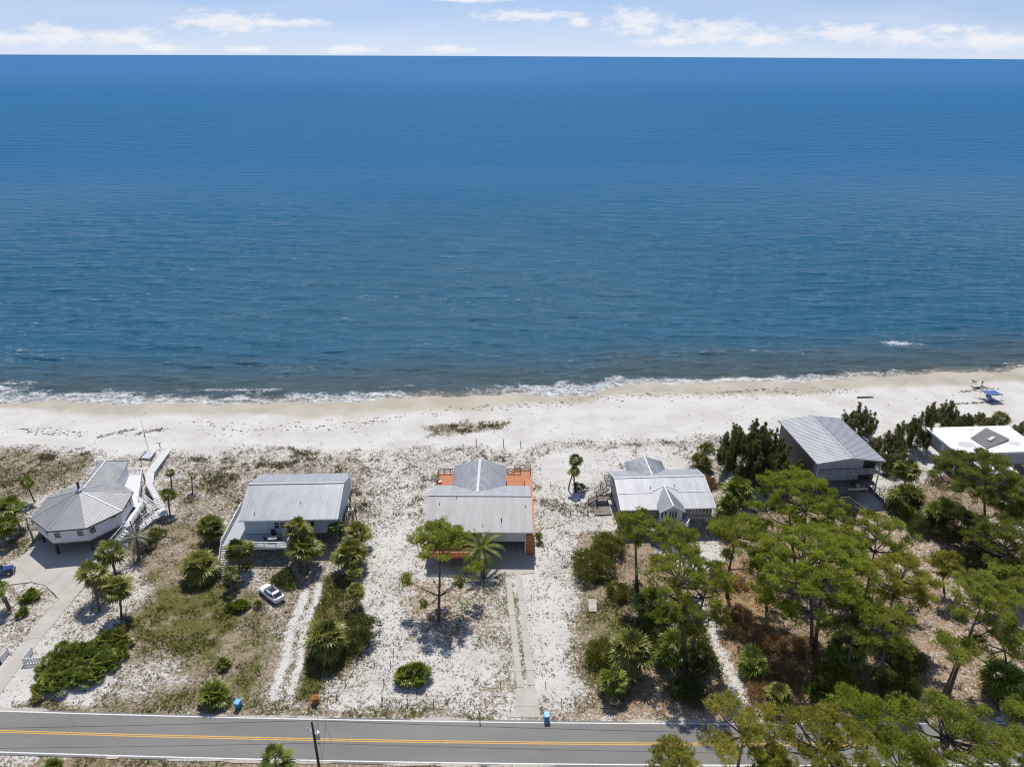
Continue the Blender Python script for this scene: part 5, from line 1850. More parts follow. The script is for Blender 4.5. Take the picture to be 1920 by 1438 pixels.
    posts(t, [(0.6, 22.5), (3.6, 22.7), (Wd - 0.1, 24.2), (Wd - 3.0, 24.2)], -0.4, 2.45, 0.2)
    for x, y in ((13.35, 2.35), (10.15, 1.2), (17.6, 5.2), (2.3, 5.6), (5.2, 6.9)):
        vent(t, x, y, ze + (zr - ze) * y / yr, 0.32 if x != 13.35 else 0.5, 0.06 if x != 13.35 else 0.1)
    rs = MB()
    P = Vector((13.35, 2.1, ze + (zr - ze) * 2.1 / yr + 0.012))
    q = Vector((13.35, 1.2, ze + (zr - ze) * 1.2 / yr + 0.012))
    rs.beam(P, q, 0.16, 0.012)
    rs.build('rust_streak', MATS['brush_rust'], t)
    HOUSES_KEEP.append([(x0 + 0.5, y0 - 3), (x1 + 0.2, y0 - 3), (x1 + 0.2, y0 + 24), (x0 + 0.5, y0 + 24)])
    c = thing('deck_chair', 'small pale chair on the left rear corner of the orange deck', 'chair', (x0 + 0.9, y0 + 19.4, 2.68), 0.6)
    boxpart('seat', MATS['white_paint'], c, -0.3, 0.3, -0.3, 0.3, 0.38, 0.44)
    MB().beam((0, 0.28, 0.4), (0, 0.5, 1.0), 0.56, 0.05, up=(0, 1, 0)).build('backrest', MATS['white_paint'], c)
    for sx in (-0.25, 0.25):
        for sy in (-0.25, 0.25):
            boxpart('leg', MATS['white_paint'], c, sx - 0.03, sx + 0.03, sy - 0.03, sy + 0.03, 0, 0.38)


mat('brush_rust', (0.42, 0.28, 0.16), (0.36, 0.30, 0.24), scale=5, rough=0.8)
house_orange()


# ---- cross-gabled house (fourth)
def house_cross():
    t = thing('beach_house', 'bright metal roofed house with a front porch gable and rear wing', 'house', (19.8, 106.95, 0), R_(3.4), HOUSES)
    Wd, ze, zr, yr, De, zb = 17.55, 5.05, 7.1, 7.5, 12.5, 5.5
    slope(t, (0, 0, ze), (Wd, 0, ze), (Wd - 0.15, yr, zr), (0.1, yr, zr), 'roof_bright', 0.40, rib=0.05)
    slope(t, (Wd - 0.1, De, zb), (-0.2, De, zb), (0.1, yr, zr), (Wd - 0.15, yr, zr), 'roof_galv', 0.45)
    cap(t, (0.1, yr, zr), (Wd - 0.15, yr, zr), 'white_paint', 0.3)
    zmid = ze + (zr - ze) * 0.5
    cap(t, (0.05, yr * 0.5, zmid), (6.6, yr * 0.5, zmid), 'white_paint', 0.16, 0.05, 'flashing')
    cap(t, (11.2, yr * 0.5, zmid), (Wd - 0.08, yr * 0.5, zmid), 'white_paint', 0.16, 0.05, 'flashing')
    for x, xx in ((0.0, 0.1), (Wd, Wd - 0.15)):
        MB().beam((x, 0, ze - 0.06), (xx, yr, zr - 0.06), 0.12, 0.3).build('barge_board', MATS['white_paint'], t)
        MB().beam((xx, yr, zr - 0.06), (x, De, zb - 0.06), 0.12, 0.3).build('barge_board', MATS['white_paint'], t)
    boxpart('gutter', MATS['white_paint'], t, 0.05, Wd - 0.05, -0.09, -0.01, ze - 0.18, ze - 0.02)
    # porch gable
    xm, xl, xr, yf, zpe, zp = 9.15, 6.75, 11.55, -1.35, 5.25, 6.55
    ymj = yr * (zp - ze) / (zr - ze)
    yej = yr * (zpe + 0.02 - ze) / (zr - ze)
    slope(t, (xl, 4.2, zpe), (xl, yf, zpe), (xm, yf, zp), (xm, ymj, zp), 'roof_galv', 0.4, name='porch_roof_slope')
    slope(t, (xr, yf, zpe), (xr, 4.2, zpe), (xm, ymj, zp), (xm, yf, zp), 'roof_galv', 0.4, name='porch_roof_slope')
    # cheeks and valleys where the porch roof meets the main roof
    cap(t, (xm, yf - 0.02, zp), (xm, ymj, zp), 'white_paint', 0.26, 0.08)
    zv = ze + (zr - ze) * 4.2 / yr
    cap(t, (xl + 0.02, 4.2, zv + 0.02), (xm, ymj, zp), 'white_paint', 0.2, 0.06, 'valley')
    cap(t, (xr - 0.02, 4.2, zv + 0.02), (xm, ymj, zp), 'white_paint', 0.2, 0.06, 'valley')
    for s in (xl, xr):
        MB().beam((s, yf - 0.03, zpe - 0.08), (xm, yf - 0.03, zp - 0.08), 0.06, 0.24).build('barge_board', MATS['white_paint'], t)
    v = [(xl + 0.3, -0.5, 2.6), (xr - 0.3, -0.5, 2.6), (xr - 0.3, -0.5, zpe - 0.1), (xm, -0.5, zp - 0.25), (xl + 0.3, -0.5, zpe - 0.1)]
    v += [(a, b + 0.15, c) for a, b, c in v]
    MB().add(v, [(0, 1, 2, 3, 4), (9, 8, 7, 6, 5)] + [(i, (i + 1) % 5, (i + 1) % 5 + 5, i + 5) for i in range(5)]).build('porch_wall', MATS['white_paint'], t)
    for x in (7.55, 8.15, 9.0, 9.5, 10.05):
        window(t, (x, -0.52, 4.15), (1, 0, 0), 0.42, 1.7, rows=1, name='porch_window')
    # rear wing
    a, b, c, yb, zw, zwr = 3.85, 11.4, 7.7, 16.0, 5.35, 6.75
    ymr = yr + (zr - zwr) / (zr - zb) * (De - yr)
    slope(t, (a, yb, zw), (a, De - 0.2, zw), (c, ymr, zwr), (c, yb, zwr), 'roof_galv', 0.45)
    slope(t, (b, De - 0.2, zw), (b, yb, zw), (c, yb, zwr), (c, ymr, zwr), 'roof_galv', 0.45)
    cap(t, (c, ymr, zwr), (c, yb + 0.03, zwr), 'white_paint', 0.26)
    MB().box(a + 0.4, b - 0.4, De - 0.4, yb - 0.5, 2.6, zw - 0.05).build('wall', MATS['taupe_siding'], t)
    gable_walls(t, 0.45, Wd - 0.5, 0.5, De - 0.4, 2.55, ze - 0.03, zr - 0.3, yr, 'taupe_siding')
    boxpart('left_wall_cladding', MATS['grey_siding'], t, 0.40, 0.446, 0.5, De - 0.4, 2.4, ze - 0.05)
    boxpart('floor', MATS['cream_siding'], t, 0.45, Wd - 0.5, 0.5, De - 0.4, 2.35, 2.545)
    for i in range(6):
        window(t, (12.85 + i * 0.66, 0.49, 4.15), (1, 0, 0), 0.54, 1.05, rows=1, cols=1)
    for i in range(6):
        window(t, (0.95 + i * 0.72, 0.49, 4.15), (1, 0, 0), 0.58, 1.05, rows=1)
    posts(t, [(x, y) for x in (0.8, 4.2, 8.6, 12.6, Wd - 0.75) for y in (0.9, 4.6, 8.4, De - 0.8)] + [(4.6, 15.0), (10.6, 15.0)], -0.4, 2.4, 0.3)
    # front deck with angled corners
    dk = [(5.0, -2.3), (6.2, -3.6), (10.7, -3.6), (12.5, -1.2), (12.5, 0.48), (5.0, 0.48)]
    MB().prism(dk, 2.3, 2.5).build('front_deck', MATS['white_deck'], t)
    MB().prism([(p[0] * 1.0, p[1] - 0.02) for p in dk[:4]] + [(12.4, -1.1), (10.65, -3.5), (6.25, -3.5), (5.1, -2.25)], 2.1, 2.55).build('deck_fascia', MATS['white_paint'], t)
    rail(t, [(5.02, 0.3, 2.5), (5.02, -2.3, 2.5), (6.2, -3.56, 2.5), (7.6, -3.56, 2.5)], 0.95, 'white_paint', 1.4, bal=0.25)
    rail(t, [(9.2, -3.56, 2.5), (10.7, -3.56, 2.5), (12.46, -1.2, 2.5), (12.46, 0.3, 2.5)], 0.95, 'white_paint', 1.4, bal=0.25)
    posts(t, [(5.3, -2.0), (8.0, -3.3), (10.5, -3.3), (12.2, -1.0)], -0.4, 2.3, 0.2)
    stairs(t, (8.4, -3.6, 2.45), (8.8, -7.8, 0.1), 1.5, 12, 'weathered_wood', 'weathered_wood', stringer='weathered_wood')
    # side steps and landing on the left
    boxpart('landing', MATS['weathered_wood'], t, -2.7, -0.2, 9.0, 10.4, 1.35, 1.5)
    boxpart('boardwalk', MATS['weathered_wood'], t, -3.6, -0.3, 5.6, 8.9, 0.1, 0.25)
    rail(t, [(-2.6, 10.4, 1.5), (-2.6, 9.0, 1.5)], 0.95, 'weathered_wood', 1.4)
    stairs(t, (-0.2, 11.2, 2.5), (-2.6, 10.6, 1.5), 1.2, 6, 'weathered_wood', 'weathered_wood', stringer='weathered_wood')
    stairs(t, (-2.6, 9.6, 1.45), (-4.2, 9.8, 0.3), 1.2, 6, 'weathered_wood', 'weathered_wood', stringer='weathered_wood')
    posts(t, [(-2.5, 9.1), (-2.5, 10.3), (-0.5, 9.1)], -0.4, 1.36, 0.16)
    MB().box(-0.3, Wd - 1.0, De - 0.35, De + 1.8, 2.35, 2.55).build('rear_deck', MATS['weathered_wood'], t)
    rail(t, [(-0.3, De + 1.75, 2.55), (a + 0.2, De + 1.75, 2.55)], 1.0, 'dark_wood', 1.6)
    rail(t, [(b - 0.2, De + 1.75, 2.55), (Wd - 1.1, De + 1.75, 2.55)], 1.0, 'dark_wood', 1.6)
    vent(t, 6.4, 4.9, ze + (zr - ze) * 4.9 / yr, 0.45)
    vent(t, 11.0, 5.1, ze + (zr - ze) * 5.1 / yr, 0.45)
    HOUSES_KEEP.append(loc2world(t, [(-3.2, -3), (Wd, -3), (Wd, 16), (0, 16)]))


house_cross()


# ---- tall brown house (fifth)
def house_brown():
    t = thing('beach_house', 'tall brown two-storey house with low striped metal roof', 'house', (59.3, 118.55, 0), R_(4.6), HOUSES)
    Wd, De, ze, zr, xm = 13.9, 18.2, 8.0, 8.95, 6.95
    slope(t, (0, De, ze), (0, 0, ze), (xm, 0, zr), (xm, De, zr), 'roof_galv', 0.52, rib=0.05, rw=0.08)
    slope(t, (Wd, 0, ze), (Wd, De, ze), (xm, De, zr), (xm, 0, zr), 'roof_galv', 0.52, rib=0.05, rw=0.08)
    cap(t, (xm, -0.02, zr), (xm, De + 0.02, zr), 'roof_cap', 0.42)
    for a in (0, Wd):
        MB().beam((a, -0.03, ze - 0.09), (xm, -0.03, zr - 0.09), 0.07, 0.32).build('barge_board', MATS['pale_siding'], t)
    boxpart('left_fascia', MATS['grey_siding'], t, -0.06, -0.01, 0.0, De, ze - 0.28, ze - 0.02)
    boxpart('wall', MATS['brown_siding'], t, 0.45, 0.62, 1.9, De - 0.8, 2.5, ze - 0.02)
    boxpart('wall', MATS['brown_siding'], t, Wd - 0.62, Wd - 0.45, 1.9, De - 0.8, 2.5, ze - 0.02)
    boxpart('wall', MATS['brown_siding'], t, 0.62, Wd - 0.62, De - 0.95, De - 0.8, 2.5, ze)
    boxpart('wall', MATS['brown_siding'], t, 0.62, Wd - 0.62, 1.9, 2.05, 2.5, ze)
    v = [(0.62, 1.9, ze), (Wd - 0.62, 1.9, ze), (xm, 1.9, zr - 0.16)]
    v += [(a, b + 0.15, c) for a, b, c in v]
    MB().add(v, [(0, 1, 2), (5, 4, 3), (0, 1, 4, 3), (1, 2, 5, 4), (2, 0, 3, 5)]).build('gable_panel', MATS['pale_siding'], t)
    for i in range(6):
        x = 1.55 + i * 1.52
        boxpart('shutter_panel', MATS['pale_siding'], t, x, x + 1.49, 1.82, 1.895, 5.45, 7.75 + 0.04 * i)
    for i in range(4):
        x = 1.55 + i * 2.15
        boxpart('shutter_panel', MATS['pale_siding'], t, x, x + 2.1, 1.82, 1.895, 2.75, 4.9)
    boxpart('sliding_door', MATS['glass'], t, 11.0, 13.0, 1.83, 1.89, 5.4, 7.6)
    boxpart('sliding_door', MATS['glass'], t, 10.6, 12.9, 1.83, 1.89, 2.75, 4.7)
    # upper balcony
    boxpart('upper_balcony', MATS['grey_siding'], t, 0.45, Wd - 0.45, 0.25, 1.88, 4.98, 5.2)
    rail(t, [(0.55, 0.32, 5.2), (Wd - 0.55, 0.32, 5.2)], 0.95, 'cream_siding', 1.85, mid=2, pw=0.1)
    lt = MB()
    for sx in (0.5, Wd - 0.5):
        for i in range(9):
            z = 5.25 + i * 0.27
            lt.beam((sx, 0.3, z), (sx, 1.85, z + 0.55), 0.04, 0.07)
    lt.build('lattice', MATS['pale_siding'], t)
    posts(t, [(0.55, 0.35), (Wd - 0.55, 0.35)], -0.4, ze - 0.2, 0.18, 'pale_siding', 'balcony_post')
    posts(t, [(x, y) for x in (0.8, 4.8, 9.0, Wd - 0.8) for y in (2.4, 7.0, 12.0, De - 1.2)], -0.4, 2.5, 0.32)
    boxpart('floor', MATS['weathered_wood'], t, 0.6, Wd - 0.6, 0.25, De - 0.9, 2.3, 2.52)
    boxpart('upper_floor', MATS['dark_wood'], t, 0.63, Wd - 0.63, 2.06, De - 0.96, 4.95, 5.15)
    # lower front deck with stair and bench
    boxpart('lower_deck', MATS['weathered_wood'], t, 3.6, 10.4, -2.2, 0.25, 2.25, 2.45)
    rail(t, [(3.65, 1.2, 2.45), (3.65, -3.6, 2.0), ], 0.95, 'weathered_wood', 1.6)
    boxpart('stair_landing', MATS['weathered_wood'], t, 3.5, 5.6, -4.2, -3.0, 1.75, 1.9)
    rail(t, [(3.65, -4.15, 1.9), (5.5, -4.15, 1.9)], 0.95, 'weathered_wood', 1.6)
    stairs(t, (5.6, -3.6, 1.9), (8.6, -5.6, 0.1), 1.2, 9, 'weathered_wood', 'weathered_wood', stringer='weathered_wood')
    lp = MB()
    for k in range(7):
        z = 0.4 + k * 0.27
        lp.beam((Wd - 0.5, 0.0, z), (Wd - 0.5, 1.4, z + 0.5), 0.05, 0.09)
        lp.beam((Wd - 0.5, 1.4, z), (Wd - 0.5, 0.0, z + 0.5), 0.05, 0.09)
    lp.build('lattice', MATS['white_paint'], t)
    HOUSES_KEEP.append(loc2world(t, [(0, -4), (Wd, -4), (Wd, De), (0, De)]))

    def place(x, y):
        return loc2world(t, [(x, y)])[0]
    x, y = place(8.2, -1.9)
    bn = thing('bench', 'weathered bench rail at the front of the brown house lower deck', 'bench', (x, y, 2.45), R_(4.6))
    boxpart('seat', MATS['weathered_wood'], bn, -2.0, 2.0, -0.2, 0.2, 0.42, 0.48)
    MB().box(-2.0, 2.0, -0.27, -0.21, 0.55, 0.95).build('backrest', MATS['cream_siding'], bn)
    for sx in (-1.8, 0, 1.8):
        boxpart('leg', MATS['weathered_wood'], bn, sx - 0.05, sx + 0.05, -0.2, 0.2, 0, 0.42)
    x, y = place(9.0, -0.7)
    ch = thing('plastic_chair', 'white plastic chair on the brown house lower deck', 'chair', (x, y, 2.45), 0.7)
    boxpart('seat', MATS['white_paint'], ch, -0.26, 0.26, -0.25, 0.25, 0.40, 0.45)
    MB().beam((0, 0.25, 0.42), (0, 0.38, 0.95), 0.5, 0.05, up=(0, 1, 0)).build('backrest', MATS['white_paint'], ch)
    for sx in (-0.22, 0.22):
        for sy in (-0.21, 0.21):
            boxpart('leg', MATS['white_paint'], ch, sx - 0.025, sx + 0.025, sy - 0.025, sy + 0.025, 0, 0.40)
        boxpart('armrest', MATS['white_paint'], ch, sx - 0.03, sx + 0.03, -0.22, 0.26, 0.62, 0.66)
    x, y = place(8.2, -0.2)
    pp = thing('potted_plant', 'bushy potted plant beside the white plastic chair', 'plant', (x, y, 2.45))
    MB().tube([(0, 0, 0), (0, 0, 0.5)], [0.22, 0.30], 10).build('pot', MATS['orange_stain'], pp)
    g = np.random.default_rng(4)
    cc = g.normal(size=(14, 3)) * 0.28 + np.array([0, 0, 1.05])
    link('foliage', leafy_mesh('foliage', cc, np.full(14, 0.3), 16, 4, 0.26, 0.09, g), MATS['shrub_dark'], pp)
    # ground slab, ramp walls
    pb = MB().prism(loc2world(t, [(5.4, -5.0), (13.4, -5.0), (13.6, 1.5), (5.4, 1.5)]), -0.3, 0.05).build('parking_slab', MATS['concrete'])
    tag(pb, 'grey concrete slab in the shade before the tall brown house', kind='structure')
    for k, (xx, lb) in enumerate(((13.5, 'low wooden wall along the right side of the brown house slab'),)):
        w = thing('timber_wall', lb, 'wall', tuple(place(xx, -4.7)) + (0,), R_(4.6))
        for i in range(5):
            boxpart('board', MATS['weathered_wood'], w, -0.09, 0.09, i * 1.7, i * 1.7 + 1.68, -0.2, 0.75 + 0.02 * (i % 2))
        rail(w, [(0.7, 0.0, 0.1), (0.7, 4.5, 0.1)], 1.0, 'weathered_wood', 1.5)


house_brown()


# ---- white flat-roofed house (sixth)
def house_white():
    t = thing('beach_house', 'grey stilt house with white flat roof and slate inset', 'house', (91.4, 126.1, 0), R_(3.5), HOUSES)
    Wd, De, z = 18.7, 11.1, 6.0
    MB().prism([(0, 0), (Wd, 0), (Wd, De), (0, De)], z - 0.35, z).build('roof', MATS['roof_white'], t)
    boxpart('roof_edge', MATS['pale_siding'], t, -0.05, -0.002, 0, De, z - 0.45, z - 0.05)
    boxpart('roof_edge', MATS['pale_siding'], t, 0, Wd, -0.05, -0.002, z - 0.45, z - 0.05)
    a = [(6.2, 2.5), (10.0, -2.5), (17.5, 0.8), (12.2, 9.8)]
    sl = MB().prism([(6.6, 5.9), (7.2, 1.4), (14.2, 4.6), (12.6, 9.7)], z - 0.05, [z + 0.10, z + 0.10, z + 0.42, z + 0.42]).build('slate_roof', MATS['roof_slate'], t)
    MB().prism([(9.6, 4.0), (11.6, 5.3), (11.3, 5.9), (9.3, 4.6)], z + 0.1, z + 0.50).build('roof_vent', MATS['cream_siding'], sl)
    st = MB()
    for (cx, cy, r) in ((4.2, 3.4, 1.5), (14.6, 3.3, 1.0), (9.4, 9.6, 0.5)):
        pts = [(cx + r * math.cos(k * 0.35) * 1.15, cy + r * math.sin(k * 0.35) * (0.9 + 0.1 * math.sin(k))) for k in range(18)]
        st.prism(pts, z - 0.1, z + 0.006)
    st.build('roof_stain', MATS['stain'], t)
    boxpart('wall', MATS['grey_siding'], t, 0.55, 0.72, 0.4, De - 0.5, 2.9, z - 0.36)
    boxpart('wall', MATS['grey_siding'], t, Wd - 0.8, Wd - 0.6, 0.4, De - 0.5, 2.9, z - 0.36)
    boxpart('wall', MATS['grey_siding'], t, 0.72, Wd - 0.8, 0.4, 0.55, 2.9, z - 0.36)
    boxpart('wall', MATS['grey_siding'], t, 0.72, Wd - 0.8, De - 0.65, De - 0.5, 2.9, z - 0.36)
    boxpart('floor', MATS['weathered_wood'], t, 0.6, Wd - 0.7, 0.4, De - 0.5, 2.6, 2.89)
    for y in (8.6, 5.2, 2.3):
        window(t, (0.54, y, 4.5), (0, -1, 0), 0.9, 1.4, pane='white_paint', rows=1)
    posts(t, [(x, y) for x in (0.8, 5.0, 9.4, 13.6, Wd - 1) for y in (0.8, 5.0, De - 0.9)], -0.4, 2.6, 0.3, 'pale_siding')
    MB().box(Wd - 10, Wd - 3, De + 0.3, De + 1.6, 2.7, 2.85).build('rear_balcony', MATS['weathered_wood'], t)
    lp = MB()
    for y in (-5.6, -3.0):
        lp.prism([(3.0, y), (9.5, y), (9.5, y + 2.4), (3.0, y + 2.4)], 4.4, 4.55)
    lp.build('porch_roof', MATS['roof_white'], t)
    posts(t, [(3.3, -5.3), (9.2, -5.3)], -0.4, 4.4, 0.2, 'pale_siding', 'porch_post')
    MB().box(3.0, 9.5, -0.58, -0.06, 4.4, 4.56).build('porch_roof', MATS['roof_white'], t)
    HOUSES_KEEP.append(loc2world(t, [(0, -4), (Wd, -4), (Wd, De), (0, De)]))


house_white()


# ---- round house (first)
def house_round():
    cx, cy = -77.6, 107.4
    t = thing('beach_house', 'white eight-sided house on stilts with grey faceted roof', 'house', (cx, cy, 0), 0, HOUSES)
    R, ze, za = 8.15, 5.4, 8.2
    A = [R_(-103.5 + 45 * k) for k in range(8)]
    P = [(R * math.cos(a), R * math.sin(a), ze) for a in A]
    apx = (-0.2, 0.3, za)
    for k in range(8):
        slope(t, P[k], P[(k + 1) % 8], apx, apx, 'roof_grey' if k not in (4, 5) else 'roof_grey', 0.42, rib=0.03, name='roof_facet', ribs=False)
    sm = MB()
    for k in range(8):
        p, q, a_ = Vector(P[k]), Vector(P[(k + 1) % 8]), Vector(apx)
        for i in range(1, 14):
            b = p.lerp(q, i / 14)
            s = 1 - abs(2 * i / 14 - 1)
            # seams run straight up the facet and die at the hip
            m = (p + q) / 2
            up = (a_ - m)
            e = b + up * (s * 0.985)
            sm.beam(b + Vector((0, 0, 0.02)), e + Vector((0, 0, 0.02)), 0.05, 0.035)
        sm.v = sm.v
    tag(sm.build('seams', MATS['roof_grey'], t), kind='stuff')
    for k in range(8):
        cap(t, P[k], apx, 'roof_cap', 0.2, 0.07, 'hip_cap')
    MB().tube([(apx[0], apx[1], za - 0.3), (apx[0], apx[1], za + 0.25)], [0.55, 0.45], 8).build('roof_collar', MATS['roof_cap'], t)
    ch = MB().tube([(apx[0] - 0.35, apx[1] + 0.5, za - 0.6), (apx[0] - 0.35, apx[1] + 0.5, za + 1.3)], [0.2, 0.2], 10).build('chimney', MATS['black_metal'], t)
    MB().tube([(apx[0] - 0.35, apx[1] + 0.5, za + 1.3), (apx[0] - 0.35, apx[1] + 0.5, za + 1.5)], [0.32, 0.12], 10).build('chimney_cowl', MATS['black_metal'], ch)
    # wing towards the beach
    def w(x, y, z):
        return (x - cx, y - cy, z)
    a, b = w(-77.9, 109.0, 7.85), w(-79.25, 119.2, 7.5)
    c, d, e = w(-74.6, 112.8, 5.5), w(-76.2, 119.6, 5.5), w(-76.9, 122.6, 5.45)
    f, l = w(-82.6, 122.2, 5.45), w(-81.0, 113.5, 5.5)
    MB().sheet([c, d, b, a], 0.12).build('wing_roof_slope', MATS['roof_grey'], t)
    MB().sheet([d, e, b], 0.12).build('wing_roof_slope', MATS['roof_grey'], t)
    MB().sheet([e, f, b], 0.12).build('wing_roof_slope', MATS['roof_grey'], t)
    MB().sheet([f, l, a, b], 0.12).build('wing_roof_slope', MATS['roof_grey'], t)
    cap(t, a, b, 'white_paint', 0.26, 0.08)
    cap(t, b, e, 'roof_grey', 0.16, 0.06)
    s2 = MB()
    for i in range(1, 18):
        p, q = Vector(c).lerp(Vector(d), i / 18), Vector(a).lerp(Vector(b), i / 18)
        s2.beam(p + Vector((0, 0, .02)), q + Vector((0, 0, .02)), 0.05, 0.035)
    tag(s2.build('seams', MATS['roof_grey'], t), kind='stuff')
    # walls: eight panels
    Rw = 7.75
    Q = [(Rw * math.cos(x), Rw * math.sin(x)) for x in A]
    for k in range(8):
        p, q = Q[k], Q[(k + 1) % 8]
        dx, dy = q[0] - p[0], q[1] - p[1]
        ln = math.hypot(dx, dy)
        nx, ny = -dy / ln * 0.15, dx / ln * 0.15
        MB().prism([p, q, (q[0] + nx, q[1] + ny), (p[0] + nx, p[1] + ny)], 2.6, ze - 0.1).build('wall', MATS['white_paint'], t)
    fb = MB()
    for k in range(8):
        p, q = Vector(P[k]), Vector(P[(k + 1) % 8])
        fb.beam(p + Vector((0, 0, -0.16)), q + Vector((0, 0, -0.16)), 0.08, 0.16)
    fb.build('eave_gutter', MATS['dark_wood'], t)
    MB().prism(Q, 2.35, 2.595).build('floor', MATS['weathered_wood'], t)
    MB().prism([w(-75.2, 113, 0)[:2], w(-76.9, 121.6, 0)[:2], w(-82.2, 121.4, 0)[:2], w(-80.6, 113.4, 0)[:2]], 2.4, 5.4).build('wing_wall', MATS['white_paint'], t)
    for k, fr, zz, wd, hh in ((0, 0.18, 4.2, 1.0, 1.1), (0, 0.80, 4.2, 1.0, 1.1), (1, 0.14, 4.25, 1.0, 1.2), (1, 0.78, 4.9, 0.9, 0.5), (7, 0.75, 4.2, 0.8, 1.0), (2, 0.45, 4.6, 0.8, 0.7), (2, 0.75, 4.2, 0.7, 1.6)):
        p, q = Vector(Q[k] + (0,)), Vector(Q[(k + 1) % 8] + (0,))
        m = p.lerp(q, fr)
        d_ = (q - p).normalized()
        n_ = d_.cross(Vector((0, 0, 1)))
        window(t, m + n_ * 0.005 + Vector((0, 0, zz)), d_, wd, hh, rows=2, pane='glass')
    posts(t, [(Q[k][0] * 0.95, Q[k][1] * 0.95) for k in range(8)] + [(0, 0), (3.5, 0.5), (-3.5, -0.5)] + [w(-81.5, 120.5, 0)[:2], w(-77.3, 120.8, 0)[:2]], -0.4, 2.36, 0.34, 'dark_wood')
    boxpart('storage_room', MATS['weathered_wood'], t, -3.4, 3.0, -2.2, 4.0, -0.2, 2.35)
    # left balcony
    lb = [w(-85.9, 103.5, 0)[:2], w(-84.0, 104.0, 0)[:2], w(-84.6, 108.6, 0)[:2], w(-86.6, 108.4, 0)[:2]]
    MB().prism(lb, 2.4, 2.6).build('left_balcony', MATS['weathered_wood'], t)
    rail(t, [lb[1] + (2.6,), lb[0] + (2.6,), lb[3] + (2.6,)], 1.0, 'weathered_wood', 1.6)
    posts(t, [(lb[0][0] + .1, lb[0][1] + .1), (lb[3][0] + .1, lb[3][1] - .1)], -0.4, 2.4, 0.2)
    posts(t, [(lb[0][0] + .1, lb[0][1] + .1)], 3.6, 5.2, 0.14, name='balcony_post')
    # right deck: walk along the wall, then the wide deck behind
    d1 = [w(-70.0, 104.5, 0)[:2], w(-68.4, 105.0, 0)[:2], w(-69.0, 111.2, 0)[:2], w(-71.3, 114.3, 0)[:2], w(-74.7, 122.7, 0)[:2], w(-77.6, 122.5, 0)[:2], w(-75.2, 114.0, 0)[:2], w(-70.2, 110.5, 0)[:2]]
    MB().prism(d1, 2.42, 2.62).build('side_deck', MATS['white_deck'], t)
    d1z = [p + (2.62,) for p in d1]
    rail(t, [d1z[0], d1z[1], d1z[2]], 1.0, 'white_paint', 1.7, bal=0.3)
    rail(t, [d1z[3], d1z[4], d1z[5]], 1.0, 'white_paint', 1.7, bal=0.3)
    posts(t, [d1[1], d1[2], d1[3], d1[4]], -0.4, 2.42, 0.2)
    stairs(t, w(-68.7, 103.9, 2.5), w(-71.2, 99.5, 0.15), 1.2, 10, 'white_deck')
    HOUSES_KEEP.append([(cx + 1.0 * p[0], cy + 1.0 * p[1]) for p in Q])
    # boardwalk to the beach
    bw = thing('boardwalk', 'white boardwalk from the round house over the dune to the beach', 'boardwalk', (-68, 113, 0))
    def v(x, y, z):
        return (x + 68, y - 113, z)

    def planks(a0, a1, b0, b1, n, z0, z1):
        a0, a1, b0, b1 = (Vector((p[0] + 68, p[1] - 113, 0)) for p in (a0, a1, b0, b1))
        for i in range(n):
            s0, s1 = i / n + 0.004, (i + 1) / n - 0.004
            q = [a0.lerp(b0, s0), a1.lerp(b1, s0), a1.lerp(b1, s1), a0.lerp(b0, s1)]
            zz = z0 + (z1 - z0) * (i + 0.5) / n
            MB().prism([(p.x, p.y) for p in q], zz - 0.07, zz).build('plank', MATS['white_deck'], bw)
    planks((-69.3, 115.1), (-68.1, 115.7), (-73.1, 119.9), (-71.8, 120.5), 16, 1.5, 1.55)
    planks((-73.1, 119.95), (-71.8, 120.55), (-75.1, 124.4), (-73.4, 124.5), 14, 1.55, 1.55)
    planks((-75.1, 124.45), (-73.4, 124.55), (-76.4, 134.6), (-74.6, 134.9), 28, 1.55, 0.9)
    planks((-67.5, 111.7), (-66.2, 109.4), (-66.6, 113.4), (-64.8, 111.1), 7, 0.95, 0.95)
    sk = MB()
    for p, q, z0, z1 in (((-69.2, 115.2), (-73.0, 119.9), 1.4, 1.45), ((-68.2, 115.6), (-71.9, 120.5), 1.4, 1.45), ((-75.0, 124.4), (-76.3, 134.6), 1.4, 0.75), ((-73.5, 124.5), (-74.7, 134.9), 1.4, 0.75)):
        sk.beam(v(*p, z0), v(*q, z1), 0.08, 0.25)
    sk.build('joist', MATS['dark_wood'], bw)
    stairs(bw, v(-68.7, 115.3, 1.5), v(-66.9, 112.9, 1.0), 1.2, 5, 'white_deck', None)
    stairs(bw, v(-66.9, 110.8, 0.95), v(-68.9, 107.2, 0.15), 1.5, 8, 'white_deck')
    stairs(bw, v(-70.6, 113.4, 2.6), v(-67.7, 112.1, 1.0), 1.1, 7, 'white_deck')
    posts(bw, [v(x, y, 0)[:2] for x, y in ((-67.2, 111.8), (-65.0, 111.2), (-66.3, 109.7), (-68.3, 115.5), (-69.1, 115.2), (-72.9, 119.9), (-72.0, 120.3), (-74.9, 124.4), (-73.6, 124.4), (-75.4, 129), (-74.2, 129))], -0.5, 0.88, 0.16, 'weathered_wood', 'post')


house_round()

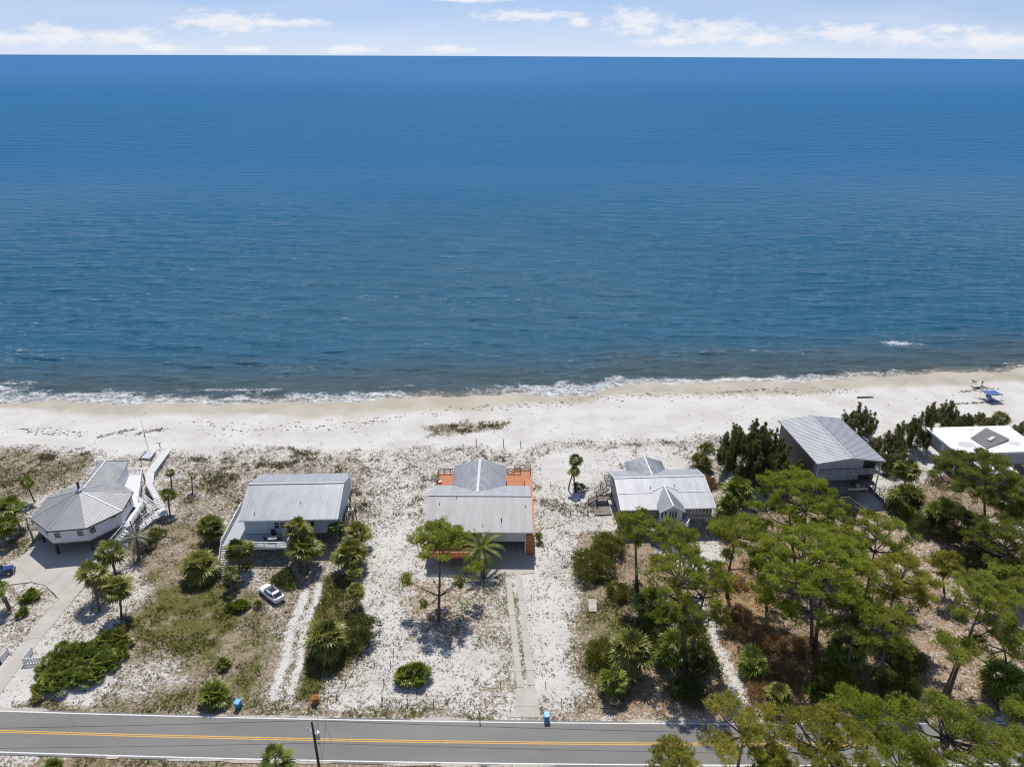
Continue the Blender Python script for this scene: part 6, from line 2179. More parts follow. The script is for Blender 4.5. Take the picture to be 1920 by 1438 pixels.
# ------------------------------------------------------------------ vehicles
def lathe_wheel(parent, x, y, z, r, w, side):
    """wheel with its axle along local y: tyre and rim"""
    n = 18

    def ring(prof):
        mb = MB()
        base = len(mb.v)
        for (yy, rr) in prof:
            for k in range(n):
                a = 2 * math.pi * k / n
                mb.v.append((x + rr * math.cos(a), y + yy * side, z + rr * math.sin(a)))
        m = len(prof)
        for i in range(m - 1):
            for k in range(n):
                p, q = i * n + k, i * n + (k + 1) % n
                mb.f.append((p, q, q + n, p + n))
        mb.f.append(tuple(range(n)))
        mb.f.append(tuple((m - 1) * n + n - 1 - k for k in range(n)))
        return mb
    t = ring([(-w / 2, r * 0.62), (-w / 2, r * 0.93), (-w * 0.32, r), (w * 0.32, r), (w / 2, r * 0.93), (w / 2, r * 0.62)]).build('wheel', MATS['tyre'], parent, smooth=False)
    ring([(w * 0.2, r * 0.6), (w / 2 + 0.012, r * 0.60), (w / 2 + 0.03, r * 0.2)]).build('rim', MATS['rim'], t)


def loft(stations, name, mt, parent, smooth=True):
    """stations: list of (x, [(y,z), ...]) half sections mirrored about y = 0"""
    mb = MB()
    m = len(stations[0][1])
    for x, sec in stations:
        full = [(x, y, z) for y, z in sec] + [(x, -y, z) for y, z in reversed(sec)]
        mb.v += full
    k = 2 * m
    for i in range(len(stations) - 1):
        for j in range(k):
            a, b = i * k + j, i * k + (j + 1) % k
            mb.f.append((a, b, b + k, a + k))
    mb.f.append(tuple(range(k)))
    mb.f.append(tuple((len(stations) - 1) * k + k - 1 - j for j in range(k)))
    o = mb.build(name, MATS[mt], parent, smooth)
    s = o.modifiers.new('smooth', 'SUBSURF')
    s.levels = s.render_levels = 2
    return o


def car_white():
    a, b = at(492, 1101), at(527, 1129)
    c = at(510, 1117)
    d = Vector((a.x - b.x, a.y - b.y, 0))
    t = thing('parked_car', 'white car with dark sunroof parked on the brown lawn', 'car', (c.x, c.y, hz1(c.x, c.y) - 0.02), math.atan2(d.y, d.x))
    S = [(2.38, 0.52, 0.40, 0.62, 0.70), (2.30, 0.78, 0.26, 0.66, 0.76), (2.0, 0.90, 0.22, 0.76, 0.86), (1.5, 0.93, 0.20, 0.84, 0.94), (0.9, 0.94, 0.20, 0.92, 1.00), (0.0, 0.94, 0.20, 0.95, 1.02),
         (-0.9, 0.95, 0.20, 0.98, 1.04), (-1.6, 0.95, 0.22, 1.02, 1.08), (-2.1, 0.91, 0.26, 1.03, 1.10), (-2.33, 0.80, 0.34, 0.98, 1.06), (-2.40, 0.60, 0.42, 0.92, 0.98)]
    st = [(x, [(0.0 + w * 0.35, zb), (w * 0.96, zb + 0.06), (w, (zb + zs) / 2), (w * 0.96, zs), (w * 0.6, zt), (w * 0.2, zt + 0.01)]) for x, w, zb, zs, zt in S]
    t.scale = (1.1, 1.1, 1.1)
    loft(st, 'body', 'car_white', t)
    G_ = [(1.05, 0.74, 0.98, 1.00), (0.35, 0.72, 0.98, 1.40), (-0.2, 0.70, 0.98, 1.52), (-0.9, 0.69, 0.99, 1.53), (-1.5, 0.66, 1.02, 1.44), (-2.15, 0.60, 1.04, 1.12)]
    st = [(x, [(w * 0.3, zb), (w * 1.1, zb), (w * 1.02, (zb + zt) / 2), (w * 0.84, zt - 0.03), (w * 0.4, zt)]) for x, w, zb, zt in G_]
    loft(st, 'cabin', 'car_white', t)

    def panel(name, pts, mt='glass', th=0.035):
        P = [Vector(p) for p in pts]
        n = (P[1] - P[0]).cross(P[2] - P[0]).normalized()
        if n.z < 0 and abs(n.z) > 0.1:
            n = -n
        k = len(P)
        vs = [tuple(p + n * th) for p in P] + [tuple(p - n * th) for p in P]
        MB().add(vs, [tuple(range(k)), tuple(range(2 * k - 1, k - 1, -1))] + [((i + 1) % k, i, i + k, (i + 1) % k + k) for i in range(k)]).build(name, MATS[mt], t)
    panel('windscreen', [(1.0, 0.66, 1.03), (1.0, -0.66, 1.03), (0.36, -0.56, 1.37), (0.36, 0.56, 1.37)])
    panel('rear_window', [(-1.45, 0.55, 1.43), (-1.45, -0.55, 1.43), (-2.08, -0.54, 1.15), (-2.08, 0.54, 1.15)])
    panel('sunroof', [(0.12, 0.46, 1.485), (0.12, -0.46, 1.485), (-1.0, -0.46, 1.515), (-1.0, 0.46, 1.515)], th=0.03)
    for s in (-1, 1):
        for q in ([(0.72, 1.10), (0.15, 1.36), (-0.38, 1.42), (-0.38, 1.08)], [(-0.46, 1.08), (-0.46, 1.42), (-1.15, 1.39), (-1.75, 1.14), (-1.6, 1.08)]):
            vs = [(x, s * (0.80 - 0.22 * (z - 1.06) / 0.4), z) for x, z in q]
            k = len(vs)
            vs2 = [(x, y - s * 0.12, z) for x, y, z in vs]
            MB().add(vs + vs2, [tuple(range(k)), tuple(range(2 * k - 1, k - 1, -1))] + [(i, (i + 1) % k, (i + 1) % k + k, i + k) for i in range(k)]).build('side_window', MATS['glass'], t)
        for x in (1.45, -1.45):
            lathe_wheel(t, x, s * 0.84, 0.34, 0.35, 0.22, s)
        MB().box(0.68, 0.82, s * 0.92 - 0.09, s * 0.92 + 0.09, 1.0, 1.14).build('mirror', MATS['car_white'], t, bevel=0.03)
        MB().box(-2.37, -2.27, min(s * 0.45, s * 0.84), max(s * 0.45, s * 0.84), 0.80, 0.92).build('tail_light', MATS['tail_red'], t, bevel=0.02)
        MB().box(2.12, 2.32, min(s * 0.45, s * 0.78), max(s * 0.45, s * 0.78), 0.60, 0.70).build('headlight', MATS['lamp_clear'], t, bevel=0.02)


car_white()


def jeep():
    c = at(2, 1078)
    t = thing('parked_car', 'blue open off-road car with grey soft top at the left edge', 'car', (c.x, c.y, 0.075), R_(24))
    MB().box(-1.9, 0.55, -0.78, 0.78, 0.55, 1.15).build('body', MATS['car_blue'], t, bevel=0.06)
    hd = MB().add([(0.55, -0.68, 0.55), (2.0, -0.55, 0.55), (2.0, 0.55, 0.55), (0.55, 0.68, 0.55), (0.55, -0.66, 1.18), (2.0, -0.52, 1.08), (2.0, 0.52, 1.08), (0.55, 0.66, 1.18)],
                  [(0, 1, 2, 3), (7, 6, 5, 4), (0, 4, 5, 1), (1, 5, 6, 2), (2, 6, 7, 3), (3, 7, 4, 0)]).build('bonnet', MATS['car_blue'], t, bevel=0.04)
    tp = MB().add([(-1.85, -0.72, 1.15), (0.50, -0.72, 1.15), (0.50, 0.72, 1.15), (-1.85, 0.72, 1.15), (-1.8, -0.66, 1.82), (0.25, -0.64, 1.80), (0.25, 0.64, 1.80), (-1.8, 0.66, 1.82)],
                  [(0, 1, 2, 3), (7, 6, 5, 4), (0, 4, 5, 1), (1, 5, 6, 2), (2, 6, 7, 3), (3, 7, 4, 0)]).build('soft_top', MATS['car_grey_top'], t, bevel=0.05)
    MB().add([(0.53, -0.62, 1.22), (0.53, 0.62, 1.22), (0.34, 0.58, 1.70), (0.34, -0.58, 1.70), (0.50, -0.62, 1.22), (0.50, 0.62, 1.22), (0.31, 0.58, 1.70), (0.31, -0.58, 1.70)],
             [(0, 1, 2, 3), (7, 6, 5, 4), (0, 4, 5, 1), (1, 5, 6, 2), (2, 6, 7, 3), (3, 7, 4, 0)]).build('windscreen', MATS['glass'], t)
    for s in (-1, 1):
        for x in (1.35, -1.2):
            lathe_wheel(t, x, s * 0.78, 0.40, 0.40, 0.26, s)
            MB().box(x - 0.5, x + 0.5, min(s * 0.62, s * 0.92), max(s * 0.62, s * 0.92), 0.83, 0.89).build('fender', MATS['tyre'], t, bevel=0.02)
        MB().box(-0.9, 0.2, s * 0.735 - 0.01, s * 0.735 + 0.01, 1.25, 1.68).build('side_window', MATS['glass'], t)
        MB().tube([(1.98, s * 0.38, 0.85), (2.03, s * 0.38, 0.85)], [0.11, 0.10], 10).build('headlight', MATS['lamp_clear'], t)
    MB().box(2.05, 2.2, -0.7, 0.7, 0.45, 0.6).build('bumper', MATS['black_metal'], t)
    MB().tube([(-1.92, 0, 0.95), (-2.12, 0, 0.95)], [0.36, 0.36], 14).build('spare_wheel', MATS['tyre'], t)


jeep()


# ------------------------------------------------------------------ street things
def bin_(label, spot, rz):
    c = at(*spot)
    t = thing('wheelie_bin', label, 'bin', (c.x, c.y, hz1(c.x, c.y)), rz, 'blue bins beside the road')
    MB().add([(-.28, -.30, .08), (.28, -.30, .08), (.28, .30, .08), (-.28, .30, .08), (-.36, -.42, 1.02), (.36, -.42, 1.02), (.36, .42, 1.02), (-.36, .42, 1.02)],
             [(0, 1, 2, 3), (7, 6, 5, 4), (0, 4, 5, 1), (1, 5, 6, 2), (2, 6, 7, 3), (3, 7, 4, 0)]).build('tub', MATS['bin_blue'], t, bevel=0.03)
    MB().add([(-.40, -.47, 1.03), (.40, -.47, 1.03), (.40, .44, 1.03), (-.40, .44, 1.03), (-.34, -.40, 1.12), (.34, -.40, 1.12), (.36, .44, 1.17), (-.36, .44, 1.17)],
             [(0, 1, 2, 3), (7, 6, 5, 4), (0, 4, 5, 1), (1, 5, 6, 2), (2, 6, 7, 3), (3, 7, 4, 0)]).build('lid', MATS['bin_lid'], t, bevel=0.02)
    MB().box(0.20, 0.29, -0.2, -0.1, 1.135, 1.15).build('sticker', MATS['white_paint'], t)
    MB().tube([(-0.3, 0.47, 1.08), (0.3, 0.47, 1.08)], [0.025, 0.025], 6).build('handle', MATS['bin_blue'], t)
    for s in (-1, 1):
        MB().tube([(s * 0.30, 0.36, 0.14), (s * 0.37, 0.36, 0.14)], [0.14, 0.14], 10).build('wheel', MATS['tyre'], t)


bin_('blue wheeled bin at the roadside left of the sandy drive', (447, 1326), R_(-12))
bin_('blue wheeled bin beside the concrete apron', (1025, 1350), R_(3))


def pole():
    p = Vector((-22.3, 56.2, 0))
    t = thing('utility_pole', 'dark wooden utility pole with transformer across the road', 'pole', p, 0)
    MB().tube([(0, 0, -0.5), (0.03, 0.0, 6), (0, 0.05, 11.9)], [0.19, 0.16, 0.12], 10).build('shaft', MATS['dark_wood'], t, smooth=True)
    tr = MB().tube([(0.42, 0.05, 9.2), (0.42, 0.05, 10.15)], [0.26, 0.26], 14).build('transformer', MATS['steel_grey'], t)
    MB().tube([(0.42, 0.05, 10.15), (0.42, 0.05, 10.27)], [0.27, 0.14], 14).build('transformer_lid', MATS['white_paint'], tr)
    MB().tube([(0.36, 0.0, 10.25), (0.36, 0.0, 10.55)], [0.06, 0.04], 8).build('bushing', MATS['car_grey_top'], tr)
    br = MB()
    br.beam((0, 0, 10.9), (-0.62, -0.1, 10.75), 0.06, 0.06)
    br.beam((0, 0, 10.5), (-0.62, -0.1, 10.75), 0.05, 0.05)
    br.build('bracket', MATS['steel_grey'], t)
    for dx in (-0.62, -0.45):
        MB().tube([(dx, -0.1, 10.75), (dx, -0.1, 11.1)], [0.07, 0.05], 8).build('insulator', MATS['lamp_clear'], t)
    MB().tube([(0, 0.05, 11.9), (0, 0.05, 12.15)], [0.06, 0.04], 8).build('insulator', MATS['lamp_clear'], t)
    MB().tube([(0.30, 0.0, 8.6), (0.5, -0.1, 8.4), (0.62, 0, 8.75)], [0.03, 0.03, 0.03], 6).build('cable_loop', MATS['wire'], t)

    def wire(label, a, b, sag, r=0.02):
        a, b = Vector(a), Vector(b)
        pts = [a.lerp(b, i / 24) - Vector((0, 0, sag * 4 * (i / 24) * (1 - i / 24))) for i in range(25)]
        o = MB().tube(pts, [r] * 25, 5).build('wire', MATS['wire'])
        tag(o, label, 'wire', 'overhead wires')
    wire('thin power line running along the road over both lanes', (-200, 56.5 - 0.4, 12.0), (p.x, p.y, 12.15), 2.2, 0.024)
    wire('thin power line running right from the pole top', (p.x, p.y, 12.15), (160, 56.8, 12.0), 2.4, 0.024)
    wire('lower service line running left from the transformer', (-200, 56.0, 8.4), (p.x, p.y, 8.5), 1.6, 0.02)
    wire('lower service line running right from the transformer', (p.x, p.y, 8.5), (160, 56.4, 8.4), 1.8, 0.02)
    wire('service drop crossing the road to the light blue house', (p.x, p.y, 8.7), (-30.5, 104.3, 5.7), 0.9, 0.02)
    # guy wire with marker down to the verge
    a, b = Vector((p.x, p.y + 0.1, 10.9)), at(592, 1305)
    o = MB().tube([(p.x + 3.0, p.y - 3, 12.4), (b.x, b.y, 0.1)], [0.016, 0.016], 5).build('guy_wire', MATS['wire'])
    tag(o, 'straight guy wire anchored in the dark grass strip', 'wire', 'overhead wires')


pole()


def fence_posts(name, label, pts, h, mt='weathered_wood', rope=True, r=0.06, group=None, ropes=1):
    """post-and-rope fence"""
    P = [at(*p) for p in pts]
    o0 = P[0]
    t = thing(name, label, 'fence', (o0.x, o0.y, 0), group=group)
    rnd = random.Random(len(pts) + int(o0.x * 10))
    tops = []
    for p in P:
        z = hz1(p.x, p.y)
        dx, dy = rnd.uniform(-.06, .06), rnd.uniform(-.06, .06)
        q = Vector((p.x - o0.x, p.y - o0.y, z))
        hh = h * rnd.uniform(0.9, 1.08)
        MB().tube([q + Vector((0, 0, -0.4)), q + Vector((dx, dy, hh))], [r, r * 0.9], 7).build('post', MATS[mt], t)
        tops.append(q + Vector((dx, dy, hh)))
    if rope:
        for a, b in zip(tops[:-1], tops[1:]):
            for k in range(ropes):
                pts_ = [a.lerp(b, i / 6) - Vector((0, 0, 0.12 + 0.35 * k + 0.5 * (i / 6) * (1 - i / 6))) for i in range(7)]
                MB().tube(pts_, [0.022] * 7, 5).build('rope', MATS['rope'], t)
    return t


fence_posts('post_fence', 'row of dark posts and rope along the sandy roadside plot', [(716, 1318), (765, 1320), (813, 1321), (862, 1325), (909, 1320), (939, 1288)], 1.15)
fence_posts('post_fence', 'short post and rope run right of the concrete apron', [(1023, 1287), (1052, 1320), (1100, 1316)], 1.1)
fence_posts('post_fence', 'post and rope fence beside the dark grass strip', [(631, 1308), (648, 1283), (669, 1240), (702, 1245)], 1.1, ropes=2)
fence_posts('post_fence', 'leaning rope fence climbing the sand left of the palmetto clump', [(716, 1316), (720, 1282), (733, 1248), (738, 1225)], 1.1)
fence_posts('post_fence', 'old rope fence along the left side of the sandy drive', [(478, 1316), (488, 1286), (501, 1245), (518, 1190), (520, 1172)], 0.9)
fence_posts('dune_posts', 'weathered posts on the dune behind the orange decked house', [(868, 846), (893, 835), (944, 836), (976, 838)], 1.8, rope=False, r=0.09)
o = fence_posts('marker_post', 'single leaning dark post with a white top at the roadside', [(900, 1349)], 1.6, rope=False, r=0.07)
MB().box(-0.09, 0.09, -0.05, 0.05, 1.45, 1.75).build('reflector', MATS['white_paint'], o)


def lattice_fence(label, runs, h=1.15):
    p0 = at(*runs[0][0])
    t = thing('lattice_fence', label, 'fence', (p0.x, p0.y, 0), group='white lattice fences at the driveway')
    for a, b in runs:
        A, B = at(*a) - p0, at(*b) - p0
        A.z = B.z = 0
        d = (B - A)
        n = max(2, int(d.length / 0.35))
        fr = MB()
        fr.beam(A + Vector((0, 0, h)), B + Vector((0, 0, h)), 0.09, 0.09)
        fr.beam(A + Vector((0, 0, 0.12)), B + Vector((0, 0, 0.12)), 0.07, 0.09)
        fr.build('rail', MATS['white_paint'], t)
        for i in range(n + 1):
            p = A.lerp(B, i / n)
            big = i in (0, n)
            w = 0.14 if big else 0.10
            MB().box(p.x - w / 2, p.x + w / 2, p.y - w / 2, p.y + w / 2, -0.3 if big else 0.1, h + (0.12 if big else 0)).build('post' if big else 'picket', MATS['white_paint'], t)
        lt = MB()
        for i in range(n):
            p, q = A.lerp(B, i / n), A.lerp(B, (i + 1) / n)
            lt.beam(p + Vector((0, 0, 0.15)), q + Vector((0, 0, h - 0.05)), 0.03, 0.06)
            lt.beam(p + Vector((0, 0, h - 0.05)), q + Vector((0, 0, 0.15)), 0.03, 0.06)
        tag(lt.build('lattice', MATS['white_paint'], t), kind='stuff')


lattice_fence('white lattice fence right of the driveway beside the palmetto thicket', [((62, 1225), (46, 1244)), ((46, 1246), (82, 1243))])
lattice_fence('white lattice fence left of the driveway at the picture edge', [((17, 1226), (2, 1245)), ((2, 1245), (-35, 1252))])

slab = MB().prism(W([(1103, 1124), (1118, 1123), (1119, 1147), (1104, 1147)])[::-1], -0.1, 0.14).build('concrete_cover', MATS['concrete'])
tag(slab, 'pale rectangular concrete cover on the weedy sand', 'cover')

# dead orange frond heap at the roadside
c = at(592, 1316)
t = thing('frond_heap', 'heap of orange dead palm fronds at the roadside', 'frond heap', (c.x, c.y, 0))
g = np.random.default_rng(9)
for k in range(8):
    V, F, T = [], [], []
    ph = g.normal() * 0.5 + (0 if k % 2 else 3.1)
    d = np.array([math.cos(ph), math.sin(ph), 0.28 + 0.2 * g.random()])
    fan_leaf(np.array([-d[0] * 0.9, -d[1] * 0.6, 0.10 + 0.06 * k]), d, 0.95, 0.75, g, V, F, T, g.random(), nseg=11, spread=1.2)
    link('frond', tri_mesh('frond', V, F, T), MATS['frond_orange'], t)

# ------------------------------------------------------------------ beach things
c = at(278, 845)
t = thing('flagpole', 'slim bare flagpole on the dune behind the round house', 'flagpole', (c.x, c.y, hz1(c.x, c.y)))
MB().tube([(0, 0, -0.4), (0.05, 0, 7.2)], [0.07, 0.035], 8).build('shaft', MATS['steel_grey'], t)
MB().box(-0.16, 0.06, -0.06, 0.06, 3.3, 3.75).build('cleat_box', MATS['dark_wood'], t)
MB().tube([(0.05, 0, 7.2), (0.05, 0, 7.32)], [0.07, 0.03], 8).build('finial', MATS['steel_grey'], t)

P = [at(px, py, 0.5) for px, py in ((262, 859), (274, 846), (291, 848), (284, 860))]
c = (P[0] + P[1] + P[2] + P[3]) / 4
t = thing('plank_platform', 'small grey plank platform with benches beside the boardwalk', 'platform', (c.x, c.y, hz1(c.x, c.y)))
for i in range(7):
    s0, s1 = i / 7 + 0.01, (i + 1) / 7 - 0.015
    q = [P[0].lerp(P[3], s0) - c, P[0].lerp(P[3], s1) - c, P[1].lerp(P[2], s1) - c, P[1].lerp(P[2], s0) - c]
    MB().prism([(p.x, p.y) for p in q], 0.42, 0.5).build('plank', MATS['pale_siding'], t)
for p in P:
    q = p - c
    MB().box(q.x - 0.08, q.x + 0.08, q.y - 0.08, q.y + 0.08, -0.4, 0.42).build('post', MATS['weathered_wood'], t)
for s in (0.04, 0.96):
    a, b = P[0].lerp(P[3], s) - c, P[1].lerp(P[2], s) - c
    MB().beam((a.x, a.y, 0.85), (b.x, b.y, 0.85), 0.35, 0.06).build('bench_seat', MATS['white_deck'], t)
    for r in (0.15, 0.85):
        m = a.lerp(b, r)
        MB().box(m.x - 0.05, m.x + 0.05, m.y - 0.12, m.y + 0.12, 0.5, 0.82).build('bench_leg', MATS['weathered_wood'], t)

c = at(301, 842)
t = thing('shower_post', 'small post with a crossbar at the beach end of the boardwalk', 'post', (c.x, c.y, hz1(c.x, c.y)))
MB().box(-0.06, 0.06, -0.06, 0.06, -0.3, 1.3).build('shaft', MATS['weathered_wood'], t)
MB().box(-0.5, 0.5, -0.05, 0.05, 1.3, 1.42).build('crossbar', MATS['weathered_wood'], t)

a, b = at(1607, 746, -0.2), at(1638, 745, -0.2)
c = (a + b) / 2
z0 = hz1(c.x, c.y)
o = MB().tube([a - c + Vector((0, 0, 0.22)), a.lerp(b, 0.3) - c + Vector((0, 0.1, 0.2)), a.lerp(b, 0.7) - c + Vector((0, 0.05, 0.2)), b - c + Vector((0, 0, 0.25))], [0.20, 0.24, 0.22, 0.12], 9).build('driftwood_log', MATS['weathered_wood'], smooth=True)
o.location = (c.x, c.y, z0)
tag(o, 'long straight driftwood log on the white beach', 'log')


def driftwood(label, spot, z, seed, n=7, s=1.0):
    c = at(spot[0], spot[1], z)
    rnd = random.Random(seed)
    mb = MB()
    for i in range(n):
        a = rnd.uniform(-0.5, 0.5) + (math.pi if i % 2 else 0)
        L = rnd.uniform(0.8, 1.9) * s
        p = Vector((rnd.uniform(-.4, .4), rnd.uniform(-.3, .3), 0.08)) * s
        q = p + Vector((math.cos(a) * L * 0.6, math.sin(a) * L * 0.6, rnd.uniform(0.1, 0.45)))
        r = q + Vector((math.cos(a + 0.6) * L * 0.5, math.sin(a + 0.6) * L * 0.5, rnd.uniform(-0.1, 0.1)))
        mb.tube([p, q, r], [0.09 * s, 0.06 * s, 0.025 * s], 6)
    o = mb.build('driftwood', MATS['dark_wood'])
    o.location = (c.x, c.y, hz1(c.x, c.y))
    return tag(o, label, 'driftwood', 'driftwood on the right beach')


driftwood('dark tangle of driftwood left of the walking person', (1832, 729), -0.4, 3, 10, 1.2)
driftwood('dark driftwood piece right of the walking person', (1846, 728), -0.4, 5, 4, 0.8)


def skin_body(name, verts, edges, rad, mt, parent, lvl=2):
    me = bpy.data.meshes.new(name)
    me.from_pydata(verts, edges, [])
    o = link(name, me, MATS[mt], parent)
    sk = o.modifiers.new('skin', 'SKIN')
    sk.use_smooth_shade = True
    for v, r in zip(me.skin_vertices[0].data, rad):
        v.radius = r if isinstance(r, tuple) else (r, r)
    me.skin_vertices[0].data[0].use_root = True
    s = o.modifiers.new('sub', 'SUBSURF')
    s.levels = s.render_levels = lvl
    return o


def person():
    c = at(1840, 725, -0.5)
    t = thing('person', 'person in dark red swimwear walking along the waterline', 'person', (c.x, c.y, hz1(c.x, c.y)), R_(25))
    v = [(0, 0, 0.95), (0, 0.02, 1.15), (0, 0.03, 1.38), (0, 0.04, 1.50), (0, 0.07, 1.60), (0, 0.075, 1.70), (0, 0.07, 1.78),
         (0.11, 0, 0.90), (0.13, 0.20, 0.50), (0.13, 0.16, 0.09), (0.13, 0.30, 0.04),
         (-0.11, 0, 0.90), (-0.13, -0.06, 0.50), (-0.13, -0.34, 0.14), (-0.13, -0.26, 0.04),
         (0.19, 0.02, 1.42), (0.25, -0.08, 1.14), (0.25, 0.02, 0.90), (0.25, 0.06, 0.80),
         (-0.19, 0.02, 1.42), (-0.25, 0.10, 1.16), (-0.24, 0.24, 0.98), (-0.24, 0.30, 0.90)]
    e = [(0, 1), (1, 2), (2, 3), (3, 4), (4, 5), (5, 6), (0, 7), (7, 8), (8, 9), (9, 10), (0, 11), (11, 12), (12, 13), (13, 14), (2, 15), (15, 16), (16, 17), (17, 18), (2, 19), (19, 20), (20, 21), (21, 22)]
    r = [(.16, .12), (.14, .10), (.17, .11), .06, .085, .105, .06, .10, .065, .045, .035, .10, .065, .045, .035, .065, .045, .035, .03, .065, .045, .035, .03]
    skin_body('body', v, e, r, 'skin', t)
    skin_body('swimwear', [(0, 0, 0.96), (0, 0.0, 1.02), (0.11, 0, 0.90), (0.125, 0.09, 0.70), (-0.11, 0, 0.90), (-0.125, -0.03, 0.70), (0, 0.02, 1.2), (0, 0.03, 1.36)], [(0, 1), (0, 2), (2, 3), (0, 4), (4, 5), (1, 6), (6, 7)],
              [(.175, .135), (.165, .125), .115, .10, .115, .10, (.155, .115), (.18, .12)], 'swim', t)
    skin_body('hair', [(0, 0.05, 1.68), (0, 0.055, 1.76), (0, 0.05, 1.81)], [(0, 1), (1, 2)], [.105, .12, .06], 'hair', t)


person()


def dog():
    c = at(1826, 719, -0.6)
    t = thing('dog', 'black dog trotting at the waterline ahead of the person', 'dog', (c.x, c.y, hz1(c.x, c.y)), R_(150))
    v = [(0, 0, 0.52), (0.25, 0, 0.54), (0.42, 0, 0.62), (0.54, 0, 0.74), (0.66, 0, 0.74), (0.78, 0, 0.70), (-0.28, 0, 0.52), (-0.42, 0, 0.56), (-0.62, 0, 0.66), (-0.74, 0, 0.76),
         (0.27, 0.10, 0.42), (0.30, 0.10, 0.22), (0.34, 0.10, 0.03), (0.27, -0.10, 0.42), (0.20, -0.10, 0.22), (0.16, -0.10, 0.03),
         (-0.34, 0.10, 0.42), (-0.28, 0.10, 0.28), (-0.40, 0.10, 0.18), (-0.38, 0.10, 0.03), (-0.34, -0.10, 0.42), (-0.36, -0.10, 0.28), (-0.50, -0.10, 0.18), (-0.48, -0.10, 0.03)]
    e = [(0, 1), (1, 2), (2, 3), (3, 4), (4, 5), (0, 6), (6, 7), (7, 8), (8, 9), (1, 10), (10, 11), (11, 12), (1, 13), (13, 14), (14, 15), (6, 16), (16, 17), (17, 18), (18, 19), (6, 20), (20, 21), (21, 22), (22, 23)]
    r = [.13, (.14, .17), .10, .085, .09, .05, .12, .08, .035, .02, .065, .04, .032, .065, .04, .032, .08, .055, .035, .03, .08, .055, .035, .03]
    skin_body('body', v, e, r, 'dog_black', t)
    for s in (-1, 1):
        MB().tube([(0.60, s * 0.06, 0.80), (0.57, s * 0.10, 0.90)], [0.04, 0.012], 6).build('ear', MATS['dog_black'], t)


dog()


def tent():
    c = at(1857, 752, -0.3)
    z0 = hz1(c.x, c.y)
    t = thing('beach_shelter', 'blue fabric beach shelter with poles on the right beach', 'shelter', (c.x, c.y, z0), R_(6))
    n, m = 9, 9
    V, F, T = [], [], []
    for j in range(m):
        for i in range(n):
            u, v = i / (n - 1) * 2 - 1, j / (m - 1) * 2 - 1
            z = 2.05 - 0.25 * (u * u + v * v) * 0.6 + 0.30 * (abs(u * v)) - 0.35 * v * 0.3
            V.append((u * 1.9, v * 1.6 + 0.3, z))
    for j in range(m - 1):
        for i in range(n - 1):
            k = j * n + i
            F.append((k, k + 1, k + n + 1, k + n))
    can = link('canopy', np_mesh('canopy', V, F), MATS['tent_blue'], t, smooth=True)
    sd = can.modifiers.new('thick', 'SOLIDIFY')
    sd.thickness = 0.03
    sp = MB().sheet([(-2.4, -1.2, 0.9), (-0.7, -1.35, 1.1), (-0.6, 0.2, 1.75), (-1.9, 0.1, 1.7)], 0.03)
    sp.build('side_panel', MATS['tent_pale'], t)
    MB().sheet([(-3.4, 2.9, 1.5), (-1.0, 2.4, 1.75), (-0.2, 1.85, 1.95), (-2.0, 1.9, 1.85)], 0.03).build('rear_flap', MATS['tent_grey'], t)
    for x, y in ((-1.8, -1.2), (1.8, -1.2), (1.8, 1.8), (-1.8, 1.8)):
        MB().tube([(x, y, -0.3), (x, y, 1.75)], [0.03, 0.03], 6).build('pole', MATS['steel_grey'], t)
    cc = thing('beach_chair', 'dark low beach chair in the shade of the blue shelter', 'chair', (c.x + 0.3, c.y + 0.2, z0), 0.3)
    boxpart('seat', MATS['tent_blue'], cc, -0.3, 0.3, -0.3, 0.3, 0.24, 0.28)
    MB().beam((0, -0.28, 0.26), (0, -0.55, 0.8), 0.56, 0.04, up=(0, 1, 0)).build('backrest', MATS['tent_blue'], cc)
    for sx in (-0.27, 0.27):
        MB().beam((sx, -0.3, 0), (sx, 0.3, 0.28), 0.035).build('leg', MATS['steel_grey'], cc)
        MB().beam((sx, 0.3, 0), (sx, -0.3, 0.28), 0.035).build('leg', MATS['steel_grey'], cc)


tent()


# dead grey limbs in the shaded woods
def snag(label, spot, z, h, seed, lean=(0.5, 0.2)):
    c = at(spot[0], spot[1], z)
    rnd = random.Random(seed)
    mb = MB()
    tip = Vector((lean[0] * h, lean[1] * h, h))
    mb.tube([(0, 0, -0.3), tip * 0.5 + Vector((0.2, 0, 0)), tip], [0.12, 0.08, 0.03], 6)
    for i in range(9):
        s = rnd.uniform(0.35, 0.95)
        p = tip * s
        q = p + Vector((rnd.uniform(-1, 1), rnd.uniform(-1, 1), rnd.uniform(-0.1, 0.7))) * (1.4 - s) * 1.6
        mb.tube([p, p.lerp(q, 0.5) + Vector((0, 0, 0.15)), q], [0.05, 0.035, 0.012], 5)
    o = mb.build('dead_tree', MATS['dead_branch'])
    o.location = (c.x, c.y, hz1(c.x, c.y))
    tag(o, label, 'dead tree', 'bare grey snags in the woods')


snag('bare grey snag leaning in the shaded hollow', (1650, 1240), 0, 4.2, 3, (0.4, 0.2))
snag('low bare grey limbs at the edge of the shaded hollow', (1632, 1262), 0, 2.4, 5, (0.6, 0.1))
snag('bare limbs beside the pine crowns above the hollow', (1560, 1150), 0, 6.0, 7, (-0.1, 0.1))


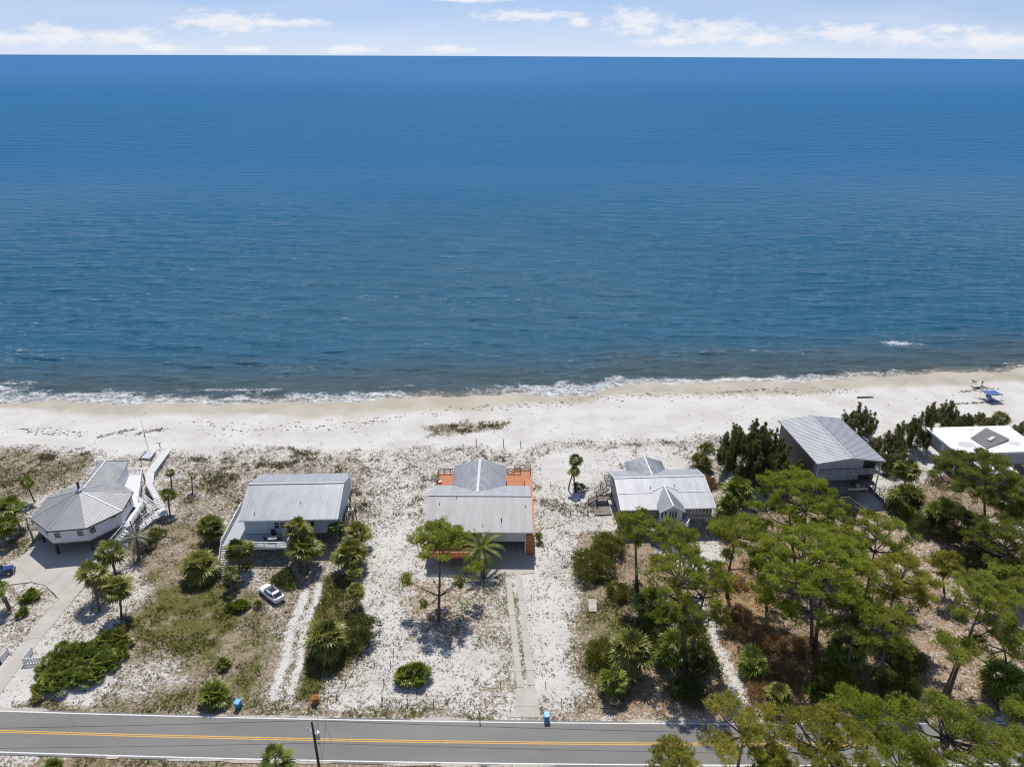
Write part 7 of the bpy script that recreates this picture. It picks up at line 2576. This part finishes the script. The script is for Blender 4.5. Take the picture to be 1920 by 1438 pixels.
# seaweed lines and footprints along the beach
def wrack():
    g = np.random.default_rng(21)
    lines = [([(180, 822), (220, 812), (255, 804)], 150, 0.7), ([(255, 815), (285, 808), (312, 806)], 130, 0.7), ([(790, 775), (900, 764), (1000, 757), (1080, 752)], 190, 2.4), ([(1080, 748), (1180, 742), (1300, 738), (1420, 738)], 190, 2.4),
             ([(1430, 733), (1520, 735), (1600, 730)], 150, 2.2), ([(1780, 760), (1830, 757), (1880, 752)], 220, 0.4), ([(20, 805), (90, 812), (160, 815)], 130, 1.6), ([(360, 790), (420, 808), (560, 800), (700, 795)], 160, 3.0),
             ([(640, 800), (760, 780)], 60, 2.0), ([(1800, 735), (1870, 728)], 120, 0.8), ([(1350, 735), (1440, 728)], 100, 0.5)]
    P, S = [], []
    for pts, n, sp in lines:
        w = [at(px, py, -0.3) for px, py in pts]
        for i in range(n):
            s = g.random() * (len(w) - 1)
            k = min(int(s), len(w) - 2)
            p = w[k].lerp(w[k + 1], s - k)
            P.append((p.x + g.normal() * 0.5, p.y + g.normal() * sp * 0.6))
            S.append(0.08 + 0.22 * g.random() ** 2)
    for i in range(420):
        x = g.uniform(-120, 140)
        y = float(shore(x)) - g.uniform(5, 34)
        P.append((x, y))
        S.append(0.05 + 0.12 * g.random() ** 2)
    P, S = np.array(P), np.array(S)
    z = hz(P[:, 0], P[:, 1])
    n = len(P)
    V, F = [], []
    ang = g.random((n, 6)) * 0.6 + np.arange(6) * 1.047
    rr = S[:, None] * (0.5 + 0.9 * g.random((n, 6)))
    X = P[:, :1] + rr * np.cos(ang) * 1.5
    Y = P[:, 1:] + rr * np.sin(ang)
    ring = np.stack([X, Y, np.repeat(z[:, None] + 0.0, 6, 1)], -1)
    top = np.stack([P[:, 0], P[:, 1], z + S * 0.35], -1)[:, None]
    V = np.concatenate([ring, top], 1).reshape(-1, 3)
    b = np.arange(n)[:, None] * 7
    F = np.concatenate([np.stack([b[:, 0] + k, b[:, 0] + (k + 1) % 6, b[:, 0] + 6], -1) for k in range(6)])
    o = link('seaweed_wrack', np_mesh('seaweed_wrack', V, F), MATS['wrack'])
    tag(o, 'dark seaweed and debris strewn in lines along the beach', kind='stuff')


wrack()

scatter()
